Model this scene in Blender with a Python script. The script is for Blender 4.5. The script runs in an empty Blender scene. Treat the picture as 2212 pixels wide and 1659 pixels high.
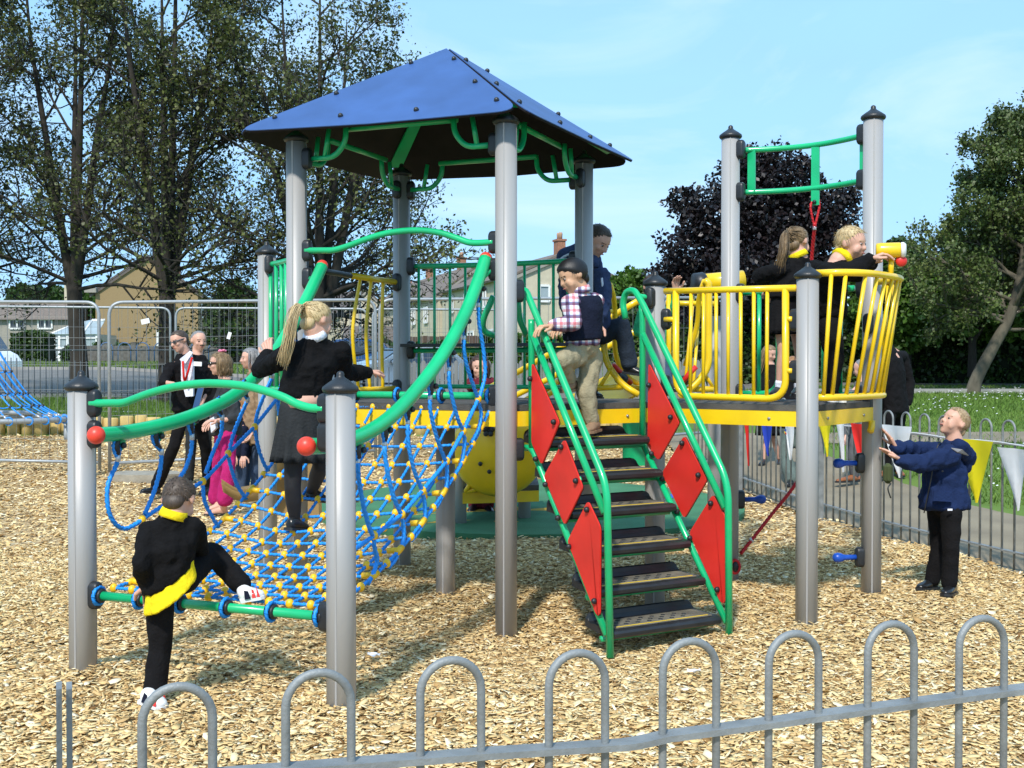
import bpy, bmesh, math, random
import numpy as np
from mathutils import Vector, Matrix, noise
SC = bpy.context.scene
COL = SC.collection
R = math.radians
# ------------------------------------------------------------------ camera
CH, FPX, PITCH = 1.5, 2512.0, 0.0157          # eye height (m), focal length in measuring units, downward pitch
cam = bpy.data.objects.new("camera", bpy.data.cameras.new("camera")); COL.objects.link(cam)
cam.location = (0, 0, CH); cam.rotation_euler = (math.pi/2 - PITCH, 0, 0)
cam.data.sensor_width = 36; cam.data.lens = 36*FPX/2212; cam.data.clip_start = .05; cam.data.clip_end = 3000
SC.camera = cam
# ------------------------------------------------------------------ light
SUN_EL, SUN_AZ = R(47), R(195)                 # sun behind the photographer, a little to the left
w = bpy.data.worlds.new("World"); SC.world = w; w.use_nodes = True
nt = w.node_tree; nd = nt.nodes; lk = nt.links; nd.clear()
wo = nd.new('ShaderNodeOutputWorld'); bg = nd.new('ShaderNodeBackground'); sky = nd.new('ShaderNodeTexSky')
sky.sky_type = 'NISHITA'; sky.sun_disc = False; sky.sun_elevation = SUN_EL; sky.sun_rotation = SUN_AZ
sky.air_density = 1.0; sky.dust_density = .6; sky.ozone_density = 1.6
tc = nd.new('ShaderNodeTexCoord'); mp = nd.new('ShaderNodeMapping'); mp.inputs['Scale'].default_value = (1, 1, 3.2)
n1 = nd.new('ShaderNodeTexNoise'); n1.inputs['Scale'].default_value = 2.6; n1.inputs['Detail'].default_value = 7; n1.inputs['Roughness'].default_value = .56; n1.inputs['Distortion'].default_value = .5
cr_ = nd.new('ShaderNodeValToRGB'); cr_.color_ramp.elements[0].position = .36; cr_.color_ramp.elements[1].position = .80
cr_.color_ramp.elements[0].color = (.72, .72, .72, 1); cr_.color_ramp.elements[1].color = (.95, .95, .95, 1)
mx = nd.new('ShaderNodeMixRGB'); mx.inputs[2].default_value = (2.75, 5.3, 8.3, 1)
lk.new(tc.outputs['Generated'], mp.inputs[0]); lk.new(mp.outputs[0], n1.inputs['Vector']); lk.new(n1.outputs[0], cr_.inputs[0])
lk.new(cr_.outputs[0], mx.inputs[0]); lk.new(sky.outputs[0], mx.inputs[1]); n2 = nd.new('ShaderNodeTexNoise'); n2.inputs['Scale'].default_value = 3.4; n2.inputs['Detail'].default_value = 8; n2.inputs['Roughness'].default_value = .6; n2.inputs['Distortion'].default_value = .8
r2 = nd.new('ShaderNodeValToRGB'); r2.color_ramp.elements[0].position = .47; r2.color_ramp.elements[1].position = .80; r2.color_ramp.elements[1].color = (.6, .6, .6, 1)
m2 = nd.new('ShaderNodeMixRGB'); m2.inputs[2].default_value = (5.4, 6.7, 8.0, 1)
lk.new(mp.outputs[0], n2.inputs['Vector']); lk.new(n2.outputs[0], r2.inputs[0]); lk.new(r2.outputs[0], m2.inputs[0]); lk.new(mx.outputs[0], m2.inputs[1]); lk.new(m2.outputs[0], bg.inputs[0]); lk.new(bg.outputs[0], wo.inputs[0])
bg.inputs[1].default_value = .13
sun = bpy.data.objects.new("sun", bpy.data.lights.new("sun", 'SUN')); COL.objects.link(sun)
sun.data.energy = 3.6; sun.data.angle = R(3.5); sun.data.color = (1, .955, .88)
sdir = Vector((math.sin(SUN_AZ)*math.cos(SUN_EL), math.cos(SUN_AZ)*math.cos(SUN_EL), math.sin(SUN_EL)))
sun.rotation_euler = sdir.to_track_quat('Z', 'Y').to_euler(); sun.location = sdir*50
SC.view_settings.view_transform = 'Standard'; SC.view_settings.look = 'None'; SC.view_settings.gamma = 1
SC.view_settings.exposure = .34; SC.view_settings.use_curve_mapping = False
SC.cycles.use_denoising = True; SC.cycles.max_bounces = 8; SC.cycles.transparent_max_bounces = 8
# ------------------------------------------------------------------ measuring helpers: a sighted direction met with a real plane
CP, SP = math.cos(PITCH), math.sin(PITCH)
def ray(px, py):
    u = (px-1106)/FPX; v = (829.5-py)/FPX
    return Vector((u, CP+v*SP, -SP+v*CP))
YS = 1.0
def W(px, py, Y):
    Y = Y*YS; d = ray(px, py); t = Y/d.y
    return Vector((d.x*t, Y, CH+d.z*t))
def G(px, py, z=0):
    d = ray(px, py); t = (z-CH)/d.z
    return Vector((d.x*t, d.y*t, z))
def V(px, py, P, Q):
    nx, ny = -(Q[1]-P[1]), Q[0]-P[0]
    d = ray(px, py); t = (nx*P[0]+ny*P[1])/(nx*d.x+ny*d.y)
    return Vector((d.x*t, d.y*t, CH+d.z*t))
KN = [(-20, 0), (9, 0), (11, .03), (13, .11), (14.5, .25), (16, .38), (19, .55), (20, .6), (24, .75), (30, .97), (40, 1.34), (75, 1.74), (120, 2.0), (2000, 2.0)]
KY = [k[0] for k in KN]; KZ = [k[1] for k in KN]
def terr(x, y):
    x = np.asarray(x, float); y = np.asarray(y, float)     # the road dips a little in the middle of the view
    return np.interp(y, KY, KZ)-.40*np.clip((x+14)/7, 0, 1)*np.clip((7-x)/4, 0, 1)*np.clip((y-19)/8, 0, 1)*np.clip((60-y)/14, 0, 1)
def T(px, py):
    d = ray(px, py); t = 1.0
    while t < 400:
        if CH+d.z*t <= float(terr(d.x*t, d.y*t)): break
        t += .02
    return Vector((d.x*t, d.y*t, CH+d.z*t))
# ------------------------------------------------------------------ materials
def mat(name, col, rough=.5, metal=0, var=0, vs=20, bump=0, bs=60, spec=.5, col2=None, stretch=None, detail=3, coat=0, sheen=0, trans=0, island=0):
    m = bpy.data.materials.new(name); m.use_nodes = True
    t = m.node_tree; b = t.nodes['Principled BSDF']
    b.inputs['Base Color'].default_value = (*col, 1); b.inputs['Roughness'].default_value = rough
    b.inputs['Metallic'].default_value = metal; b.inputs['Specular IOR Level'].default_value = spec
    if coat: b.inputs['Coat Weight'].default_value = coat; b.inputs['Coat Roughness'].default_value = .12
    if sheen: b.inputs['Sheen Weight'].default_value = sheen
    tcn = t.nodes.new('ShaderNodeTexCoord'); src = tcn.outputs['Object']
    if stretch:
        mpn = t.nodes.new('ShaderNodeMapping'); mpn.inputs['Scale'].default_value = stretch; t.links.new(src, mpn.inputs[0]); src = mpn.outputs[0]
    if var or col2:
        nz = t.nodes.new('ShaderNodeTexNoise'); nz.inputs['Scale'].default_value = vs; nz.inputs['Detail'].default_value = detail; t.links.new(src, nz.inputs['Vector'])
        rp = t.nodes.new('ShaderNodeValToRGB'); rp.color_ramp.elements[0].position = .3; rp.color_ramp.elements[1].position = .7
        c2 = col2 or tuple(c*(1-var) for c in col); c1 = col if col2 else tuple(min(1, c*(1+var)) for c in col)
        rp.color_ramp.elements[0].color = (*c2, 1); rp.color_ramp.elements[1].color = (*c1, 1)
        t.links.new(nz.outputs[0], rp.inputs[0]); outc = rp.outputs[0]
        if island:
            gi = t.nodes.new('ShaderNodeNewGeometry'); hs = t.nodes.new('ShaderNodeHueSaturation'); mr = t.nodes.new('ShaderNodeMapRange')
            mr.inputs[3].default_value = 1-island; mr.inputs[4].default_value = 1+island
            t.links.new(gi.outputs['Random Per Island'], mr.inputs[0]); t.links.new(mr.outputs[0], hs.inputs['Value']); t.links.new(outc, hs.inputs['Color']); outc = hs.outputs[0]
        t.links.new(outc, b.inputs['Base Color'])
    if bump:
        nb = t.nodes.new('ShaderNodeTexNoise'); nb.inputs['Scale'].default_value = bs; nb.inputs['Detail'].default_value = 4; t.links.new(src, nb.inputs['Vector'])
        bp = t.nodes.new('ShaderNodeBump'); bp.inputs['Strength'].default_value = bump; bp.inputs['Distance'].default_value = .02
        t.links.new(nb.outputs[0], bp.inputs['Height']); t.links.new(bp.outputs[0], b.inputs['Normal'])
    if trans:
        tr = t.nodes.new('ShaderNodeBsdfTranslucent'); ms = t.nodes.new('ShaderNodeMixShader'); ms.inputs[0].default_value = trans
        if var or col2: t.links.new(outc, tr.inputs[0])
        else: tr.inputs[0].default_value = (*col, 1)
        o = t.nodes['Material Output']; t.links.new(b.outputs[0], ms.inputs[1]); t.links.new(tr.outputs[0], ms.inputs[2]); t.links.new(ms.outputs[0], o.inputs[0])
    return m
M = {}
M['alu'] = mat('brushed_aluminium', (.36, .35, .34), .46, .12, .08, 3, .04, 300, stretch=(1, 1, .05))
M['black'] = mat('black_plastic', (.016, .018, .021), .42, 0, .25, 12, .08, 90)
M['green'] = mat('green_gloss_paint', (.006, .44, .165), .3, 0, .12, 5, .015, 40, coat=.35)
M['yellow'] = mat('yellow_gloss_paint', (.86, .56, .008), .33, 0, .10, 5, .015, 40, coat=.3)
M['red'] = mat('red_laminate', (.68, .028, .02), .4, 0, .12, 4, .02, 200)
M['redball'] = mat('red_plastic', (.75, .055, .03), .4, 0, .06, 6)
M['roofblue'] = mat('blue_roof_laminate', (.034, .088, .25), .5, 0, .16, 3.5, .02, 200)
M['roofedge'] = mat('dark_laminate_core', (.011, .009, .010), .6, 0, .2, 10, spec=.12)
M['rope'] = mat('blue_rope', (.010, .27, .80), .5, 0, .12, 60, .1, 200)
M['ropered'] = mat('red_rope', (.55, .012, .018), .55, 0, .12, 60, .1, 200)
M['conn'] = mat('yellow_plastic_connector', (.88, .50, .01), .38, 0, .06, 14)
M['ferrule'] = mat('aluminium_ferrule', (.55, .55, .56), .35, .6, .08, 30)
M['bluepeg'] = mat('blue_plastic', (.008, .07, .42), .35, 0, .08, 20)
M['deck'] = mat('rubber_deck', (.10, .092, .080), .85, 0, 0, 9, .25, 120, col2=(.045, .044, .044))
M['bolt'] = mat('steel_bolt', (.35, .34, .32), .35, .7)
M['tread'] = mat('worn_black_tread', (.21, .185, .135), .9, 0, 0, 9, .4, 90, col2=(.075, .068, .055), detail=6)
M['galv'] = mat('galvanised_steel', (.27, .285, .285), .55, .15, 0, 16, .15, 120, col2=(.17, .18, .18), detail=6)
M['zinc'] = mat('zinc_mesh', (.33, .35, .36), .5, .4, .1, 20)
M['white'] = mat('white_paint', (.78, .78, .77), .5, 0, .04, 8)
# ------------------------------------------------------------------ mesh builder
def frame(d):
    d = Vector(d).normalized(); a = Vector((0, 0, 1)) if abs(d.z) < .95 else Vector((1, 0, 0))
    s = d.cross(a).normalized(); return d, s, s.cross(d)
def cr(P, n=8, closed=False):
    P = [Vector(p) for p in P]; out = []; N = len(P)
    if N == 2: return [P[0].lerp(P[1], i/n) for i in range(n+1)]
    for i in range(N-1):
        p0 = P[i-1] if i else P[0]*2-P[1]; p1, p2 = P[i], P[i+1]; p3 = P[i+2] if i+2 < N else P[-1]*2-P[-2]
        for k in range(n):
            t = k/n; out.append(.5*((2*p1)+(p2-p0)*t+(2*p0-5*p1+4*p2-p3)*t*t+(3*p1-p0-3*p2+p3)*t**3))
    out.append(P[-1]); return out
def fillet(P, r, n=6):
    P = [Vector(p) for p in P]; out = [P[0]]
    for i in range(1, len(P)-1):
        a = P[i-1]-P[i]; b = P[i+1]-P[i]; q = min(r, a.length*.48, b.length*.48)
        A = P[i]+a.normalized()*q; B = P[i]+b.normalized()*q
        for k in range(n+1):
            t = k/n; out.append(A*(1-t)**2+P[i]*2*t*(1-t)+B*t*t)
    out.append(P[-1]); return out
class MB:
    def __init__(s): s.v = []; s.f = []; s.sm = []
    def add(s, v, f, smooth=True):
        o = len(s.v); s.v += [tuple(p) for p in v]; s.f += [tuple(i+o for i in q) for q in f]; s.sm += [smooth]*len(f); return s
    def tube(s, P, r, n=10, cap=True, twist=0, lobe=0):
        P = [Vector(p) for p in P]; N = len(P); rr = r if isinstance(r, (list, tuple)) else [r]*N
        v = []; f = []; up = None; L = 0
        for i in range(N):
            d = (P[min(i+1, N-1)]-P[max(i-1, 0)])
            if d.length < 1e-9: d = Vector((0, 0, 1))
            d.normalize()
            if i: L += (P[i]-P[i-1]).length
            if up is None: _, s1, up = frame(d)
            s1 = d.cross(up)
            if s1.length < 1e-6: _, s1, up = frame(d)
            s1.normalize(); up = s1.cross(d).normalized()
            for k in range(n):
                a = 2*math.pi*k/n; q = rr[i]*(1+lobe*math.cos(3*a)) if lobe else rr[i]; a += twist*L
                v.append(P[i]+s1*(math.cos(a)*q)+up*(math.sin(a)*q))
        for i in range(N-1):
            for k in range(n): f.append((i*n+k, i*n+(k+1) % n, (i+1)*n+(k+1) % n, (i+1)*n+k))
        if cap: f.append(tuple(range(n-1, -1, -1))); f.append(tuple((N-1)*n+k for k in range(n)))
        return s.add(v, f)
    def rope(s, P, r=.0085, step=.016):
        L = sum((Vector(P[i+1])-Vector(P[i])).length for i in range(len(P)-1)); n = max(2, int(L/step))
        return s.tube(resamp(P, n), r, 8, True, 75, .2)
    def box(s, c, size, rot=None, bev=0):
        c = Vector(c); hx, hy, hz = [q/2 for q in size]; R3 = rot.to_3x3() if rot else Matrix.Identity(3)
        if bev:
            bm = bmesh.new(); bmesh.ops.create_cube(bm, size=1); 
            for q in bm.verts: q.co = Vector((q.co.x*size[0], q.co.y*size[1], q.co.z*size[2]))
            bmesh.ops.bevel(bm, geom=bm.edges[:], offset=bev, segments=2, affect='EDGES')
            v = [c+R3@q.co for q in bm.verts]; bm.verts.index_update(); f = [[q.index for q in fc.verts] for fc in bm.faces]; bm.free()
            return s.add(v, f, False)
        v = [c+R3@Vector((x*hx, y*hy, z*hz)) for x in (-1, 1) for y in (-1, 1) for z in (-1, 1)]
        return s.add(v, [(0, 1, 3, 2), (4, 6, 7, 5), (0, 4, 5, 1), (2, 3, 7, 6), (0, 2, 6, 4), (1, 5, 7, 3)], False)
    def sph(s, c, r, n=12, m=8, fr=None):
        c = Vector(c); r = r if isinstance(r, (tuple, list)) else (r, r, r); X, Y, Z = fr if fr else (Vector((1, 0, 0)), Vector((0, 1, 0)), Vector((0, 0, 1)))
        v = [c+Z*r[2]]; f = []
        for i in range(1, m):
            a = math.pi*i/m
            for k in range(n):
                b = 2*math.pi*k/n; v.append(c+X*(r[0]*math.sin(a)*math.cos(b))+Y*(r[1]*math.sin(a)*math.sin(b))+Z*(r[2]*math.cos(a)))
        v.append(c-Z*r[2]); e = len(v)-1
        for k in range(n):
            f.append((0, 1+k, 1+(k+1) % n)); f.append((e, 1+(m-2)*n+(k+1) % n, 1+(m-2)*n+k))
            for i in range(m-2): f.append((1+i*n+k, 1+(i+1)*n+k, 1+(i+1)*n+(k+1) % n, 1+i*n+(k+1) % n))
        return s.add(v, f)
    def lathe(s, c, prof, n=20, axis=None):
        c = Vector(c); Z, X, Y = frame(axis) if axis is not None else (Vector((0, 0, 1)), Vector((1, 0, 0)), Vector((0, 1, 0)))
        v = []; f = []; N = len(prof)
        for (r, z) in prof:
            for k in range(n):
                a = 2*math.pi*k/n; v.append(c+Z*z+X*(r*math.cos(a))+Y*(r*math.sin(a)))
        for i in range(N-1):
            for k in range(n): f.append((i*n+k, i*n+(k+1) % n, (i+1)*n+(k+1) % n, (i+1)*n+k))
        f.append(tuple(range(n-1, -1, -1))); f.append(tuple((N-1)*n+k for k in range(n)))
        return s.add(v, f)
    def prism(s, poly, off):
        poly = [Vector(p) for p in poly]; off = Vector(off); n = len(poly); v = poly+[p+off for p in poly]
        f = [tuple(range(n-1, -1, -1)), tuple(range(n, 2*n))]+[(k, (k+1) % n, n+(k+1) % n, n+k) for k in range(n)]
        return s.add(v, f, False)
    def cone(s, a, b, r1, r2, n=10):          # round cone with hemispherical ends
        a = Vector(a); b = Vector(b); d = b-a
        if d.length < 1e-6: return s.sph(a, max(r1, r2), n, 6)
        d.normalize(); P = []; rr = []
        for k in range(4): t = math.pi/2*(1-k/4); P.append(a-d*r1*math.sin(t)); rr.append(max(1e-4, r1*math.cos(t)))
        m = 5
        for k in range(m+1): P.append(a.lerp(b, k/m)); rr.append(r1+(r2-r1)*k/m)
        for k in range(1, 5): t = math.pi/2*k/4; P.append(b+d*r2*math.sin(t)); rr.append(max(1e-4, r2*math.cos(t)))
        return s.tube(P, rr, n)
    def quads(s, arr):
        o = len(s.v); arr = np.asarray(arr); s.v += [tuple(p) for p in arr.reshape(-1, 3)]
        s.f += [(o+4*i, o+4*i+1, o+4*i+2, o+4*i+3) for i in range(len(arr))]; s.sm += [False]*len(arr); return s
    def mesh(s, name):
        me = bpy.data.meshes.new(name); me.from_pydata(s.v, [], s.f); me.polygons.foreach_set('use_smooth', s.sm); me.update(); return me
    def build(s, name, m, parent=None): return put(name, s.mesh(name), m, parent)
def resamp(P, n):
    P = [Vector(p) for p in P]; L = [0]
    for i in range(len(P)-1): L.append(L[-1]+(P[i+1]-P[i]).length)
    out = []; j = 0
    for k in range(n+1):
        t = L[-1]*k/n
        while j < len(P)-2 and L[j+1] < t: j += 1
        q = (t-L[j])/max(1e-9, L[j+1]-L[j]); out.append(P[j].lerp(P[j+1], min(1, max(0, q))))
    return out
def adopt(o, parent):
    if parent is not None:
        o.parent = parent
        if parent.type == 'EMPTY': o.matrix_parent_inverse = Matrix.Translation(-Vector(parent.location))
        else: o.matrix_parent_inverse = parent.get('_inv') and Matrix.Identity(4) or Matrix.Identity(4)
def put(name, me, m, parent=None):
    o = bpy.data.objects.new(name, me); COL.objects.link(o)
    for x in (m if isinstance(m, (list, tuple)) else [m]): me.materials.append(M[x] if isinstance(x, str) else x)
    adopt(o, parent); return o
def inst(name, src, loc, parent=None, rot=None, scale=None):
    o = src.copy(); o.name = name; COL.objects.link(o); o.parent = None; o.matrix_parent_inverse = Matrix.Identity(4)
    o.location = loc
    if rot is not None: o.rotation_euler = rot
    if scale is not None: o.scale = scale
    adopt(o, parent); return o
def tag(o, label=None, cat=None, group=None, kind=None):
    if label: o['label'] = label
    if cat: o['category'] = cat
    if group: o['group'] = group
    if kind: o['kind'] = kind
    return o
def thing(name, loc, label, cat, group=None):
    o = bpy.data.objects.new(name, None); COL.objects.link(o); o.location = loc; o.empty_display_size = .1
    return tag(o, label, cat, group)
def rz(a): return Matrix.Rotation(a, 4, 'Z')
def V3(p, z): return Vector((p[0], p[1], z))
# ================================================================== the climbing frame (one bolted unit)
def place(name, me, loc, parent=None, rot=None):
    o = bpy.data.objects.new(name, me); COL.objects.link(o); o.location = loc
    if rot is not None: o.rotation_euler = rot
    adopt(o, parent); return o
def pm(mb, name, m):
    me = mb.mesh(name); me.materials.append(M[m]); return me
def clamp_mb():
    mb = MB(); n = 10; rings = []
    for (x, q) in ((.045, 1), (.088, 1), (.098, .93), (.103, .8)):
        w_, h_ = .0285*q, .066*(.2+.8*q) if q < 1 else .066; h_ = .066-.0285*(1-q); pts = []
        for k in range(n+1): a = math.pi*k/n; pts.append((x, w_*math.cos(a), (h_-.0285)+w_*math.sin(a)))
        for k in range(n+1): a = math.pi+math.pi*k/n; pts.append((x, w_*math.cos(a), -(h_-.0285)+w_*math.sin(a)))
        rings.append(pts)
    N = len(rings[0]); v = [p for r_ in rings for p in r_]; f = []
    for i in range(3):
        for k in range(N): f.append((i*N+k, i*N+(k+1) % N, (i+1)*N+(k+1) % N, (i+1)*N+k))
    f.append(tuple(3*N+k for k in range(N))); return mb.add(v, f, True)
CLAMP = pm(clamp_mb(), 'clamp', 'black')
BOLT = pm(MB().lathe((0, 0, 0), [(.015, -.004), (.0165, .006), (.013, .016), (.006, .021), (.001, .022)], 12), 'bolt', 'black')
SBOLT = pm(MB().lathe((0, 0, 0), [(.009, -.004), (.010, .003), (.006, .008), (.001, .009)], 10), 'bolt', 'bolt')
CAP = pm(MB().lathe((0, 0, 0), [(.062, -.012), (.074, -.004), (.079, .006), (.076, .018), (.055, .034), (.034, .048), (.02, .058), (.0165, .064), (.0165, .074), (.012, .082), (.003, .086)], 28), 'post_cap', 'black')
BALL = pm(MB().sph((0, 0, 0), (.0195, .0195, .0225), 12, 8), 'rope_connector', 'conn')
FERR = pm(MB().lathe((0, 0, -.016), [(.010, 0), (.0128, .003), (.0128, .029), (.010, .032)], 10), 'ferrule', 'ferrule')
PEG = pm(MB().lathe((0, 0, 0), [(.017, .06), (.017, .17), (.02, .185), (.028, .20), (.032, .222), (.028, .243), (.015, .254), (.002, .257)], 16, (1, 0, 0)), 'climbing_peg', 'bluepeg')
P = {'D': (-1.334, 7.21), 'C': (-.034, 6.683), 'F': (.493, 7.983), 'E': (-.807, 8.509), 'A': (-2.032, 5.486), 'B': (-.732, 4.96),
     'I': (.894, 7.262), 'G': (1.688, 6.646), 'H': (2.304, 7.441), 'K': (1.51, 8.057), 'J': (-1.708, 8.112), 'L': (-.436, 7.6)}
ZT = dict(D=2.89, C=2.89, F=2.89, E=2.89, A=1.392, B=1.392, I=2.005, G=2.005, H=3.075, K=3.075, J=2.28, L=1.19)
DZ = 1.275                                                # deck surface height
unit = thing('climbing_frame', (.2, 6.9, 0), 'big climbing frame with blue roof, green stairs, yellow railings and blue rope net', 'climbing frame')
post = {}
for k, (x, y) in P.items():
    mb = MB(); mb.lathe((x, y, 0), [(.0625, -.25), (.0625, ZT[k])], 32)
    for a in (.3, 2.4, 4.5): mb.box((x+.0625*math.cos(a), y+.0625*math.sin(a), (ZT[k]-.25)/2), (.004, .008, ZT[k]+.24), rz(a))
    post[k] = mb.build('post', 'alu', unit)
    if k != 'L': place('post_cap', CAP, (x, y, ZT[k]), post[k])
def clamp(k, to, z):                                      # black clamp on post k facing the plan point or direction `to`
    d = Vector((to[0]-P[k][0], to[1]-P[k][1])); return place('clamp', CLAMP, (P[k][0], P[k][1], z), post[k], (0, 0, math.atan2(d.y, d.x)))
def zpx(k, py): return W(1106, py, P[k][1]).z
def tube_part(name, paths, m='green', parent=unit, n=12):
    mb = MB()
    for p, r in paths: mb.tube(p, r, n)
    return mb.build(name, m, parent)
# ---- decks
def offs(poly, d):
    c = sum((Vector(p) for p in poly), Vector((0, 0)))/len(poly); return [Vector(p)+(Vector(p)-c).normalized()*d for p in poly]
def deck_edge(a, b, d, z0, z1, th, mb):
    a = Vector(a); b = Vector(b); t = (b-a).normalized(); nrm = Vector((t.y, -t.x)); a2 = a+nrm*d; b2 = b+nrm*d
    mb.prism([V3(a2, z0), V3(b2, z0), V3(b2, z1), V3(a2, z1)], V3(nrm*th, 0))
main_poly = [P['D'], P['C'], P['I'], P['G'], P['H'], P['K'], P['F'], P['E']]
mb = MB(); mb.prism([V3(p, DZ-.035) for p in offs([P['D'], P['C'], P['F'], P['E']], .03)], (0, 0, .035)); deck1 = mb.build('deck', 'deck', unit)
mb = MB(); mb.prism([V3(p, DZ-.037) for p in [P['C'], P['I'], P['F']]], (0, 0, .0355)); deck2 = mb.build('deck', 'deck', unit)
mb = MB(); mb.prism([V3(p, DZ-.036) for p in offs([P['I'], P['G'], P['H'], P['K'], P['F']], .03)], (0, 0, .0345)); deck3 = mb.build('deck', 'deck', unit)
for dk, edges in ((deck1, 'DC CF FE ED'), (deck2, 'CI'), (deck3, 'IG GH HK KF')):
    for e in edges.split():
        mb = MB(); deck_edge(P[e[0]], P[e[1]], .018, DZ-.125, DZ-.038, .012, mb); bo = mb.build('edge_beam', 'yellow', dk)
        a = Vector(P[e[0]]); b = Vector(P[e[1]]); t = (b-a).normalized(); nn = Vector((t.y, -t.x))
        for q in (.22, .78):
            p = a.lerp(b, q)+nn*.0305; place('bolt', SBOLT, V3(p, DZ-.082), bo, (math.pi/2, 0, math.atan2(nn.x, -nn.y)))
# lower lip below the beam at the right hand corner
mb = MB(); h = Vector(P['H']); g_ = Vector(P['G']); q = g_.lerp(h, .9)+Vector((.03, -.02))
mb.tube([V3(q, DZ-.12), V3(q, DZ-.16), V3(q+Vector((-.015, -.02)), DZ-.19)], .022, 8); mb.build('beam_bracket', 'yellow', unit)
# ---- roof
RC = Vector((-.42, 7.596)); ap = Vector((RC.x, RC.y, 3.57)); ZE = 2.915
dirs = {k: (Vector(P[k])-RC).normalized() for k in 'DCFE'}
corner = {k: V3(RC+dirs[k]*t, ZE) for k, t in (('D', 1.395), ('C', 1.25), ('F', 1.42), ('E', 1.36))}
for a, b in (('D', 'C'), ('C', 'F'), ('F', 'E'), ('E', 'D')):
    A, B = corner[a], corner[b]; nrm = (B-A).cross(ap-A).normalized()
    top = ap.lerp((A+B)/2, .015)
    gap = .012; A2 = A.lerp(B, gap); B2 = B.lerp(A, gap)
    raw = [top.lerp(A2, .5), A2, B2, top.lerp(B2, .5), top]
    # rounded lower corners, gently bowed lower edge
    def rc(p0, p1, p2, r=.16):
        u = (p0-p1).normalized()*r; v_ = (p2-p1).normalized()*r
        return [(p1+u)*(1-t)**2+p1*2*t*(1-t)+(p1+v_)*t*t for t in [i/6 for i in range(7)]]
    low = A2.lerp(B2, .5)+(A+B-2*ap).normalized()*.035
    poly = [top]+rc(top, A2, low)+[low]+rc(low, B2, top)
    off = nrm*.0
    mb = MB(); mb.prism([p-nrm*.016 for p in poly], nrm*.012); under = mb
    mb2 = MB(); mb2.prism([p-nrm*.004 for p in poly], nrm*.005)
    pan = mb2.build('roof_panel', 'roofblue', unit); under.build('panel_core', 'roofedge', pan)
    zq = nrm.to_track_quat('Z', 'Y').to_euler(); inn = (ap-(A+B)/2).normalized()
    for (c, t) in ((A2, .14), (A2, .42), (A2, .80), (B2, .14), (B2, .42), (B2, .80)):
        p = c.lerp(top, t); s = ((A+B)/2-c).normalized(); place('bolt', BOLT, p+s*(.07 if t < .7 else .035), pan, zq)
    for t in (.37, .63): place('bolt', BOLT, low.lerp(A if t < .5 else B, abs(t-.5)*2)+inn*.13, pan, zq)
# roof framing: brackets at each post, purlins, rafters
ring = 'DCFE'
for i, k in enumerate(ring):
    for j in (ring[(i+1) % 4], ring[i-1]):
        p = Vector(P[k]); t = (Vector(P[j])-p).normalized(); c = (RC-p).normalized()*.03
        def q(s, z): return V3(p+t*s+c, z)
        pts = fillet([q(.07, 2.775), q(.24, 2.775), q(.315, 2.86), q(.32, 2.96)], .09)
        tube_part('roof_bracket', [(pts, .017), ([q(.17, 2.78), q(.20, 2.95)], .015)])
        clamp(k, P[j], 2.775)
    j = ring[(i+1) % 4]; p = Vector(P[k]); e = Vector(P[j]); t = (e-p).normalized(); c = (RC-(p+e)/2).normalized()*.05
    tube_part('roof_purlin', [([V3(p+t*.33+c, 2.945), V3(e-t*.33+c, 2.945)], .018)])
    mid = (p+e)/2+c; rr = V3(mid, 2.955); top = ap-Vector((0, 0, .07))
    lo_ = Vector(corner[k]).lerp(ap, .16)-Vector((0, 0, .05)); hd = (lo_-top).normalized(); s = Vector((hd.y, -hd.x, 0)).normalized()*.05; mb = MB(); mb.prism([lo_-s, lo_+s, top+s*.5, top-s*.5], (0, 0, .022)); mb.build('roof_rafter', 'green', unit)
# ---- rope net between the low bar A-B and the deck bar C-D
Av, Bv, Cv, Dv = (Vector(P[k]) for k in 'ABCD')
e1 = (Cv-Dv).normalized(); e2 = (Cv-Bv).normalized()
LB = [V3(Av+e1*.075, .42), V3(Bv-e1*.075, .42)]; TB = [V3(Dv+e1*.075, 1.325), V3(Cv-e1*.075, 1.325)]
tube_part('net_bar', [(LB, .0215)]); tube_part('net_bar', [(TB, .0215)])
clamp('A', P['B'], .42); clamp('B', P['A'], .42); clamp('D', P['C'], 1.325); clamp('C', P['D'], 1.325)
L0, L1 = Vector((-1.93, 5.49)), Vector((-1.235, 7.165)); R0, R1 = Vector((-.815, 5.04)), Vector((-.118, 6.74))
def netp(u, t):
    p = L0.lerp(L1, t).lerp(R0.lerp(R1, t), u)
    z = .435-.07*t+.905*t*t+.05*math.sin(math.pi*t)*(1-math.sin(math.pi*u))*(.6+.7*u)
    z -= .035*math.exp(-((u-.30)/.16)**2-((t-.53)/.13)**2)
    return V3(p, z)
NU, NT = 12, 15
TT = [.035+.955*j/(NT-1) for j in range(NT)]
net = MB()
for j in range(NT): net.rope(cr([netp(i/(NU-1), TT[j]) for i in range(NU)], 3), .0092)
for i in range(NU): net.rope(cr([netp(i/(NU-1), .035+.955*k/20) for k in range(21)], 2), .0092 if 0 < i < NU-1 else .0098)
sideL = (L0, L1); sideR = (R0, R1)
def path(pts, pl, off=0, inward=None):
    o = [V(x, y, *pl) for x, y in pts]
    if off:
        nrm = Vector((-(pl[1]-pl[0]).y, (pl[1]-pl[0]).x)).normalized(); o = [p+V3(nrm*off, 0) for p in o]
    return o
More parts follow.
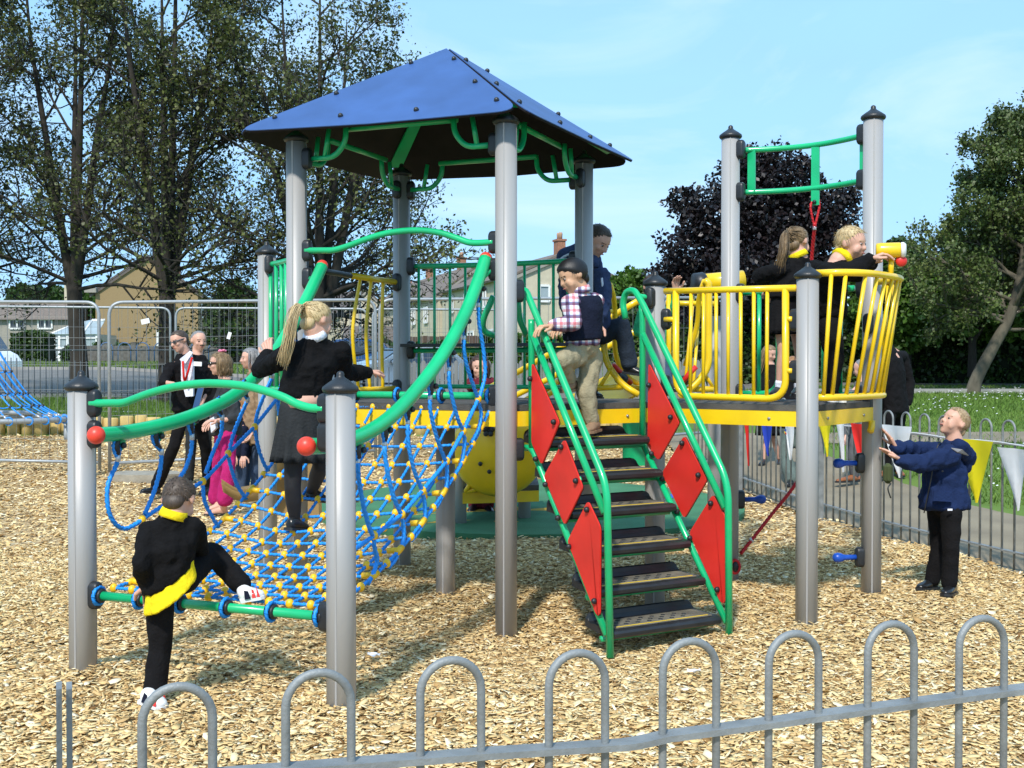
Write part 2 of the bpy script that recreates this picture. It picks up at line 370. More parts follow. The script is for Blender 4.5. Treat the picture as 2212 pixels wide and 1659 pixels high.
ropesL = [[(254, 994), (251, 1005), (233, 1048), (234, 1099), (248, 1130), (268, 1142), (290, 1134), (307, 1122)],
  [(349, 978), (346, 1015), (332, 1065), (312, 1112)], [(307, 1122), (340, 1100), (392, 1068), (438, 1040)],
  [(415, 946), (413, 975), (399, 1015), (385, 1037), (372, 1075), (376, 1120), (393, 1152), (412, 1190)],
  [(480, 905), (478, 936), (461, 975), (444, 1022)], [(438, 1040), (467, 1010), (493, 980)],
  [(438, 1045), (442, 1082), (455, 1110), (472, 1139)], [(534, 866), (517, 905), (503, 942), (495, 975)], [(493, 980), (523, 949), (550, 922)],
  [(493, 985), (503, 1023), (514, 1051), (532, 1078)], [(587, 816), (570, 855), (556, 892), (551, 918)], [(550, 922), (576, 889), (601, 858)],
  [(550, 926), (559, 970), (570, 1001), (580, 1016)], [(640, 745), (622, 790), (608, 830), (602, 855)], [(601, 860), (602, 885), (608, 920), (622, 952)], [(601, 858), (620, 830), (636, 800)]]
ropesR = [[(1033, 664), (1035, 699), (1044, 752), (1048, 809), (1036, 858)], [(1002, 734), (1002, 755), (1010, 795), (1028, 848), (1033, 860)],
  [(970, 802), (970, 822), (977, 859), (990, 907), (1000, 928)], [(929, 863), (929, 880), (934, 908), (946, 953), (960, 989), (965, 996)],
  [(881, 917), (881, 942), (885, 975), (896, 1020), (912, 1058)], [(831, 964), (832, 981), (837, 1020), (850, 1071), (862, 1101), (868, 1111)],
  [(773, 1001), (774, 1017), (777, 1048), (788, 1104), (801, 1149), (808, 1157)], [(722, 1035), (722, 1050), (727, 1090), (740, 1140), (758, 1188)],
  [(1033, 862), (1001, 931), (965, 996.5), (913, 1059.5), (868, 1111), (808, 1157.5), (757, 1192)],
  [(1033, 866), (1040, 894), (1033, 928), (1018, 956)], [(1001, 935), (1004, 953), (997, 998), (977, 1034)], [(965, 1000), (966, 1020), (963, 1054), (944, 1093), (934, 1100)],
  [(913, 1064), (918, 1093), (916, 1127), (893, 1163), (889, 1167)], [(868, 1115), (872, 1138), (871, 1169), (854, 1208), (840, 1225)], [(808, 1161), (809, 1183), (815, 1211), (804, 1244), (795, 1261)]]
for r_ in ropesL: net.rope(cr(path(r_, sideL), 6), .0112)
for r_ in ropesR: net.rope(cr(path(r_, sideR), 6) if len(r_) < 7 or r_[0][0] != 1033 or r_[1][0] != 1001 else path(r_, sideR), .0112)
# eye loops round the two bars
collars = []
for bar, tt in ((LB, [.02, .205, .39, .59, .78, .975]), (TB, [.03, .27, .5, .73, .975])):
    d = (bar[1]-bar[0]).normalized(); _, s, u = frame(d)
    for t in tt:
        c = bar[0].lerp(bar[1], t)
        net.tube([c+(s*math.cos(a)+u*math.sin(a))*.04 for a in [2*math.pi*k/20 for k in range(21)]], .0095, 8, False, 75, .2)
        cm_ = MB(); collars.append(cm_); cm_.lathe(c-d*.022, [(.022, 0), (.033, .002), (.033, .015), (.030, .0155), (.030, .028), (.033, .0285), (.033, .042), (.022, .044)], 16, d)
netob = net.build('rope_net', 'rope', unit); [x.build('loop_collar', 'black', netob) for x in collars]
# connectors: the hundred nearest are parts of their own
cand = [(netp(i/(NU-1), TT[j]), i, j) for j in range(NT) for i in range(NU)]
sidep = [V(x, y, *sideL) for x, y in ((307, 1122), (438, 1040), (493, 980), (550, 922), (601, 858), (385, 1040))][:5]+[V(x, y, *sideR) for x, y in ((1033, 862), (1001, 931), (965, 996), (913, 1060), (868, 1111), (808, 1157), (757, 1192))]
edge = [c for c in cand if c[1] in (0, NU-1) and c[2] % 2 == 1]; inner = [c for c in cand if c not in edge]
for p in sidep: place('rope_connector', BALL, p, netob)
inner.sort(key=lambda c: (c[0]-Vector((0, 0, 1.5))).length)
for p, i, j in inner[:82]: place('rope_connector', BALL, p, netob, (0, 0, .35))
rest = MB()
for p, i, j in inner[82:]: rest.sph(p, (.0195, .0195, .0225), 10, 6)
tag(rest.build('rope_connectors', 'conn', netob), kind='stuff')
for p, i, j in edge:
    d = (netp(.5, TT[j])-netp(0 if i == 0 else 1, TT[j])).normalized(); t = (netp(i/(NU-1), TT[j]+.01)-p).normalized()
    mb = MB(); mb.tube([p-t*.03, p+t*.03], .0165, 10); mb.tube([p, p+d*.062], .0155, 10); mb.build('tee_connector', 'conn', netob)
# ---- long handrails with red ends
def rail(pts, pl, r, lo):
    c = cr([V(x, y, *pl) for x, y in pts], 7); ob = tube_part('climbing_rail', [(c, r)], n=16)
    MB().sph(c[0], r*1.16, 18, 12).build('end_ball', 'redball', ob); MB().sph(c[-1], r*1.01, 16, 10).build('end_cap', 'redball', ob); return ob, c
plL = (Vector((-1.93, 5.40)), Vector((-1.173, 7.15))); plR = (Vector((-.885, 5.0)), Vector((-.15, 6.72)))
railL, cL = rail([(208, 940), (265, 935), (330, 923), (395, 906), (450, 884), (500, 858), (545, 822), (585, 776), (620, 722), (655, 660), (682, 605), (696, 574)], plL, .0365, 0)
railR, cR = rail([(662, 964), (705, 962), (762, 949), (812, 924), (860, 886), (905, 836), (945, 783), (980, 726), (1010, 665), (1032, 608), (1049, 558)], plR, .0365, 0)
for (k, to, z, pt) in (('A', P['B'], zpx('A', 937), cL[3]), ('D', P['C'], zpx('D', 602), cL[-8]), ('B', P['A'], zpx('B', 945), cR[4]), ('C', P['D'], zpx('C', 581), cR[-8])):
    clamp(k, to, z); d = (Vector(to)-Vector(P[k])).normalized()*.09; MB().tube([V3(Vector(P[k])+d, z), pt], .016, 10).build('rail_stub', 'green', railL if k in 'AD' else railR)
def hanger(x, y, c, pl, fx, fy, ob):
    top = min(c, key=lambda p: abs((V(x, y, *pl)-p).x)+.0*abs(p.z)); p = V(x, y, *pl); f = V(fx, fy, *pl)
    t = Vector((pl[1].x-pl[0].x, pl[1].y-pl[0].y, 0)).normalized(); nn = Vector((t.y, -t.x, 0))
    mb = MB(); mb.prism([top+t*.026-nn*.004, top-t*.026-nn*.004, p-t*.022-nn*.004-Vector((0, 0, .008)), p-Vector((0, 0, .026))-nn*.004, p+t*.022-nn*.004-Vector((0, 0, .008))], nn*.008); h_ = mb.build('hanger', 'green', ob)
    MB().sph(p+nn*.014, .0155, 12, 8).build('bolt', 'black', h_)
    mb = MB(); q = p-t*.024; mb.tube([q+Vector((0, 0, .035)), q-t*.014+Vector((0, 0, .0)), q-t*.004-Vector((0, 0, .035)), f+Vector((0, 0, .012))], [.016, .019, .016, .008], 10); mb.build('thimble', 'black', h_)
    mb = MB(); mb.rope(cr([f, q-t*.026-Vector((0, 0, .025)), q-t*.028+Vector((0, 0, .02)), q-t*.0+Vector((0, 0, .04))], 5), .0085); mb.rope(cr([f, q+t*.012-Vector((0, 0, .03)), q+t*.012], 4), .0085); mb.build('rope_eye', 'rope', h_)
    place('ferrule', FERR, f, h_)
for a in ((262, 962, 255, 990), (345, 942, 349, 976), (420, 908, 415, 944), (480, 874, 480, 902), (535, 836, 535, 864), (586, 782, 588, 812), (642, 708, 640, 742)): hanger(a[0], a[1], cL, plL, a[2], a[3], railL)
for a in ((1040, 624, 1033, 660), (1008, 694, 1002, 731), (975, 762, 970, 799), (936, 834, 929, 860), (886, 884, 881, 914), (838, 929, 831, 961), (780, 972, 773, 998), (727, 1000, 722, 1032)): hanger(a[0], a[1], cR, plR, a[2], a[3], railR)
# ---- bowed cross rails
def bow(a, b, pts):
    pl = (Vector(P[a])+e2*-.012, Vector(P[b])+e2*-.012); c = cr([V(x, y, *pl) for x, y in pts], 6)
    tube_part('cross_rail', [(c, .019)]); clamp(a, P[b], c[0].z); clamp(b, P[a], c[-1].z)
bow('A', 'B', [(196, 871), (232, 871), (266, 870), (292, 861), (325, 849), (375, 836), (430, 829), (480, 829), (530, 834), (575, 845), (612, 858), (640, 872), (665, 880), (680, 882), (700, 883)])
bow('D', 'C', [(660, 541), (695, 541), (722, 540), (750, 532), (790, 517), (830, 505), (870, 499), (910, 498), (950, 503), (985, 514), (1010, 523), (1030, 525), (1066, 523)])
# ---- staircase
TL = Vector((.115, 6.72)); wd = Vector((.866, .5)); rd = Vector((.5, -.866)); TR = TL+wd*.79; BL = TL+rd*.8; BR = TR+rd*.8
sl, sr = (TL, BL), (TR, BR)
stair = MB()
def sp(pts, pl, r=.0195, rad=.09): stair.tube(fillet([V(x, y, *pl) for x, y in pts], rad, 8), r, 12)
sp([(1149, 966), (1148, 715), (1148, 690)], sl); sp([(1124, 628), (1136, 627), (1311, 1050), (1318, 1420)], sl, .0205, .1)
sp([(1150, 722), (1306, 1108)], sl); sp([(1122, 967), (1149, 967), (1311, 1372)], sl, .019, .05)
sp([(1388, 962), (1388, 690), (1386, 660)], sr); sp([(1351, 688), (1345, 655), (1352, 630), (1370, 626), (1388, 655), (1573, 1042), (1575, 1381)], sr, .0205, .12)
sp([(1389, 722), (1566, 1097)], sr); sp([(1388, 958), (1570, 1345)], sr, .019)
P['L'] = P['L']
stair.tube([V3(P['C'], V(1124, 967, *sl).z), V(1126, 967, *sl)], .0175, 10)
stairob = stair.build('staircase', 'green', unit)
clamp('C', TL, V(1122, 632, *sl).z); clamp('C', TL, V(1122, 967, *sl).z); clamp('I', TR, V(1396, 641, *sr).z)
MB().tube([V(1380, 640, *sr), V3(P['I'], V(1396, 641, *sr).z)], .0165, 10).build('rail_stub', 'green', stairob)
panels = [(sl, [(1158, 783), (1217, 913), (1179, 1004), (1157, 955)]), (sl, [(1228, 948), (1268, 1053), (1229, 1134), (1184, 1028)]), (sl, [(1279, 1081), (1306, 1138), (1305, 1330), (1297, 1326), (1235, 1168)]),
          (sr, [(1402, 784), (1468, 914), (1423, 995), (1400, 962)]), (sr, [(1479, 941), (1528, 1037), (1479, 1120), (1431, 1022)]), (sr, [(1541, 1068), (1567, 1116), (1567, 1304), (1557, 1300), (1490, 1151)])]
bolts = [[(1157, 818), (1208, 911), (1169, 991)], [(1224, 965), (1256, 1038), (1190, 1046), (1217, 1118)], [(1280, 1100), (1241, 1180), (1296, 1297)],
         [(1405, 832), (1452, 901), (1411, 980)], [(1477, 957), (1512, 1026), (1434, 1034), (1466, 1105)], [(1539, 1087), (1494, 1162), (1553, 1273)]]
cam2 = Vector((0, 0)); out = Vector((-.866, -.5)); zrot = Vector((-.866, -.5, 0)).to_track_quat('Z', 'Y').to_euler()
for (pl, poly), bl in zip(panels, bolts):
    nn = V3(out, 0); pp = fillet([V(x, y, *pl) for x, y in poly+poly[:1]], 0.0, 1)[:-1]; P3 = [V(x, y, *pl) for x, y in poly]; n_ = len(P3); rp = []
    for i in range(n_):
        a, b, c = P3[i-1], P3[i], P3[(i+1) % n_]; u = (a-b).normalized()*.024; v_ = (c-b).normalized()*.024
        rp += [(b+u)*(1-t)**2+b*2*t*(1-t)+(b+v_)*t*t for t in (0, .25, .5, .75, 1)]
    sh = nn*(.024 if pl is sl else -.0)
    pan = MB().prism([p+sh-nn*.006 for p in rp], nn*.0115).build('side_panel', 'red', stairob)
    MB().prism([p+sh-nn*.0075 for p in [sum(rp, Vector())/len(rp)+(q_-sum(rp, Vector())/len(rp))*1.006 for q_ in rp]], nn*.0035).build('panel_core', 'roofedge', pan)
    for x, y in bl:
        p = V(x, y, *pl)+sh+nn*.008; place('bolt', BOLT, p, pan, zrot)
        c = sum(rp, Vector())/len(rp); o_ = (p-c).normalized(); MB().tube([p-nn*.0175, p-nn*.0105], .028, 14).build('panel_tab', 'green', pan)
noses = [(1150, 948), (1265*.28+1061.8, 1019.5), (1385*.28+1061.8, 1093), (1515*.28+1061.8, 1172), (1645*.28+1061.8, 1252), (1785*.28+1061.8, 1338)]
zn = [1.095, .93, .765, .59, .415, .235]
for i, (x, y) in enumerate(noses):
    z = V(x if i else 1384, y, *sr).z; z = z if .05 < z < 1.25 else zn[i]
    zb = z+.012; fr = (DZ-.16+.16-zb)/DZ*.8; base = TL+rd*(.8*(1.17-zb)/1.17+.02); A0 = base+wd*.035; A1 = base+wd*.755
    mb = MB(); prof = [(0, .0), (.012, .009), (.02, .012), (-.20, .014), (-.218, .022), (-.226, .045), (-.228, .10), (-.240, .10), (-.244, -.012), (.0, -.03), (.014, -.024), (.022, -.010)]
    prof = [(-.012, .014), (-.19, .014), (-.214, .020), (-.224, .040), (-.228, .062), (-.236, .068), (-.246, .062), (-.250, -.014), (-.02, -.034), (.012, -.034), (.028, -.022), (.030, -.004), (.02, .008)]
    segs = [0, .012, .03, .07]+[.07+.86*k/6 for k in range(1, 6)]+[.93, .97, .988, 1]; rings = []
    for s_ in segs:
        q_ = min(1, min(s_, 1-s_)/.07); hsc = math.sqrt(max(0, 1-(1-q_)**2)); p = A0.lerp(A1, s_)
        rings.append([V3(p+rd*a, zb+(b if b < .03 else .03+(b-.03)*hsc)) for a, b in prof])
    v = [p for r_ in rings for p in r_]; N = len(prof); f = []
    for a in range(len(rings)-1):
        for k in range(N): f.append((a*N+k, a*N+(k+1) % N, (a+1)*N+(k+1) % N, (a+1)*N+k))
    f.append(tuple(range(N))); f.append(tuple((len(rings)-1)*N+k for k in range(N-1, -1, -1)))
    mb.add(v, f, False); tr = mb.build('step', 'black', stairob)
    mb = MB(); qd = [V3(A0.lerp(A1, s_)+rd*a_, zb+.0152) for s_, a_ in ((.05, -.008), (.95, -.008), (.97, -.03), (.97, -.17), (.95, -.195), (.05, -.195), (.03, -.17), (.03, -.03))]; mb.prism(qd, (0, 0, .002)); mb.build('tread_mat', 'tread', tr)
    mb = MB(); mb.box(V3(A0.lerp(A1, .5)+rd*-.03, zb+.0178), (.62, .006, .004), rz(math.atan2(wd.y, wd.x))); mb.build('nosing_line', 'yellow', tr)
    mb = MB()
    for a in range(7):
        for b in (.075, .115, .155): mb.lathe(V3(A0.lerp(A1, .1+.8*(a+(.5 if b == .115 else 0))/7.5)+rd*-b, zb+.0150), [(.014, 0), (.0135, .0035), (.006, .0045)], 10)
    mb.build('stud', 'black', tr)
    MB().tube([V3(A0-wd*.02+rd*-.07, zb-.045), V3(A1+wd*.02+rd*-.07, zb-.045)], .016, 10).build('step_bearer', 'green', tr)
# ---- yellow railing I-G
pl = (Vector(P['I'])+Vector((.03, -.05)), Vector(P['G'])+Vector((.03, -.05)))
def vp(x, y): return V(x, y, *pl)
mb = MB(); mb.tube([vp(1436, 629), vp(1720, 622)], .0195, 12)
mb.tube(fillet([vp(1460, 628), vp(1460, 855), vp(1697, 862), vp(1697, 624)], .12, 8), .021, 12)
for x, x2 in ((1493, 1491), (1520, 1519), (1547, 1547), (1573, 1573), (1600, 1600), (1628.5, 1628), (1657.5, 1656)): mb.tube([vp(x, 628), vp(x2, 857)], .0115, 8)
for a, b, c, d_ in ((1462, 690, 1436, 690), (1697, 689, 1712, 689), (1697, 801, 1712, 801)): mb.tube([vp(a, b), vp(c, d_)], .0165, 10)
mb.build('barred_railing', 'yellow', unit)
for k, to, py in (('I', 'G', 690), ('G', 'I', 691), ('G', 'I', 803), ('I', 'G', 832)): clamp(k, P[to], zpx(k, py))
# ---- yellow bowed lookout G-H with telescope
g, h = Vector(P['G'])+Vector((.05, .02)), Vector(P['H'])+Vector((.0, -.07)); gh = h-g; on = Vector((gh.y, -gh.x)).normalized()
def arc(s, bul):
    x = 2*s-1; return g+gh*s+on*bul*(1-abs(x)**3.2)**(1/2.0)
TOPZ, BOTZ = 2.03, 1.318
mb = MB(); mb.tube([V3(arc(s/28, .25), TOPZ) for s in range(29)], .0205, 12); mb.tube([V3(arc(s/28, .12), BOTZ) for s in range(29)], .0205, 12)
for s in (.02, .07, .2, .33, .46, .58, .69, .78, .86, .94, .98): mb.tube([V3(arc(s, .25), TOPZ), V3(arc(s, .12), BOTZ)], .0125, 8)
look = mb.build('lookout_railing', 'yellow', unit)
for k, to, py in (('G', 'H', 640), ('G', 'H', 800), ('H', 'G', 700), ('H', 'G', 868)): clamp(k, P[to], zpx(k, py))
tp = V3(arc(.56, .245), TOPZ); MB().tube([tp, tp+Vector((.005, 0, .125))], .017, 12).build('telescope_stem', 'yellow', look)
tc_ = tp+Vector((0, 0, .155)); td = Vector((.95, -.25, .0)).normalized()
sc_ = MB().lathe(tc_-td*.085, [(.03, 0), (.043, .004), (.045, .03), (.045, .135), (.043, .14)], 20, td).build('telescope', 'yellow', look)
MB().lathe(tc_+td*.056, [(.040, 0), (.046, .004), (.046, .018), (.043, .02), (.036, .03)], 20, td).build('lens', 'white', sc_)
MB().sph(tc_+Vector((.06, -.01, -.065)), (.035, .02, .033), 12, 8).build('telescope_knob', 'red', sc_)
# ---- green overhead frame K-H and hanging rope
k_, h_ = Vector(P['K']), Vector(P['H']); kh = (h_-k_); on2 = Vector((kh.y, -kh.x)).normalized()
def arc2(s, z): return V3(k_+kh*s+on2*-.16*math.sin(math.pi*s), z)
ss = [.06+.88*i/16 for i in range(17)]
tube_part('overhead_frame', [([arc2(s, 2.985) for s in ss], .0195), ([arc2(s, 2.695) for s in ss], .0195)])
of = bpy.data.objects['overhead_frame']
def flat(a, b, wv, th, name, m, par): MB().prism([a-wv, a+wv, b+wv, b-wv], th).build(name, m, par)
th = V3(on2, 0)*.012; wv = V3(kh.normalized(), 0)*.028
for s, z0 in ((.13, 2.69), (.55, 2.58), (.93, 2.69)): flat(arc2(s, 2.985), arc2(s, z0), wv, th, 'frame_plate', 'green', of)
a = arc2(.55, 2.6)+th; MB().sph(a+V3(on2, 0)*.01, .014, 10, 6).build('bolt', 'black', of)
for z in (2.985, 2.695): clamp('K', P['H'], z); clamp('H', P['K'], z)
rp = cr([a, a+Vector((.0, .0, -.14)), W(1752, 600, 8.0), W(1752, 860, 8.1), W(1738, 1000, 8.15), W(1718, 1046, 8.15), W(1660, 1120, 8.08), W(1600, 1196, 7.98)], 8)
mb = MB(); mb.rope(rp[8:], .0125); mb.rope(cr([a+Vector((.02, 0, .03)), a+Vector((.03, 0, -.03)), rp[9]], 5), .009); mb.rope(cr([a+Vector((-.02, 0, .0)), a+Vector((-.03, 0, -.04)), rp[9]], 5), .009)
ro = mb.build('climbing_rope', 'ropered', unit); place('ferrule', FERR, rp[9], ro, None); place('ferrule', FERR, rp[-4], ro, (0, -.6, 0))
c_ = W(1588, 1224, 7.96); mb = MB(); mb.tube([c_+Vector((math.cos(t)*.03, 0, math.sin(t)*.045)) for t in [2*math.pi*i/16 for i in range(17)]], .011, 8, False); mb.build('rope_eye', 'ropered', ro)
MB().sph(c_, (.026, .018, .04), 12, 8).build('thimble', 'black', ro)
# green hand loops either side of the rope opening, green plate below
for s0, s1 in ((.1, .36), (.88, .68)):
    q = [V3(k_+kh*s0, 2.0), V3(k_+kh*s1, 2.0), V3(k_+kh*s1, 1.31), V3(k_+kh*s0, 1.31)]
    tube_part('hand_loop', [(fillet([q[0], q[1], q[2], q[3]], .14), .0195), ([V3(k_+kh*(s0*.55+s1*.45), 2.0), V3(k_+kh*(s0*.55+s1*.45), 1.31)], .015)])
    flat(V3(k_+kh*s0, 1.30), V3(k_+kh*s1, 1.22), Vector((0, 0, .03)), V3(on2, 0)*.012, 'loop_plate', 'green', unit)
for z in (2.0, 1.31): clamp('K', P['H'], z); clamp('H', P['K'], z)
# ---- climbing pegs
for k, py, a in (('H', 1000, math.pi+.12), ('H', 1203, math.pi+.12), ('K', 1079, 0.05)):
    z = zpx(k, py); x, y = P[k]; place('climbing_peg', PEG, (x, y, z), unit, (0, 0, a)); place('clamp', CLAMP, (x, y, z), post[k], (0, 0, a))
# ---- barrier E-F: barred railing with a plank seat
e_, f_ = Vector(P['E']), Vector(P['F']); ef = f_-e_; oe = Vector((-ef.y, ef.x)).normalized()
def q(s, z, o=0): return V3(e_+ef*s+oe*(o+.10*math.sin(math.pi*s)), z)
S_ = [.05+.9*i/14 for i in range(15)]
mb = MB(); mb.tube([q(s, 2.225) for s in S_], .019, 12); mb.tube([q(s, 1.35) for s in S_], .017, 10); mb.tube([V3(e_+ef*.05, 1.61), V3(e_+ef*.95, 1.61)], .019, 10)
for i in range(11): s = .09+.82*i/10; mb.tube([q(s, 2.225), q(s, 1.35)], .0105, 8)
bar = mb.build('barred_railing', 'green', unit)
MB().prism([V3(e_+ef*.05-oe*.16, 1.635), V3(e_+ef*.95-oe*.16, 1.635), V3(e_+ef*.95+oe*.02, 1.635), V3(e_+ef*.05+oe*.02, 1.635)], (0, 0, .022)).build('plank_seat', 'black', bar)
for z in (2.225, 1.615): clamp('E', P['F'], z); clamp('F', P['E'], z)
# ---- barrier J-D and side D-E play panel
j_, d_ = Vector(P['J']), Vector(P['D']); jd = d_-j_; oj = Vector((-jd.y, jd.x)).normalized()
def q2(s, z): return V3(j_+jd*s+oj*.06*math.sin(math.pi*s), z)
mb = MB(); S_ = [.06+.88*i/12 for i in range(13)]
mb.tube([q2(s, 2.2-.0*s) for s in S_], .019, 12); mb.tube([q2(s, 1.34) for s in S_], .019, 12)
for i in range(9): s = .07+.86*i/8; mb.tube([q2(s, 2.2), q2(s, 1.34)], .015, 8)
mb.build('barred_railing', 'green', unit); clamp('J', P['D'], 2.2); clamp('D', P['J'], 2.2)
ed = (Vector(P['D'])-e_).normalized(); oo = Vector((-ed.y, ed.x))
plE = (Vector(P['D']), Vector(P['E']))
tube_part('cross_bar', [([V3(d_-ed*.075, 2.115), V3(d_-ed*.66, 2.105)], .0195)], 'black')
z1, z0 = 2.105, 1.335; mb = MB(); Lq = (e_-d_).length
mb.tube([V3(d_-ed*.66, z1), V3(e_+ed*.07, z1)], .0205, 12); mb.tube([V3(d_-ed*.66, z0), V3(e_+ed*.07, z0)], .0205, 12)
for s, b in ((.80, -.10), (.95, -.07), (1.12, -.02)):
    mb.tube(cr([V3(d_-ed*s, z1), V3(d_-ed*(s+b), z1-.3), V3(d_-ed*(s+b), z1-.5), V3(d_-ed*(s+b*.3), z0)], 5), .0125, 8)
mb.build('play_panel', 'yellow', unit); clamp('E', P['D'], 2.105); clamp('E', P['D'], z0); clamp('D', P['E'], 2.115)
# dark curved counter and its drum seen beyond the girl
cc = W(765, 757, 9.1); mb = MB(); mb.tube(cr([W(722, 752, 9.0), W(750, 765, 8.95), W(778, 765, 9.0), W(793, 757, 9.1)], 5), .014, 8)
mb.prism([W(722, 750, 9.0), W(750, 762, 8.95), W(778, 763, 9.0), W(793, 755, 9.1), W(770, 750, 9.4), W(735, 747, 9.4)], (0, 0, .008)); mb.build('play_counter', 'black', unit)
tube_part('counter_leg', [([W(762, 762, 9.2), W(770, 830, 9.2), W(770, 1085, 9.2)], .018)], 'zinc')

tube_part('hand_loop', [(fillet([W(1066, 640, 6.85), W(1043, 690, 6.9), W(1043, 716, 6.95), W(1076, 728, 7.0)], .1), .019)])
tube_part('hand_loop', [(fillet([W(1118, 640, 6.85), W(1122, 690, 6.9), W(1134, 716, 6.95), W(1134, 722, 7.0)], .05), .019)])
# ================================================================== ground, chips, grass, road
rng = np.random.default_rng(7)
def sheet(name, xs, ys, dz, m, fn=None, kind='structure', keep=None):
    mb = MB(); v = []; f = []; nx, ny = len(xs), len(ys)
    for y in ys:
        for x in xs: v.append((x, y, float(terr(x, y))+dz+(fn(x, y) if fn else 0)))
    for j in range(ny-1):
        for i in range(nx-1):
            if keep and not keep((xs[i]+xs[i+1])/2, (ys[j]+ys[j+1])/2): continue
            f.append((j*nx+i, j*nx+i+1, (j+1)*nx+i+1, (j+1)*nx+i))
    return tag(mb.add(v, f).build(name, m), kind=kind)
yk = [-15, -5, 0, 3, 6, 9, 9.9, 11, 11.7, 13, 13.6, 14.5, 16, 17.1, 17.4, 18, 19, 20, 22, 24, 25.5, 27, 28.5, 30, 33, 36, 38, 40, 40.5, 46, 50, 55, 60, 65, 75, 90, 105, 120, 200, 400, 900, 1900]
M['grass'] = mat('mown_grass', (.135, .205, .040), .9, 0, 0, .55, .6, 30, spec=.2, col2=(.085, .155, .026), detail=8)
M['soil'] = mat('chip_bed', (.62, .46, .25), .95, 0, 0, 40, .8, 80, col2=(.34, .23, .11), detail=8)
M['road'] = mat('asphalt', (.155, .145, .13), .9, 0, .15, 2, .3, 60)
M['path'] = mat('dusty_path', (.27, .22, .145), .95, 0, 0, 1.3, .4, 40, col2=(.185, .15, .10), detail=8)
M['rubber'] = mat('green_safety_rubber', (.05, .185, .085), .9, 0, .18, 3, .5, 250)
M['rubbery'] = mat('yellow_safety_rubber', (.52, .32, .03), .9, 0, .15, 3, .5, 250)
M['rubberb'] = mat('blue_safety_rubber', (.03, .12, .42), .9, 0, .15, 3, .5, 250)
xg = [-900, -500, -200, -90, -40, -20, -14, -12, -10.2, -9.6, -8, -7, -4, 0, 1.9, 2.35, 3, 4, 5, 6, 7, 8, 10, 15, 22, 40, 90, 200, 500, 900]
sheet('ground', xg, yk, 0, 'grass', lambda x, y: -.14 if (y < 10 or (x < 2.4 and y < 13.5) or (x < 2.0 and y < 17.2)) and -9.9 < x < 5 else 0)
# rear fence line on the right; chips lie on this side of it
FL = [(3.95, 6.9), (3.66, 8.3), (3.19, 10.0), (2.86, 11.4), (2.57, 12.9), (2.2, 14.6)]
def fence_x(y): return np.interp(y, [p[1] for p in FL], [p[0] for p in FL])
PADC, PADR = np.array([.15, 11.6]), np.array([2.15, 1.75])
def inpad(x, y): return ((x-PADC[0])/PADR[0])**2+((y-PADC[1])/PADR[1])**2 < 1
def mound(x, y):
    z = .020*np.sin(x*1.7+y*.6)*np.sin(y*1.3-x*.5)+.012*np.sin(x*3.1+1)*np.sin(y*2.7)
    z = z-.055*np.exp(-((x-.1)**2+(y-6.6)**2)/.9)
    z = z+.05*np.exp(-((x+2.03)**2+(y-5.49)**2)/.06)+.03*np.exp(-((x+.73)**2+(y-4.96)**2)/.05)
    return z*np.clip((y-1.0)/1.5, 0, 1)
CB = 17.35
def bed(x, y): return float(mound(np.float64(x), np.float64(y)))
xs = np.linspace(-9.5, 6.5, 130); ys = np.linspace(-2, CB, 130)
mb = MB(); v = []; f = []
for y in ys:
    for x in xs:
        xx = min(x, float(fence_x(y))-.05) if y > 6.5 else x
        v.append((xx, y, float(terr(xx, y))+.012+bed(xx, y)))
nx = len(xs)
for j in range(len(ys)-1):
    for i in range(nx-1):
        if v[j*nx+i+1][0]-v[j*nx+i][0] > 1e-4: f.append((j*nx+i, j*nx+i+1, (j+1)*nx+i+1, (j+1)*nx+i))
tag(mb.add(v, f).build('ground_woodchip_bed', 'soil'), kind='structure')
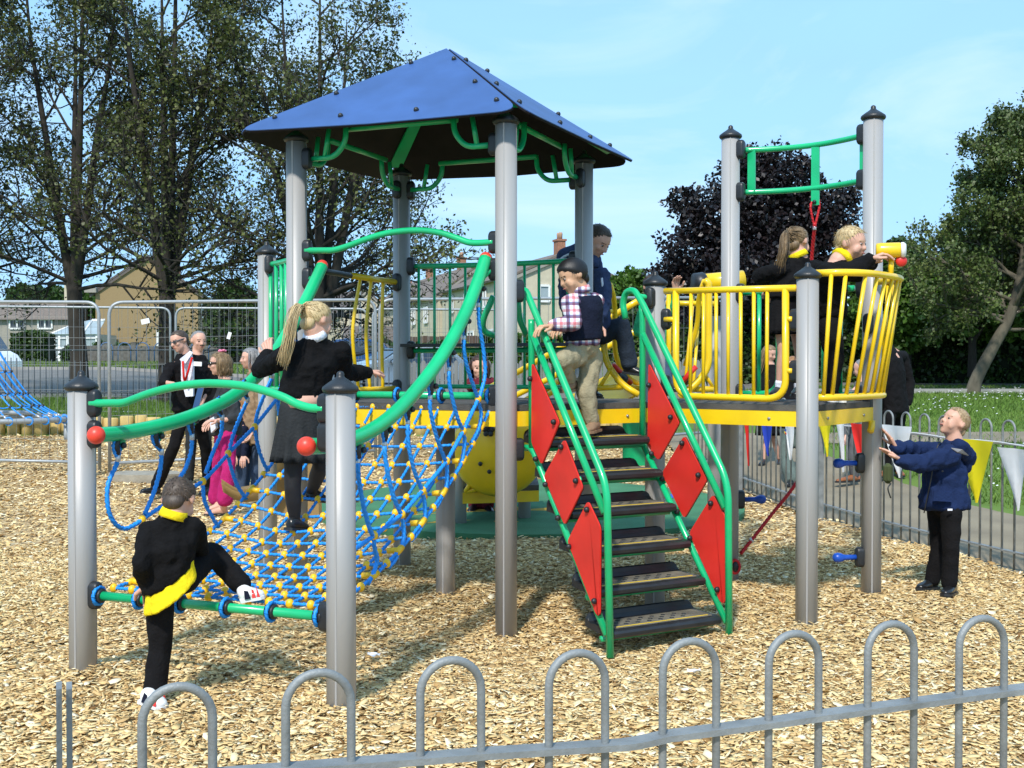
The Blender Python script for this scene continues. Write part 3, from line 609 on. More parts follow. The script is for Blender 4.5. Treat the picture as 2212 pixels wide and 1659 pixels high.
# ---- individual wood chips
M['chip'] = mat('wood_chip', (.58, .40, .20), .95, 0, .1, 30, spec=.06)
t_ = M['chip'].node_tree; b_ = t_.nodes['Principled BSDF']; gi = t_.nodes.new('ShaderNodeNewGeometry'); rp = t_.nodes.new('ShaderNodeValToRGB')
el = rp.color_ramp.elements; cols = [(0, (.20, .105, .04)), (.06, (.40, .24, .095)), (.2, (.58, .39, .18)), (.5, (.74, .52, .235)), (.75, (.81, .62, .32)), (.93, (.86, .72, .45)), (1, (.88, .77, .55))]
while len(el) < len(cols): el.new(.5)
for e, (p, c) in zip(el, cols): e.position = p; e.color = (*c, 1)
t_.links.new(gi.outputs['Random Per Island'], rp.inputs[0]); t_.links.new(rp.outputs[0], b_.inputs['Base Color'])
def chips(name, n, y0, y1, smin, smax, thick, lift, left=-.47, right=.47):
    Y = y0+(y1-y0)*np.sqrt(rng.random(n)*(1-(y0/y1)**2)+(y0/y1)**2) if y0 > 0 else rng.uniform(y0, y1, n)
    Y = np.sqrt(rng.uniform(y0*y0, y1*y1, n)); X = (rng.uniform(left, right, n))*Y+rng.normal(0, .1, n)
    k = (X < fence_x(Y)+.15*rng.random(n)-.1) & ~inpad(X, Y) & (Y < CB)
    X, Y = X[k], Y[k]; n = len(X)
    L = rng.uniform(smin, smax, n)*(.5+.8*rng.random(n)); wd_ = L*rng.uniform(.18, .62, n); th = thick*(.5+rng.random(n))
    a = rng.uniform(0, 2*np.pi, n); tilt = np.abs(rng.normal(0, .27, n)); tb = rng.uniform(0, 2*np.pi, n)
    u = np.stack([np.cos(a), np.sin(a), np.zeros(n)], 1); nrm = np.stack([np.sin(tilt)*np.cos(tb), np.sin(tilt)*np.sin(tb), np.cos(tilt)], 1)
    u = u-nrm*(u*nrm).sum(1)[:, None]; u /= np.linalg.norm(u, axis=1)[:, None]; vv = np.cross(nrm, u)
    c = np.stack([X, Y, terr(X, Y)+mound(X, Y)+.012+rng.uniform(0, 1, n)**1.6*lift+np.sin(tilt)*L*.25], 1)
    poly = np.array([(-.5, -.38), (.05, -.5), (.5, -.30), (.44, .40), (-.12, .5), (-.46, .28)])
    pj = poly[None]+rng.normal(0, .09, (n, 6, 2)); bend = rng.normal(0, .10, n)
    top = c[:, None]+u[:, None]*(pj[:, :, :1]*L[:, None, None])+vv[:, None]*(pj[:, :, 1:]*wd_[:, None, None])+nrm[:, None]*((pj[:, :, :1]**2)*(bend*L)[:, None, None])
    if thick > 0:
        bot = top-nrm[:, None]*th[:, None, None]; V_ = np.concatenate([top, bot], 1).reshape(-1, 3)
        base = (np.arange(n)*12)[:, None]; loops = [base+np.arange(6)[None]]; tot = [np.full(n, 6)]
        side = []
        for i in range(6): side.append(base+np.array([[i, i+6, (i+1) % 6+6, (i+1) % 6]]))
        side = np.stack(side, 1).reshape(-1, 4)
        li = np.concatenate([loops[0].ravel(), side.ravel()]); cnt = np.concatenate([np.full(n, 6), np.full(6*n, 4)])
    else:
        V_ = top.reshape(-1, 3); li = np.arange(6*n); cnt = np.full(n, 6)
    me = bpy.data.meshes.new(name); me.vertices.add(len(V_)); me.vertices.foreach_set('co', V_.astype(np.float32).ravel())
    me.loops.add(len(li)); me.loops.foreach_set('vertex_index', li.astype(np.int32)); st = np.concatenate([[0], np.cumsum(cnt)[:-1]])
    me.polygons.add(len(cnt)); me.polygons.foreach_set('loop_start', st.astype(np.int32)); me.update(calc_edges=True)
    return tag(put(name, me, 'chip'), kind='stuff')
Q_ = 1.0
chips('wood_chips', int(98000*Q_), 1.7, 5.2, .014, .052, .0020, .022, -.6, .56)
chips('wood_chips', int(172000*Q_), 5.1, 9.5, .018, .050, .0016, .020, -.58, .49)
chips('wood_chips', int(120000*Q_), 9.4, 17.4, .028, .06, 0, .02, -.50, .34)
# ---- rubber safety pad behind the frame
def disc(name, c, r, dz, m, z0=None, n=48, wob=.0):
    mb = MB(); pts = []
    for k in range(n):
        a = 2*math.pi*k/n; rr = 1+wob*math.sin(a*3+1)
        pts.append((c[0]+r[0]*rr*math.cos(a), c[1]+r[1]*rr*math.sin(a)))
    v = [(c[0], c[1], float(terr(c[0], c[1]))+dz)]+[(x, y, float(terr(x, y))+dz) for x, y in pts]+[(x, y, float(terr(x, y))-.1) for x, y in pts]
    f = [(0, 1+k, 1+(k+1) % n) for k in range(n)]+[(1+k, 1+n+k, 1+n+(k+1) % n, 1+(k+1) % n) for k in range(n)]
    return tag(mb.add(v, f, False).build(name, m), kind='structure')
disc('ground_rubber_pad', PADC, PADR, .055, 'rubber')
mb = MB(); c0 = Vector((-.05, 11.0)); pts = []
for k in range(16): a = 2*math.pi*k/16; rr = 1.05 if k % 2 == 0 else .42; pts.append((c0.x+rr*math.cos(a), c0.y+.75*rr*math.sin(a)))
mb.add([(x, y, float(terr(x, y))+.061) for x, y in pts]+[(c0.x, c0.y, float(terr(0, c0.y))+.061)], [(16, k, (k+1) % 16) for k in range(16)], False)
tag(mb.build('ground_rubber_star', 'rubbery'), kind='structure')
mb = MB(); mb.add([(x, y, float(terr(x, y))+.06) for x, y in [(1.0, 11.9), (1.6, 11.9), (1.8, 12.3), (.9, 12.3)]], [(0, 1, 2, 3)], False); tag(mb.build('ground_rubber_patch', 'rubberb'), kind='structure')
# ---- road, kerb, verge, right hand path
sheet('road', [x for x in xg if -201 < x < 91], [27, 28.5, 30, 33, 36, 38, 40, 40.5], .014, 'road')
def kerb(y, h):
    mb = MB(); v = []; xs = [x for x in xg if -201 < x < 91]
    for x in xs:
        for (dy, dz) in ((0, -.1), (0, h), (.15, h), (.15, -.1)): v.append((x, y+dy, float(terr(x, y))+dz))
    f = [(4*i+k, 4*i+(k+1) % 4, 4*i+4+(k+1) % 4, 4*i+4+k) for i in range(len(xs)-1) for k in range(4)]
    tag(mb.add(v, f, False).build('kerb', mat('kerb_concrete', (.3, .29, .27), .9, 0, .1, 3)), kind='structure')
kerb(26.9, .11); kerb(40.5, .12)
mb = MB(); v = []; ys = np.linspace(5.5, 17.5, 30)
for y in ys:
    fx = float(fence_x(y)); wv = .12*math.sin(y*1.9)
    for d in (-.02, .7, 1.5, 2.3+wv): v.append((fx+d, y, float(terr(fx, y))+.013-.02*(d > 2)))
f = [(4*i+k, 4*i+k+1, 4*i+5+k, 4*i+4+k) for i in range(len(ys)-1) for k in range(3)]
tag(mb.add(v, f).build('path', 'path'), kind='structure')
mb = MB(); v = []; xs = np.linspace(1.5, 30, 30)
for x in xs:
    y = 16.2+.05*(x-2); v += [(x, y, float(terr(x, y))+.012), (x, y+1.3, float(terr(x, y+1.3))+.012)]
tag(mb.add(v, [(2*i, 2*i+2, 2*i+3, 2*i+1) for i in range(29)]).build('path', 'path'), kind='structure')
# ---- grass blades and daisies
def blades(name, n, reg, hmin, hmax, m, lean=.35, wdt=.006):
    x0, x1, y0, y1, test = reg; X = rng.uniform(x0, x1, n); Y = rng.uniform(y0, y1, n); k = test(X, Y); X, Y = X[k], Y[k]; n = len(X)
    a = rng.uniform(0, 2*np.pi, n); h = rng.uniform(hmin, hmax, n); z = terr(X, Y); ww = wdt*(.6+.8*rng.random(n))*(1+Y*.03)
    dx, dy = np.cos(a)*ww, np.sin(a)*ww; lx, ly = rng.normal(0, lean, n)*h, rng.normal(0, lean, n)*h
    V_ = np.stack([np.stack([X-dx, Y-dy, z], 1), np.stack([X+dx, Y+dy, z], 1), np.stack([X+lx+dx*.2, Y+ly+dy*.2, z+h], 1), np.stack([X+lx-dx*.2, Y+ly-dy*.2, z+h], 1)], 1).reshape(-1, 3)
    me = bpy.data.meshes.new(name); me.vertices.add(4*n); me.vertices.foreach_set('co', V_.astype(np.float32).ravel()); me.loops.add(4*n); me.loops.foreach_set('vertex_index', np.arange(4*n, dtype=np.int32))
    me.polygons.add(n); me.polygons.foreach_set('loop_start', np.arange(0, 4*n, 4, dtype=np.int32)); me.update(calc_edges=True)
    return tag(put(name, me, m), kind='stuff')
M['blade'] = mat('grass_blade', (.165, .25, .045), .7, 0, 0, .8, spec=.3, col2=(.085, .165, .022), trans=.3, island=.45)
M['blade2'] = mat('verge_grass_blade', (.17, .22, .05), .7, 0, 0, 3, spec=.3, col2=(.09, .15, .02), trans=.3, island=.4)
blades('grass', 60000, (-10.5, 1.5, 17.6, 26.8, lambda X, Y: (X < .25*(Y-10)) & (X > -.5*Y)), .07, .26, 'blade')
def rgrass(X, Y): return (X > fence_x(np.minimum(Y, 14.6))+2.25+.15*np.sin(Y*3)) & (X < .47*Y+.5) & ~((Y > 16.2+.05*(X-2)) & (Y < 17.5+.05*(X-2)) & (np.random.default_rng(1).random(len(X)) < .85))
blades('grass', 95000, (3, 15, 8.5, 30, rgrass), .02, .085, 'blade', .6)
blades('grass', 30000, (-36, 20, 41, 70, lambda X, Y: (np.abs(X) < .47*Y)), .05, .16, 'blade2', .5, .012)
n = 1500; X = rng.uniform(3, 15, n); Y = rng.uniform(9, 29, n); k = rgrass(X, Y) & (np.sin(X*1.1)*np.sin(Y*.8+X*.3) > -.35*rng.random(n)); X, Y = X[k], Y[k]; mb = MB()
q = []
for x, y in zip(X, Y):
    z = float(terr(x, y))+.075; r_ = .006+.00035*y
    q.append([(x-r_, y-r_, z), (x+r_, y-r_, z+.006), (x+r_, y+r_, z+.012), (x-r_, y+r_, z+.006)])
mb.quads(q); tag(mb.build('daisies', 'white'), kind='stuff')

# ---- scraps of paper lying on the chips
M['scrap'] = mat('scrap_paper', (.72, .72, .74), .8)
for i, (px, py, lab) in enumerate([(808, 1422, 'crumpled white paper scrap on the chips right of the near centre post'), (1500, 1448, 'small white paper scrap on the chips in front of the stairs'), (1447, 1172, 'white paper scrap on the shaded chips left of the stairs foot')]):
    p = G(px, py, .035); g = random.Random(i+5); mb = MB(); v = []
    for a in range(5):
        for b in range(4): v.append((p.x+(a-2)*.017+g.uniform(-.006, .006), p.y+(b-1.5)*.016+g.uniform(-.006, .006), p.z+bed(p.x, p.y)+.012+g.uniform(0, .018)))
    mb.add(v, [(a*4+b, (a+1)*4+b, (a+1)*4+b+1, a*4+b+1) for a in range(4) for b in range(3)], False); tag(mb.build('paper_scrap', 'scrap'), lab, 'litter', 'paper scraps')
# ================================================================== fences, edging, bunting
def hoop_mesh(h, w_, r, name, m, low=0):      # inverted U in local X-Z, feet at z=low
    pts = [Vector((-w_/2, 0, low)), Vector((-w_/2, 0, h-w_/2))]+[Vector((-w_/2*math.cos(a), 0, h-w_/2+w_/2*math.sin(a))) for a in [math.pi*k/14 for k in range(1, 14)]]+[Vector((w_/2, 0, h-w_/2)), Vector((w_/2, 0, low))]
    return pm(MB().tube(pts, r, 12), name, m)
# near fence: z of the tops .95 m, seen from just behind it
fa, fb = Vector((-.578, 2.02)), Vector((1.027, 2.545)); fd = (fb-fa)/7; ang = math.atan2(fd.y, fd.x)
nf = thing('bow_top_fence', (.2, 2.3, 0), 'low grey galvanised bow top fence running along the near edge in front of everything', 'fence', 'bow top fences')
hm = hoop_mesh(.945, .118, .0082, 'hoop', 'galv', -.05)
cent = [383, 688, 974, 1247, 1490, 1715, 1925, 2121]
hp = []
for i, x in enumerate(cent):
    pl = (fa, fb); p = V(x, 1400, *pl); hp.append(Vector((p.x, p.y)))
hp = [hp[0]-fd*2, hp[0]-fd*1]+hp+[hp[-1]+fd, hp[-1]+fd*2]
for i, p in enumerate(hp[1:]): 
    if i == 0: continue
    place('hoop', hm, V3(p, (.004, -.004, 0, .003, -.003, .002, 0, .004, 0, 0, .0)[i % 11]), nf, (0, 0, ang+.02*math.sin(i*2.1)))
rz_ = lambda i: .808
def railbar(pts, hh, ww, name, m, par):        # rectangular bar along plan points with z
    mb = MB(); v = []; n = len(pts)
    for i, p in enumerate(pts):
        d = (pts[min(i+1, n-1)]-pts[max(i-1, 0)]); d.z = 0; d.normalize(); s = Vector((d.y, -d.x, 0))*ww/2
        for a, b in ((-1, -1), (-1, 1), (1, 1), (1, -1)): v.append(p+s*a+Vector((0, 0, b*hh/2)))
    f = [(4*i+k, 4*i+(k+1) % 4, 4*i+4+(k+1) % 4, 4*i+4+k) for i in range(n-1) for k in range(4)]+[(3, 2, 1, 0), tuple(4*(n-1)+k for k in range(4))]
    return mb.add(v, f, False).build(name, m, par)
rp_ = [V(x, y, fa, fb) for x, y in ((250, 1690), (475, 1668), (640, 1655), (1050, 1623), (1320, 1606), (1350, 1604), (1378, 1600), (1405, 1594), (1440, 1586), (1640, 1560), (1880, 1527), (2212, 1484), (2400, 1460))]
railbar([p+Vector((0, 0, -.004)) for p in rp_], .0125, .042, 'rail', 'galv', nf)
lo = [Vector((p.x, p.y, .1)) for p in rp_]; railbar(lo, .0125, .042, 'rail', 'galv', nf)
for x0, x1, dy in ((121, 139, .0), (143, 161, .03)):
    a = W(x0, 1490, 1.86+dy); b = W(x1, 1484, 1.88+dy); mb = MB(); d = Vector((b.x-a.x, .012, 0)); mb.prism([Vector((a.x, a.y, -.05)), Vector((b.x, a.y+.01, -.05)), Vector((b.x, a.y+.01, b.z)), Vector((a.x, a.y, a.z))], (-.0175, .045, 0)); mb.build('end_post', 'galv', nf)
# right rear fence, two bays meeting at the post by the lookout
rf = thing('bow_top_fence', (3.2, 10, .1), 'grey bow top fence behind the boy in the blue jacket, hung with bunting', 'fence', 'bow top fences')
def fp(y): return Vector((float(fence_x(y)), y))
hm2 = hoop_mesh(1.10, .13, .0085, 'hoop', 'galv', .02)
ys = []; y = 7.0
while y < 14.5: ys.append(y); y += .243
for y in ys:
    p = fp(y); d = fp(y+.1)-fp(y-.1); place('hoop', hm2, V3(p, float(terr(p.x, p.y))), rf, (0, 0, math.atan2(d.y, d.x)+.03*math.sin(y*7)))
yy = [6.9, 7.5, 8.3, 9, 10, 11.4, 12.9, 14.5]
for h in (.93, .15): railbar([V3(fp(y), float(terr(0, y))+h) for y in yy], .012, .042, 'rail', 'galv', rf)
def fy(px):          # distance at which the fence passes the sighting px
    best = min((abs(1106+FPX*float(fence_x(y))/y-px), y) for y in np.arange(6.9, 14.6, .01)); return best[1]
for y in (7.1, fy(1784), fy(1608)):
    p = fp(y)+Vector((-.05, 0)); z = float(terr(0, y)); MB().box(V3(p, z+.5), (.05, .05, 1.2), rz(.2)).build('post', 'galv', rf)
# bunting along it
bt = thing('bunting', (3.2, 10, 1), 'string of white, yellow, red and blue pennants tied along the rear bow top fence', 'bunting')
M['flagw'] = mat('white_pennant_cloth', (.78, .78, .80), .8, trans=.35, bump=.3, bs=8); M['flagy'] = mat('yellow_pennant_cloth', (.86, .72, .01), .8, trans=.35, bump=.3, bs=8)
M['flagr'] = mat('red_pennant_cloth', (.75, .02, .015), .8, trans=.3, bump=.3, bs=8); M['flagb'] = mat('blue_pennant_cloth', (.015, .05, .42), .8, trans=.3, bump=.3, bs=8)
cord = []
for y in np.arange(7, 14.4, .25): p = fp(y)+Vector((-.035, -.01)); cord.append(V3(p, float(terr(0, y))+.945-.015*math.sin(y*4)**2))
MB().tube(cord, .006, 6).build('cord', 'flagw', bt)
flags = [(1625, 'flagr', 882, 1005, .5), (1667, 'flagb', 882, 984, 1), (1716, 'flagw', 890, 992, .9), (1795, 'flagy', 895, 985, 1), (1828, 'flagw', 905, 1018, .6), (1868, 'flagr', 915, 1000, .9), (1950, 'flagw', 919, 1030, 1.5), (2116, 'flagy', 949, 1083, 2.0), (2204, 'flagw', 968, 1100, 1.4)]
for px, m, y0, y1, ws in flags:
    Y = fy(px); p = fp(Y)+Vector((-.055, -.015)); d = (fp(Y+.1)-fp(Y-.1)).normalized(); zt = W(px, y0, Y).z; zb = W(px, y1, Y).z; w_ = .125*ws*Y/10*1.15
    mb = MB(); v = []; f = []; n = 8; sway = -.06
    for i in range(n+1):
        t = i/n; ww = w_*(1-t*.96); z = zt+(zb-zt)*t
        for k in range(5):
            s = k/4*2-1; ripple = .025*math.sin(s*4+t*3+px); v.append(V3(p+d*(ww*s+sway*t)+Vector((-.6, -.8))*(ripple+.02), z))
    for i in range(n):
        for k in range(4): f.append((i*5+k, i*5+k+1, i*5+6+k, i*5+5+k))
    fl = mb.add(v, f).build('pennant', m, bt)
    if m == 'flagw' and px in (1716, 1950):   # small blue, red and yellow emblem printed on the cloth
        e0 = V3(p, zt+(zb-zt)*.42)+Vector((-.05, -.066, 0)); e = MB()
        for (dx, dz, rr, mm) in ((0, .02, .02, 'bluepeg'), (-.005, -.012, .017, 'red'), (.018, -.002, .016, 'yellow')):
            MB().sph(e0+V3(d*dx, dz), (rr, .003, rr*.8), 8, 5, (V3(d, 0), V3(Vector((-d.y, d.x)), 0), Vector((0, 0, 1)))).build('printed_emblem', mm, fl)
# wire mesh site panels
M['wire'] = mat('mesh_wire', (.25, .26, .26), .5, .4)
def mesh_panel(a, b, h, label, z=None, foot=.08, grp='wire mesh site panels', sx=.105, corner=.17):
    a = Vector(a); b = Vector(b); za = float(terr(*a)) if z is None else z; zb = float(terr(*b)) if z is None else z
    t = thing('mesh_panel', V3(a, za), label, 'fence panel', grp); L = (b-a).length
    def q(s, z_): return V3(a.lerp(b, s/L), za+(zb-za)*s/L+foot+z_)
    mb = MB(); mb.tube(fillet([q(0, -.08), q(0, h), q(L, h), q(L, -.08)], corner, 8), .021, 10); mb.tube([q(0, .05), q(L, .05)], .019, 8); mb.build('tube_frame', 'zinc', t)
    mb = MB(); n = int(L/sx)
    for i in range(1, n): mb.tube([q(i*L/n, .05), q(i*L/n, h-.02)], .0022, 4, False)
    for zz in (.32, .62, .92, 1.22, 1.55): 
        if zz < h-.1: mb.tube([q(0, zz), q(L, zz)], .0024, 4, False)
    tag(mb.build('wire_infill', 'wire', t)); return t
mesh_panel((-7.4, 14.3), (-4.97, 14.0), 1.98, 'near wire mesh panel at the left edge, beside the blue rope net')
mesh_panel((-4.83, 13.95), (-1.75, 14.9), 1.98, 'near wire mesh panel behind the man in glasses')
mesh_panel((-9.9, 20.6), (-6.05, 20.6), 1.9, 'far wire mesh panel behind the blue rope net')
mesh_panel((-5.95, 20.6), (-2.6, 20.9), 1.9, 'far wire mesh panel behind the couple in dark jackets')
mesh_panel((-1.7, 14.95), (.9, 15.6), 1.98, 'wire mesh panel seen under the blue roof, left of the cream gable')
mesh_panel((1.0, 15.7), (3.2, 16.9), 1.98, 'wire mesh panel seen behind the stairs')
mesh_panel((-2.5, 20.9), (.2, 21.2), 1.9, 'far wire mesh panel in front of the white car')
# tied tags and clip
tg = W(314, 694, 13.85); tag(MB().box(tg, (.10, .006, .06), Matrix.Rotation(-.22, 4, 'Y')).build('paper_tag', 'white'), 'torn white paper label tied to the near mesh panel, above the glasses man', 'tag', 'tags on the mesh')
tg = W(495, 725, 14.0); tag(MB().box(tg, (.042, .006, .085), Matrix.Rotation(.3, 4, 'Y')).build('paper_tag', 'white'), 'narrow white tag on the mesh panel, above the woman in sunglasses', 'tag', 'tags on the mesh')
# concrete block under the panel joint
M['concrete'] = mat('weathered_concrete', (.30, .27, .215), .95, 0, .2, 8, .4, 40)
p = W(268, 1012, 12.9); z = float(terr(p.x, 13.3))
mb = MB(); pts = [(-.42, 0), (-.3, -.16), (.25, -.2), (.46, -.09), (.50, .07), (.36, .1), (.30, .17), (-.3, .17)]
mb.prism([(p.x+x, 13.6+y*1.6, z-.02) for x, y in pts], (0, 0, .13)); tag(mb.build('fence_foot', 'concrete'), 'grey block foot under the joint of the near mesh panels', 'fence foot')
for a, lab in (((-4.9, 13.95), None),):
    mb = MB(); x, y = a; z = float(terr(x, y)); mb.prism([(x-.02, y-.3, z+.02), (x-.35, y-.3, z+.02), (x-.02, y-.3, z+.40)], (0, .02, 0)); tag(mb.build('brace_plate', 'zinc'), 'triangular grey steel brace at the foot of the near mesh panels', 'brace')
# timber log edging
M['log'] = mat('pine_log', (.50, .36, .13), .8, 0, .18, 9, .3, 40, stretch=(1, 1, .2))
le = thing('log_edging', (-5, 17.5, .4), 'row of short upright round pine logs edging the chip bed at the back', 'edging')
x = -9.0; i = 0
while x < 2.3:
    r_ = .10+.012*math.sin(i*2.3); hgt = .27+.02*math.sin(i*1.7); y = 17.5+.04*math.sin(i*.9); z = float(terr(x, y))
    vis = True
    MB().lathe((x, y, z-.1), [(r_, 0), (r_, .1+hgt-.015), (r_-.015, .1+hgt)], 14).build('log', 'log', le) if vis else None
    x += r_*2+.012; i += 1
# low railings along the far side of the road edge (left) and picket fence (middle)
M['darkrail'] = mat('dark_railing_paint', (.06, .075, .085), .6, .2)
lr = thing('railing', (-8, 26, .8), 'thin dark vertical bar railing along the road edge behind the mesh panels', 'railing')
mb = MB(); x = -12.5; 
while x < -2.2: z = float(terr(x, 26)); mb.tube([(x, 26, z), (x, 26, z+1.0)], .012, 5); x += .13
tag(mb.build('bars', 'darkrail', lr)); MB().tube([(-12.6, 26, .9+.95), (-2.2, 26, .9+.95)], .02, 6).build('rail', 'darkrail', lr); MB().tube([(-12.6, 26, .9), (-2.2, 26, .9)], .02, 6).build('rail', 'darkrail', lr)
br = thing('hoop_railing', (-20, 76, 1.7), 'small blue painted hoop railing by the brown gable house wall', 'railing')
M['bluerail'] = mat('blue_painted_rail', (.06, .12, .25), .6)
for i in range(9):
    x = -26.2+i*1.15; mb = MB(); z = 1.72; pts = [Vector((x, 74, z)), Vector((x, 74, z+.85))]+[Vector((x+.4-.4*math.cos(a), 74, z+.85+.4*math.sin(a))) for a in [math.pi*k/8 for k in range(1, 8)]]+[Vector((x+.8, 74, z+.85)), Vector((x+.8, 74, z))]
    mb.tube(pts, .04, 6); mb.build('hoop', 'bluerail', br)
M['picket'] = mat('weathered_picket_wood', (.20, .20, .19), .9, 0, .2, 6, .3, 30, stretch=(1, 1, .1))
pf = thing('picket_fence', (.0, 24.5, .8), 'weathered grey wooden picket fence seen behind the woman in the maroon scarf', 'fence')
mb = MB(); x = -2.2; i = 0
while x < 4.0:
    z = float(terr(x, 24.5)); h = 1.1+.03*math.sin(i*2.7); mb.prism([(x, 24.5, z), (x+.085, 24.5, z), (x+.085, 24.5, z+h-.04), (x+.0425, 24.5, z+h), (x, 24.5, z+h-.04)], (0, .02, 0)); x += .098; i += 1
mb.build('pickets', 'picket', pf)
# ================================================================== trees and hedges
M['bark'] = mat('dark_bark', (.036, .030, .023), .95, 0, .35, 6, .8, 25, stretch=(1, 1, .25))
M['bark2'] = mat('grey_bark', (.11, .095, .068), .95, 0, .35, 5, .8, 20, stretch=(1, 1, .3))
def leafmat(n, c1, c2, tr=.22, isl=.5, rough=.5): M[n] = mat(n, c1, rough, 0, 0, .45, spec=.45, col2=c2, trans=tr, island=isl)
leafmat('olive_leaf', (.13, .14, .036), (.055, .070, .018), .28, .6)
leafmat('purple_leaf', (.019, .0115, .0125), (.008, .006, .007), .10, .7, .42)
leafmat('birch_leaf', (.115, .15, .038), (.052, .082, .020), .25, .5)
leafmat('bright_leaf', (.085, .17, .020), (.045, .10, .012), .25, .5)
leafmat('mid_leaf', (.055, .105, .020), (.026, .058, .012), .2, .5)
leafmat('hedge_leaf', (.040, .080, .012), (.018, .042, .008), .12, .5)
leafmat('yellow_leaf', (.19, .20, .02), (.09, .13, .015), .25, .5)
def leaves_mesh(pos, size, seed, up=.3):
    g = np.random.default_rng(seed); n = len(pos); pos = np.asarray(pos)
    nr = g.normal(0, 1, (n, 3)); nr[:, 2] += up; nr /= np.linalg.norm(nr, axis=1)[:, None]
    u = np.cross(nr, g.normal(0, 1, (n, 3))); u /= np.linalg.norm(u, axis=1)[:, None]; v = np.cross(nr, u)
    s = (size*(.6+.8*g.random(n)))[:, None]
    V_ = np.stack([pos-u*s*.5, pos-v*s*.34+nr*s*.06, pos+u*s*.5-nr*s*.05, pos+v*s*.34+nr*s*.06], 1).reshape(-1, 3)
    me = bpy.data.meshes.new('leaves'); me.vertices.add(4*n); me.vertices.foreach_set('co', V_.astype(np.float32).ravel()); me.loops.add(4*n); me.loops.foreach_set('vertex_index', np.arange(4*n, dtype=np.int32))
    me.polygons.add(n); me.polygons.foreach_set('loop_start', np.arange(0, 4*n, 4, dtype=np.int32)); me.update(calc_edges=True); return me
def branchy(root, pts0, r0, seed, levels, nch, lmul, spread, upb, leafn, lsize, lspread, name, label, cat, group, leafm, barkm, start=.25, extra=None, minr=.006, clip=None):
    """trunk given as a polyline of points with radii; side limbs grow from it, each level shorter and thinner"""
    g = random.Random(seed); wood = MB(); L = []
    def grow(p, d, ln, r, lev):
        n = 5 if lev < 2 else 4; P_ = [p]; dd = d.copy()
        for i in range(n):
            j = Vector((g.gauss(0, 1), g.gauss(0, 1), g.gauss(0, 1)))*(.13 if lev < 2 else .2)
            dd = (dd+j+Vector((0, 0, upb*(.5 if lev < 1 else 1)))).normalized(); P_.append(P_[-1]+dd*ln/n)
        rr = [max(minr, r*(1-.62*i/n)) for i in range(n+1)]
        wood.tube(P_, rr, 7 if lev == 0 else 5 if lev == 1 else 3, False)
        if lev >= levels-1:
            for _ in range(leafn):
                q = P_[g.randint(1, n)].lerp(P_[g.randint(1, n)], g.random()); L.append(q+Vector((g.gauss(0, lspread), g.gauss(0, lspread), g.gauss(0, lspread))))
        if lev < levels:
            k = nch[min(lev, len(nch)-1)]
            for i in range(k):
                t = .22+.78*(i+g.random())/k; q = P_[min(n-1, int(t*n))].lerp(P_[min(n, int(t*n)+1)], t*n-int(t*n) if t < 1 else 0)
                a = g.uniform(0, 2*math.pi); _, s, u = frame(dd); sd = (s*math.cos(a)+u*math.sin(a))
                nd = (dd*(1-spread[min(lev, len(spread)-1)])+sd*spread[min(lev, len(spread)-1)]).normalized()
                grow(q, nd, ln*lmul*(.7+.5*g.random())*(1-.35*t), r*.5, lev+1)
    for tr_, lim in pts0:                     # each stem: [(Vector, radius)], limbs [(t, dir, length, radius)]
        wood.tube(cr([q for q, _ in tr_], 5), list(np.interp(np.linspace(0, len(tr_)-1, (len(tr_)-1)*5+1), range(len(tr_)), [r for _, r in tr_])), 10)
        for t, d, ln, r in lim:
            i = min(len(tr_)-2, int(t)); grow(tr_[i][0].lerp(tr_[i+1][0], t-i), Vector(d).normalized(), ln, r, 0)
    t = thing(name, root, label, cat, group); tb = wood.build('trunk', barkm, t)
    if clip is not None: L = [q for q in L if clip(q)]
    cm = leaves_mesh([tuple(q) for q in L], lsize, seed); co = put('crown', cm, leafm, t); return t
# three street trees on the left, steep limbs and thin foliage
def street_tree(px, Y, forks, seed, label, hgt=8.6, spread=1, lean=0, leafn=4, r=.2):
    b = W(px, 800, Y); z0 = float(terr(b.x, Y)); base = Vector((b.x, Y, z0)); g = random.Random(seed); stems = []
    fz = z0+forks[0]
    trunk = [(base-Vector((0, 0, .2)), r*1.25), (base+Vector((lean*.1, 0, .9)), r), (Vector((b.x+lean*.5, Y, z0+forks[0]*.6)), r*.92), (Vector((b.x+lean, Y, fz)), r*.85)]
    stems.append((trunk, []))
    top = Vector((b.x+lean, Y, fz))
    for i, (dx, dy, f) in enumerate(forks[1]):
        st = [(top-Vector((0, 0, .35)), r*.62), (top+Vector((dx*.25, dy*.25, hgt*.16)), r*.5), (top+Vector((dx*.55, dy*.55, hgt*.42)), r*.36), (top+Vector((dx*.85, dy*.85, hgt*.7*f)), r*.2), (top+Vector((dx, dy, hgt*f)), r*.05)]
        lim = []
        for k in range(12):
            t = .15+3.7*(k+g.random()*.8)/12; a = g.uniform(0, 2*math.pi)
            if dx or dy: a = math.atan2(dy, dx)+g.gauss(0, 1.15)
            fl = max(0, 1.2-t); lim.append((t, (math.cos(a)*(.72+.5*fl)*spread, math.sin(a)*(.72+.5*fl)*spread, .62+.25*g.random()-.45*fl), (2.75-.45*t)*spread*(.8+.4*g.random()), r*(.27-.045*t)))
        stems.append((st, lim))
    return branchy(base, stems, r, seed, 3, [6, 4, 4], .60, [.5, .55, .6], .06, leafn, .085, .13, 'street_tree', label, 'tree', 'street trees', 'olive_leaf', 'bark')
street_tree(172, 27.5, (2.7, [(-1.3, .3, 1), (.25, .1, 1.1), (1.2, -.4, .9), (-.3, 1.0, .9)]), 11, 'leftmost street tree, its dark trunk rising behind the blue rope net and van', lean=-.12, spread=1.1)
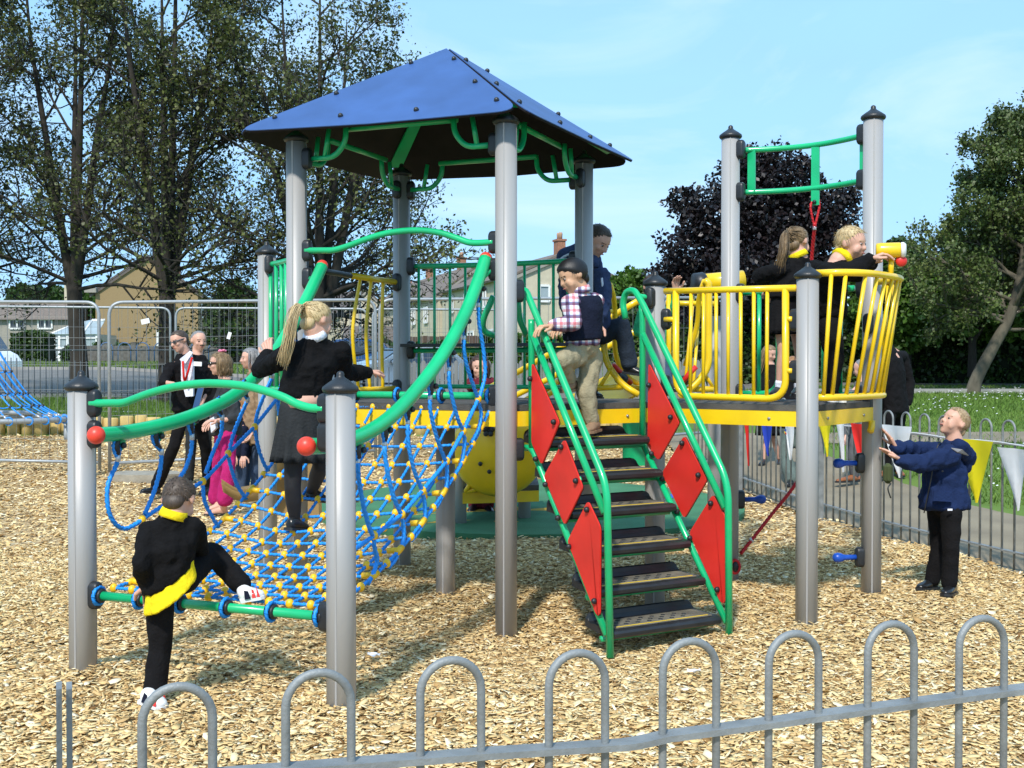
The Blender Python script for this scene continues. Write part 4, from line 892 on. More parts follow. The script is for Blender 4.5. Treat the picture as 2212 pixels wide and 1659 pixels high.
street_tree(362, 26.5, (2.6, [(-1.0, -.2, 1.0), (.2, .2, 1.12), (1.1, .3, .95), (.2, -1, .9)]), 23, 'middle street tree, its dark trunk in front of the brown gable house', r=.21, spread=1.05)
street_tree(690, 26, (1.9, [(-.9, .3, .98), (.05, -.1, 1.0), (1.5, .2, .62), (.5, .9, .86), (-1.7, -.4, .74)]), 37, 'street tree behind the blue roofed tower, branches reaching right of it', r=.22, spread=1.22, hgt=8.2)
street_tree(-150, 27, (2.4, [(.8, .2, 1.0), (-.4, .2, 1.1), (1.2, -.4, .8)]), 41, 'street tree at the left frame edge, only its branch tips showing', r=.2, spread=1.1)
# dense crowns made of leaf clumps round a branching skeleton
def crown_points(blobs, n, seed, shell=.55, noise_s=.9, gap=.12):
    g = np.random.default_rng(seed); out = []; vol = np.array([b[1][0]*b[1][1]*b[1][2] for b in blobs])**.7; vol = vol/vol.sum()
    for (c, r), w_ in zip(blobs, vol):
        m = int(n*w_); d = g.normal(0, 1, (m, 3)); d /= np.linalg.norm(d, axis=1)[:, None]; rad = shell+(1-shell)*g.random(m)**.6
        ph = g.uniform(0, 6, 3); lump = 1+.22*np.sin(d[:, 0]*5+ph[0])*np.sin(d[:, 2]*6+ph[1])+.10*np.sin(d[:, 1]*9+ph[2])+.06*g.normal(0, 1, m)
        p = np.array(c)+d*np.array(r)*(rad*lump)[:, None]
        q = np.sin(p[:, 0]*2.1/noise_s+ph[0])*np.sin(p[:, 1]*2.3/noise_s)*np.sin(p[:, 2]*2.6/noise_s+ph[1]); out.append(p[q > -1+gap*2*g.random(m)*1.6])
    return np.concatenate(out)
def leafy(name, root, blobs, n, size, seed, label, cat, leafm, barkm='bark', trunk=None, group=None, shell=.5, gap=.2, limbs=True):
    t = thing(name, root, label, cat, group)
    if trunk:
        mb = MB(); mb.tube(cr([q for q, _ in trunk], 5), list(np.interp(np.linspace(0, len(trunk)-1, (len(trunk)-1)*5+1), range(len(trunk)), [r for _, r in trunk])), 10)
        if limbs:
            g = random.Random(seed); tp = trunk[-1][0]
            for c, r in blobs:
                c = Vector(c); s = trunk[-1][0].lerp(trunk[-2][0], g.random()*.6); mid = s.lerp(c, .55)+Vector((g.gauss(0, .1), g.gauss(0, .1), .15))
                mb.tube(cr([s, mid, c], 5), [trunk[-1][1]*.8*(1-.08*i) for i in range(11)], 5)
                for k in range(6):
                    d = Vector((g.gauss(0, 1), g.gauss(0, 1), g.gauss(.3, .8))).normalized(); e = c+Vector((d.x*r[0], d.y*r[1], d.z*r[2]))*.95; mb.tube(cr([mid, c.lerp(e, .4), e], 4), [trunk[-1][1]*.35*(1-.1*i) for i in range(9)], 4)
        mb.build('trunk', barkm, t)
    P_ = crown_points(blobs, n, seed, shell, max(.4, blobs[0][1][0]*.45), gap); put('crown', leaves_mesh(P_, size, seed), leafm, t); return t
# copper beech / purple maple
b = W(1655, 800, 33); z0 = float(terr(b.x, 33)); bl = []
def wb(px, py, Y, rx, rz_, ry=None): p = W(px, py, Y); k = Y/FPX; return ((p.x, p.y, p.z), (rx*k, (ry or rx)*k*.9, rz_*k))
bl = [wb(1655, 480, 33, 120, 120), wb(1560, 470, 32.5, 90, 80), wb(1500, 550, 33, 85, 70), wb(1690, 390, 33, 85, 75), wb(1760, 470, 33.5, 95, 85), wb(1650, 590, 32, 150, 70), wb(1790, 560, 33, 90, 90), wb(1480, 440, 33, 50, 36), wb(1630, 350, 33, 60, 36), wb(1590, 390, 33.4, 60, 50), wb(1460, 600, 33, 70, 34), wb(1830, 420, 33.6, 34, 30), wb(1570, 660, 32.5, 130, 60), wb(1700, 680, 32.5, 110, 60)]
leafy('purple_tree', Vector((b.x, 33, z0)), bl, 64000, .13, 5, 'dark purple leaved tree behind the yellow lookout', 'tree', 'purple_leaf', trunk=[(Vector((b.x, 33, z0-.2)), .25), (Vector((b.x, 33, z0+1.2)), .22), (Vector((b.x+.05, 33, z0+2.4)), .2)], shell=.35, gap=.5)
# leaning tree on the right
s0 = T(2100, 850); Yr = s0.y; tr_ = [(s0-Vector((0, 0, .2)), .19), (W(2108, 822, Yr), .145), (W(2145, 750, Yr), .13), (W(2182, 680, Yr), .12), (W(2208, 580, Yr+.1), .10), (W(2220, 440, Yr+.2), .07), (W(2228, 300, Yr+.3), .035)]
g = random.Random(3); lims = []
for k in range(34):
    t = 2.7+3.2*(k+g.random())/34; a = g.uniform(0, 2*math.pi); lims.append((t, (math.cos(a)*.8-.1, math.sin(a)*.8, .42+.4*g.random()), 1.9*(1-.13*(t-3))*(.75+.5*g.random()), .05))
lims += [(2.9, (-.95, .1, .30), 2.2, .05), (3.3, (-.9, -.2, .45), 2.2, .05), (3.8, (-.95, .2, .5), 2.1, .05), (4.3, (-.9, 0, .6), 1.9, .05), (5.6, (-.4, 0, 1), 1.1, .04), (5.9, (.1, 0, 1), 1.2, .04), (5.5, (.6, .2, 1), 1.2, .04), (3.0, (.9, 0, .3), 1.5, .05), (2.6, (.8, .3, .2), 1.6, .05)]
branchy(s0, [(tr_, lims)], .2, 19, 3, [6, 5, 3], .6, [.5, .55, .6], .03, 15, .085, .09, 'leaning_tree', 'leaning tree with grey trunk and thin olive crown at the right edge', 'tree', None, 'birch_leaf', 'bark2', minr=.004)
# dark hedge and bushes beyond the right hand lawn
rb = [(1925, 690, 31, 85, 75), (1900, 620, 31.5, 60, 60), (1985, 650, 30.5, 80, 80), (2050, 640, 30, 85, 75), (2120, 640, 30.5, 80, 80), (2200, 650, 30, 90, 80), (2260, 620, 30, 80, 110), (2150, 570, 32, 90, 90), (2230, 540, 32, 90, 110)]
M['hedge_core'] = mat('dark_hedge_filler', (.012, .018, .007), 1)  # near-black fill colour, painted dark for the shaded inside of the hedges
leafy('bush', T(1990, 808), [wb(x, y, Y, rx, rz_) for x, y, Y, rx, rz_ in rb[:3]], 15000, .17, 51, 'bright green bush just right of the lookout posts', 'bush', 'bright_leaf', shell=.6, gap=.05, trunk=[(W(1960, 815, 31), .12), (W(1960, 760, 31), .1), (W(1960, 720, 31), .1)], limbs=True)
leafy('bush', T(2080, 808), [wb(x, y, Y, rx, rz_) for x, y, Y, rx, rz_ in rb[3:6]], 16000, .17, 52, 'bright green bush behind the leaning tree', 'bush', 'bright_leaf', shell=.6, gap=.05, trunk=[(W(2100, 815, 30), .12), (W(2100, 760, 30), .1), (W(2100, 720, 30), .1)])
leafy('tree', T(2200, 808), [wb(x, y, Y, rx, rz_) for x, y, Y, rx, rz_ in rb[6:]], 18000, .17, 53, 'dense mid green tree at the right frame edge behind the leaning tree', 'tree', 'mid_leaf', shell=.5, gap=.05, trunk=[(W(2230, 815, 31), .15), (W(2230, 720, 31), .13), (W(2230, 650, 31), .12)])
leafy('small_tree', T(1940, 800), [wb(1945, 560, 42, 45, 45), wb(1960, 600, 42, 60, 60), wb(1925, 540, 42, 20, 22)], 9000, .2, 54, 'light green treetop right of the telescope', 'tree', 'mid_leaf', shell=.3, gap=.3, trunk=[(W(1950, 800, 42), .15), (W(1950, 700, 42), .13), (W(1950, 600, 42), .1)])
def hedge(a, b, h, th, n, size, seed, name, label, leafm, z=None, core=True):
    a = Vector(a); b = Vector(b); g = np.random.default_rng(seed); t = thing(name, V3((a+b)/2, float(terr(0, (a.y+b.y)/2)) if z is None else z), label, 'hedge'); d = b-a; Ln = d.length; d.normalize(); o = Vector((-d.y, d.x))
    s = g.random(n)*Ln; w_ = g.uniform(-1, 1, n); hh = g.random(n)*h; top = g.random(n) < .3; hh[top] = h*(.94+.1*g.random(top.sum())); w_[~top] = np.sign(w_[~top])*(.82+.25*g.random((~top).sum()))
    wob = 1+.05*np.sin(s*1.3)+.04*np.sin(s*3.1+hh*2); x = a.x+d.x*s+o.x*w_*th/2*wob; y = a.y+d.y*s+o.y*w_*th/2*wob; zz = (terr(x, y) if z is None else z)+hh*wob
    put('foliage', leaves_mesh(np.stack([x, y, zz], 1), size, seed), leafm, t)
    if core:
        mb = MB(); zb = float(terr(0, (a.y+b.y)/2)) if z is None else z; c = V3((a+b)/2, zb+h*.46); mb.box(c, (Ln*.98, th*.72, h*.9), rz(math.atan2(d.y, d.x))); mb.build('stems', 'hedge_core', t)  # solid dark box, no modelled stems: stands in for shade behind leaves, blocks sky
    return t
hedge((5.4, 32.6), (16.5, 31.2), 1.9, 1.1, 16000, .15, 61, 'hedge', 'tall dark hedge along the back of the right lawn', 'hedge_leaf')
# left and middle distance
hedge((-33.3, 78), (-30.9, 78), 1.85, 1.6, 6000, .2, 62, 'hedge', 'clipped green hedge left of the white conservatory', 'hedge_leaf')
leafy('tree', T(60, 790), [wb(60, 640, 130, 42, 24), wb(35, 645, 130, 20, 12), wb(90, 650, 130, 30, 18)], 3500, .7, 71, 'small distant green tree above the low house roof at far left', 'tree', 'mid_leaf', shell=.4, trunk=[(W(60, 790, 130), .3), (W(60, 720, 130), .3), (W(60, 660, 130), .3)])
leafy('tree', T(130, 790), [wb(125, 645, 125, 30, 28), wb(185, 655, 125, 40, 26), wb(150, 660, 125, 40, 26)], 4500, .65, 72, 'distant green trees between the low house and the brown gable', 'tree', 'mid_leaf', shell=.4, trunk=[(W(140, 790, 125), .3), (W(140, 720, 125), .3), (W(140, 660, 125), .3)])
leafy('tree', T(190, 790), [wb(186, 676, 97, 26, 34), wb(160, 690, 97, 24, 28), wb(200, 690, 97, 18, 30)], 3500, .35, 73, 'bright green shrubby tree behind the conservatory roof', 'tree', 'bright_leaf', shell=.4, trunk=[(W(185, 790, 97), .15), (W(185, 730, 97), .13), (W(185, 700, 97), .1)])
leafy('tree', T(510, 790), [wb(510, 650, 60, 42, 40), wb(475, 680, 60, 30, 34), wb(545, 680, 60, 40, 40), wb(510, 720, 60, 60, 44), wb(560, 730, 59, 40, 40)], 14000, .26, 74, 'dense round green tree right of the brown gable house', 'tree', 'mid_leaf', shell=.45, gap=.1, trunk=[(W(510, 790, 60), .2), (W(510, 740, 60), .18), (W(510, 700, 60), .15)])
leafy('tree', T(1350, 790), [wb(1345, 640, 60, 42, 44), wb(1370, 610, 60, 34, 30), wb(1320, 650, 60, 26, 30), wb(1380, 660, 60, 50, 40), wb(1345, 690, 60, 50, 40)], 12000, .26, 75, 'mid green tree between the hooded man and the capped post', 'tree', 'bright_leaf', shell=.45, gap=.1, trunk=[(W(1350, 790, 60), .2), (W(1350, 740, 60), .18), (W(1350, 690, 60), .15)])
hedge((3.5, 58), (19, 57), 2.6, 1.4, 9000, .24, 63, 'hedge', 'rough green hedge across the road behind the stairs', 'hedge_leaf')
hedge((-1.5, 56), (6.5, 56), 1.5, 1.0, 6000, .18, 64, 'hedge', 'low clipped hedge below the cream gable house', 'bright_leaf')
for i, (px, Y, rx, rh, lf, lab) in enumerate([(930, 58, 40, 24, 'mid_leaf', 'garden shrub behind the white car bonnet'), (1000, 55, 30, 20, 'yellow_leaf', 'yellow green shrub by the terrace gardens'), (265, 79, 26, 22, 'hedge_leaf', 'dark shrub against the brown gable wall, left of the white door'), (215, 79, 14, 24, 'hedge_leaf', 'dark shrub at the corner of the brown gable house'), (70, 84, 22, 10, 'yellow_leaf', 'yellow green shrub showing above the clipped hedge'), (150, 76.5, 18, 18, 'mid_leaf', 'shrub in front of the white conservatory'), (830, 57, 24, 26, 'mid_leaf', 'shrub behind the yellow play panel bars')]):
    leafy('shrub', T(px, 790), [wb(px, 775-rh*.6, Y, rx, rh), wb(px+rx*.5, 780-rh*.4, Y, rx*.6, rh*.8)], 1800, .004*Y, 80+i, lab, 'shrub', lf, shell=.3, trunk=[(W(px, 795, Y), .06), (W(px, 785, Y), .05), (W(px, 775, Y), .05)], group='garden shrubs')
# ================================================================== houses, vehicles, other play equipment
M['harl'] = mat('brown_pebbledash', (.30, .21, .105), .95, 0, .12, 30, .5, 60)
M['cream'] = mat('cream_render', (.52, .46, .34), .95, 0, .08, 3, .2, 40)
M['greyw'] = mat('grey_render', (.30, .275, .235), .95, 0, .1, 4)
M['tile'] = mat('brown_roof_tile', (.17, .135, .11), .9, 0, .25, 6, .4, 20, stretch=(1, 1, 4))
M['tiled'] = mat('dark_roof_tile', (.12, .10, .09), .9, 0, .25, 5, .4, 20, stretch=(1, 1, 4))
M['tiler'] = mat('red_roof_tile', (.32, .07, .045), .9, 0, .2, 6)
M['tileo'] = mat('orange_roof_tile', (.50, .15, .06), .9, 0, .2, 6)
M['brick'] = mat('chimney_brick', (.32, .15, .09), .9, 0, .2, 10)
M['pot'] = mat('clay_pot', (.42, .26, .17), .9)
M['glass'] = mat('window_glass', (.03, .04, .05), .08, 0, 0, spec=.6)
M['pane'] = mat('curtained_glass', (.30, .36, .38), .15, 0, .1, 2)
M['wood'] = mat('dark_brown_fence_wood', (.085, .055, .04), .9, 0, .2, 6, stretch=(1, 1, .1))
M['stone'] = mat('grey_garden_wall', (.12, .11, .10), .95, 0, .3, 5, .5, 20)
def gable_house(name, label, c0, c1, depth, eave, ridge, z, wallm, roofm, group=None, over=.25, windows=(), chim=(), door=None):
    """c0, c1: plan ends of the gable wall facing us; the house runs back along `depth` vector"""
    c0 = Vector(c0); c1 = Vector(c1); dv = Vector(depth); t = thing(name, V3((c0+c1)/2, z), label, 'house', group); ux = (c1-c0); wl = ux.length; ux.normalize(); fr = -dv.normalized()
    m = (c0+c1)/2; mb = MB(); prof = [V3(c0, z-.3), V3(c1, z-.3), V3(c1, z+eave), V3(m, z+ridge), V3(c0, z+eave)]
    mb.prism(prof, V3(dv, 0)); mb.build('wall', wallm, t)
    sl = (ridge-eave)/(wl/2); rf = MB()
    for s, c in ((-1, c0), (1, c1)):
        e = c+ux*s*over; a = V3(e-dv.normalized()*.12, z+eave-sl*over); b = V3(m-dv.normalized()*.12, z+ridge); L = V3(dv+dv.normalized()*.24, 0); n = L.cross(b-a).normalized(); n = n if n.z > 0 else -n
        rf.prism([a+n*.02, b+n*.02, b+L+n*.02, a+L+n*.02], n*.14)
    ro = rf.build('roof', roofm, t)
    fas = MB()
    for s, c in ((-1, c0), (1, c1)):
        e = c+ux*s*over; a = V3(e, z+eave-sl*over-.02); b = V3(m, z+ridge-.02); o = V3(fr*.16, 0); fas.prism([a+o, b+o, b+o-Vector((0, 0, .2)), a+o-Vector((0, 0, .2))], V3(-fr*.035, 0))
    fas.build('barge_board', 'tiled' if wallm == 'harl' else 'greyw', ro)
    for (s, h, sz) in chim:
        p = m+dv*s; cb = MB().box(V3(p, z+ridge+h/2-.3), (sz, sz*.7, h+.6), rz(math.atan2(dv.y, dv.x)), .02).box(V3(p, z+ridge+h+.03), (sz*1.15, sz*.85, .12), rz(math.atan2(dv.y, dv.x))).build('chimney', 'brick' if s > 0 else 'cream', ro)
        for k in (-.22, .22): MB().lathe(V3(p+dv.normalized()*k*sz, z+ridge+h+.09), [(.11, 0), (.12, .25), (.13, .3), (.11, .42)], 10).build('chimney_pot', 'pot', cb)
    for w_ in windows:                        # (which, along, height, width, tall): which 'g' gable wall, 'l' left long wall, 'r' right
        if w_[0] == 'g': o = c0+ux*w_[1]; dx, nn = ux, fr
        elif w_[0] == 'l': o = c0+dv.normalized()*w_[1]; dx, nn = dv.normalized(), -ux
        else: o = c1+dv.normalized()*w_[1]; dx, nn = dv.normalized(), ux
        window(V3(o, z+w_[2]), V3(dx, 0), V3(nn, 0), w_[3], w_[4], t, w_[5] if len(w_) > 5 else 2, w_[6] if len(w_) > 6 else 'glass')
    if door:
        o = c0+ux*door; d = MB().box(V3(o, z+1.0)+V3(fr*.03, 0), (1.0, .1, 2.1), rz(math.atan2(ux.y, ux.x))).build('door', M['doorred'], t)
        fr_ = MB()
        for dx_ in (-.62, .62): fr_.box(V3(o+ux*dx_, z+1.25)+V3(fr*.06, 0), (.24, .16, 2.5), rz(math.atan2(ux.y, ux.x)))
        fr_.box(V3(o, z+2.3)+V3(fr*.06, 0), (1.0, .16, .42), rz(math.atan2(ux.y, ux.x))); fr_.build('door_frame', 'white', d)
    return t
M['doorred'] = mat('dark_red_door', (.10, .02, .03), .5)
def window(c, dx, nn, w_, h, par, cols=2, gm='glass'):
    dx = dx.normalized(); up = Vector((0, 0, 1)); o = c+nn*.03
    g_ = MB().prism([o-dx*w_/2-up*h/2, o+dx*w_/2-up*h/2, o+dx*w_/2+up*h/2, o-dx*w_/2+up*h/2], nn*.02).build('window', gm, par)
    f = MB()
    def bar(a, b, th): d = (b-a).normalized(); s = d.cross(nn).normalized()*th/2; f.prism([a-s, a+s, b+s, b-s], nn*.08)
    q = lambda a, b: o+dx*(w_/2*a)+up*(h/2*b)+nn*.01
    for a, b in ((q(-1, -1), q(1, -1)), (q(-1, 1), q(1, 1)), (q(-1, -1), q(-1, 1)), (q(1, -1), q(1, 1))): bar(a, b, .13)
    for i in range(1, cols): x = -1+2*i/cols; bar(q(x, -1)+nn*.003, q(x, 1)+nn*.003, .1)
    f.build('window_frame', 'white', g_)
# brown gable house
Yh = 90; zb = float(terr(0, Yh)); a = W(207, 790, Yh); b = W(419, 790, Yh); sc = Yh/FPX
gable_house('gable_house', 'brown pebbledash gable house standing behind the middle street tree', (a.x, Yh), (b.x, Yh+1.2), (-4.9, 27), W(0, 629, Yh).z-zb, W(0, 553, Yh).z-zb, zb, 'harl', 'tiled', over=.4, door=5.3, chim=((.35, 1.0, 1.0), (.8, 1.0, 1.0)), windows=[('r', 3, 4.2, 1.1, 1.2), ('r', 9, 4.2, 1.1, 1.2), ('r', 3, 1.5, 1.2, 1.2)])
cap = MB().box((a.x-.25, Yh-.2, W(0, 629, Yh).z+.05), (.9, .5, .35)).build('eaves_end', 'greyw', bpy.data.objects['gable_house'])
# low house at far left
Yl = 93; zl = float(terr(0, Yl)); x0 = W(-60, 0, Yl).x; x1 = W(146, 0, Yl).x
t = thing('low_house', (x0, Yl, zl), 'long low house with brown tiled roof at the far left behind the hedge', 'house')
ze = W(0, 688, Yl).z; zr = W(0, 645, Yl).z
MB().box(((x0+x1)/2, Yl+3, (zl+ze)/2), (x1-x0, 6, ze-zl+.3)).build('wall', 'greyw', t)
MB().prism([(x0-.3, Yl-.4, ze-.1), (x0-.3, Yl+3, zr), (x0-.3, Yl+6.4, ze-.1)], (x1-x0+.6, 0, 0)).build('roof', 'tile', t)
MB().box((W(120, 0, Yl).x, Yl+3, zr+.5), (.9, .8, 1.6)).build('chimney', 'cream', t)
for px, cols in ((38, 2), (98, 2)): window(W(px, 700, Yl), Vector((1, 0, 0)), Vector((0, -1, 0)), 1.1 if px > 50 else 1.2, .72, t, cols)
# white conservatory
Yc = 86; zc = float(terr(0, Yc)); q = lambda px, py, Y=Yc: W(px, py, Y)
t = thing('conservatory', V3((q(160, 0).x, Yc), zc), 'white framed glass conservatory with pale roof against the brown gable house', 'conservatory')
x0, x1 = q(112, 0).x, q(208, 0).x; ze = q(0, 722).z; zr = q(0, 690).z
MB().box(((x0+x1)/2, Yc+2, (zc+ze)/2), (x1-x0, 4, ze-zc)).build('glazing', 'pane', t)
mb = MB()
for px in (113, 124, 142, 150, 178, 205): mb.box((q(px, 0).x, Yc-.03, (zc+ze)/2), (.16, .1, ze-zc))
for py in (722, 730, 752, 772): mb.box(((x0+x1)/2, Yc-.04, q(0, py).z), (x1-x0+.2, .11, .13))
mb.build('window_frame', 'white', t)
mb = MB(); zt = q(0, 693).z; mb.add([(x0-.2, Yc-.2, ze), (q(178, 0).x, Yc-.2, ze), (q(178, 0).x, Yc+2, zt+.2), (q(150, 0).x, Yc+2, zt)], [(0, 1, 2, 3)], False)
mb.add([(q(176, 0).x, Yc-.2, ze), (x1, Yc-.2, ze), (x1, Yc+1.4, q(0, 692).z), (q(180, 0).x, Yc+1.4, q(0, 692).z)], [(0, 1, 2, 3)], False); ro = mb.build('roof', 'pane', t)
mb = MB(); mb.tube([(x0-.2, Yc-.22, ze), (q(150, 0).x, Yc+1.95, zt+.03)], .07, 6); mb.tube([(q(176, 0).x, Yc-.22, ze), (q(180, 0).x, Yc+1.4, q(0, 691).z)], .08, 6); mb.tube([(q(180, 0).x, Yc+1.4, q(0, 691).z), (x1, Yc+1.4, q(0, 691).z)], .09, 6)
for k in range(9): x = q(181, 0).x+(x1-q(181, 0).x)*k/8; mb.tube([(x, Yc+1.4, q(0, 691).z), (x, Yc+1.4, q(0, 687).z)], .035, 5)
mb.build('roof_bar', 'white', ro)
# garden wall and posts in front of these
t = thing('garden_wall', (-24, 77.5, 1.7), 'low dark grey garden wall below the brown gable house', 'wall')
MB().box((-23.3, 77.6, 2.2), (11.5, .25, 1.25)).build('wall', 'stone', t)
mb = MB(); [mb.box((-29+1.9*k, 77.55, 2.32), (.34, .36, 1.5)) for k in range(7)]; tag(mb.build('pillar', 'stone', t))
# terrace in the middle: nearest gable end plus blocks stepping away to the left
Yt = 70; zt = float(terr(0, Yt)); a = W(1108, 790, Yt); b = W(1240, 790, Yt)
wn = [('g', 2.0, 4.2, .62, .95, 1, 'pane'), ('l', 2.2, 4.2, 1.1, 1.15), ('l', 6, 4.2, 1.1, 1.15), ('l', 10, 4.2, 1.1, 1.15), ('l', 4, 1.5, 1.4, 1.2), ('l', 9, 1.5, 1.4, 1.2), ('l', 14, 4.2, 1.1, 1.15)]
gable_house('gable_house', 'nearest cream terrace house, its gable end behind the boy on the stairs', (a.x, Yt), (a.x+6.4, Yt+2.2), (-5.2, 16), W(0, 597, Yt).z-zt, W(0, 545, Yt).z-zt, zt, 'cream', 'tile', 'terrace houses', .3, wn, ((.06, .9, .75), (.95, .9, .75)))
a2 = Vector((a.x, Yt))+Vector((-5.2, 16))*1.03
gable_house('gable_house', 'second terrace house with a red edged roof, behind the dark green bars', (a2.x-.3, a2.y), (a2.x+6.1, a2.y+2.2), (-8, 24), 5.2, 7.6, zt-.2, 'cream', 'tile', 'terrace houses', .3, [('l', 3, 3.9, 1.1, 1.15), ('l', 7, 3.9, 1.1, 1.15), ('l', 12, 3.9, 1.1, 1.15), ('l', 5, 1.3, 1.3, 1.2)], ((.2, .9, .8), (.6, .9, .8), (.95, .9, .8)))
a3 = W(842, 790, 112)
gable_house('gable_house', 'farther terrace house with orange roof edge left of the rear aluminium post', (a3.x, 112), (a3.x+6, 114), (-6, 20), 4.6, 7.2, 1.9, 'cream', 'tileo', 'terrace houses', .3, [('l', 3, 3.4, 1, 1.1), ('l', 7, 3.4, 1, 1.1)], ((.3, .9, .7),))
a4 = W(735, 790, 105); gable_house('gable_house', 'grey roofed house just right of the blonde girl', (a4.x, 105), (a4.x+4.5, 106), (-9, 14), 4.3, 6.4, 1.9, 'cream', 'tiled', 'terrace houses', .3, [('g', 2.3, 2.6, 1.0, 1.1), ('g', 3.6, 2.6, .6, 1.1)], ())
a5 = W(778, 790, 98); t = thing('low_building', (a5.x, 98, 1.9), 'low grey roofed building beyond the yellow play panel', 'building'); MB().box((a5.x+1.2, 100, 2.3), (5.2, 4, 1.6)).build('wall', 'greyw', t); MB().prism([(a5.x-1.6, 97.8, 3.0), (a5.x-1.6, 100, 4.9), (a5.x-1.6, 102.2, 3.0)], (5.6, 0, 0)).build('roof', 'tiled', t)
a6 = W(770, 700, 150); t = thing('distant_block', (a6.x, 150, 2), 'distant pale orange block between the houses', 'building'); MB().box((a6.x+1, 152, 4.5), (7, 4, 6.2)).build('wall', mat('salmon_render', (.50, .27, .18), .9), t); MB().box((a6.x+1, 152, 7.75), (7.4, 4.4, .3)).build('roof', 'tiled', t)
# orange roofed house glimpsed between the yellow bars
Yo = 62; a = W(1478, 790, Yo); zo = float(terr(0, Yo)); t = thing('roof_house', V3((a.x, Yo), zo), 'white house with orange roof and white dormer seen through the yellow bars', 'house')
ze = W(0, 733, Yo).z; zr = W(0, 668, Yo).z; MB().box((a.x+2.2, Yo+3, (zo+ze)/2), (9, 5.6, ze-zo)).build('wall', 'white', t); ro = MB().prism([(a.x-2.6, Yo-.2, ze), (a.x-2.6, Yo+3, zr+.3), (a.x-2.6, Yo+6.2, ze)], (9.6, 0, 0)).build('roof', 'tileo', t)
c = W(1487, 702, Yo); dm = MB().box((c.x, Yo+1.2, c.z), (1.1, 2.4, 1.35)).build('dormer', 'white', t); window(c+Vector((0, -.02, 0)), Vector((1, 0, 0)), Vector((0, -1, 0)), .8, 1.05, dm, 2)
# brown garden fencing of the terrace
t = thing('garden_fence', (1, 62, 1.7), 'dark brown board garden fence below the terrace', 'fence'); mb = MB(); x = -6.2
while x < 1.4: mb.box((x, 62-.25*x, 2.35), (.28, .05, 1.5+.05*math.sin(x*5))); x += .3
mb.build('boards', 'wood', t)
# street lamp
l0 = W(778, 790, 64); t = thing('street_lamp', l0, 'thin grey street lamp beyond the yellow play panel', 'street lamp'); MB().tube(cr([l0-Vector((0, 0, .2)), W(778, 650, 64), W(776, 608, 64), W(762, 599, 64)], 5), .06, 6).build('column', 'zinc', t); MB().sph(W(754, 598, 64), (.4, .15, .08), 10, 6).build('lamp_head', 'zinc', t)
# ---- vehicles
M['carwhite'] = mat('white_car_paint', (.72, .73, .74), .25, 0, .02, 2, coat=.6); M['tyre'] = mat('tyre_rubber', (.015, .015, .016), .85); M['cglass'] = mat('car_glass', (.05, .075, .11), .06, spec=.8); M['silver'] = mat('silver_trim', (.45, .46, .48), .3, .6)
M['carblue'] = mat('blue_car_paint', (.02, .07, .2), .25, coat=.6)
def vehicle(name, loc, yaw, label, cat, prof, L, wd_, paint, wheels, glass, group=None, wr=.32, extra=None, sc=1):
    t = thing(name, loc, label, cat, group); mt = Matrix.Translation(loc)@rz(yaw)@Matrix.Scale(sc, 4)
    bm = bmesh.new(); n = len(prof)
    sl = [(-1, .86), (-.93, .97), (-.5, 1), (.5, 1), (.93, .97), (1, .86)]; rows = []
    for s, q_ in sl:
        row = []
        for (x, z) in prof:
            tum = 1-max(0, z-.95)*.20; row.append(bm.verts.new(mt@Vector((x*(1 if abs(s) < .95 else .985), s*wd_/2*tum, z*(1 if abs(s) < .95 else .99)+(0 if abs(s) < .95 else .004)))))
        rows.append(row)
    for i in range(len(sl)-1):
        for k in range(n): bm.faces.new((rows[i][k], rows[i][(k+1) % n], rows[i+1][(k+1) % n], rows[i+1][k]))
    bm.faces.new(rows[0][::-1]); bm.faces.new(rows[-1]); bmesh.ops.recalc_face_normals(bm, faces=bm.faces)
    me = bpy.data.meshes.new('body'); bm.to_mesh(me); bm.free(); put('body', me, paint, t)
    def side(poly, s, off, name_, m, par=t):
        pts = []
        for x, z in poly: tum = 1-max(0, z-.95)*.20; pts.append(mt@Vector((x, s*(wd_/2*tum+off), z)))
        return MB().prism(pts, (mt.to_3x3()@Vector((0, s*.006, 0)))).build(name_, m, par)
    for g_ in glass:
        for s in (-1, 1): side(g_, s, .004, 'side_window', 'cglass')
    for x in wheels:
        for s in (-1, 1):
            c = mt@Vector((x, s*(wd_/2-.09), wr)); ax = mt.to_3x3()@Vector((0, s, 0)); w_ = MB().lathe(c-ax*.1, [(.001, 0), (wr*.9, 0), (wr, .03), (wr, .17), (wr*.9, .2), (wr*.66, .2)], 22, ax).build('wheel', 'tyre', t); MB().lathe(c+ax*.09, [(wr*.64, 0), (wr*.60, .02), (wr*.2, .012), (.01, .02)], 16, ax).build('rim', 'silver', w_)
    if extra: extra(t, mt, side)
    return t
carp = [(-2.05, .28), (-2.12, .55), (-2.08, .82), (-1.95, .95), (-1.55, 1.30), (-1.1, 1.46), (-.3, 1.50), (.25, 1.44), (.9, 1.06), (1.35, .95), (1.95, .82), (2.12, .62), (2.1, .32), (1.9, .22), (-1.9, .22)]
carg = [[(-1.62, .98), (-1.42, 1.27), (-1.05, 1.38), (-.42, 1.41), (-.42, .96)], [(-.34, .96), (-.34, 1.41), (.2, 1.36), (.72, 1.05), (.72, .96)]]
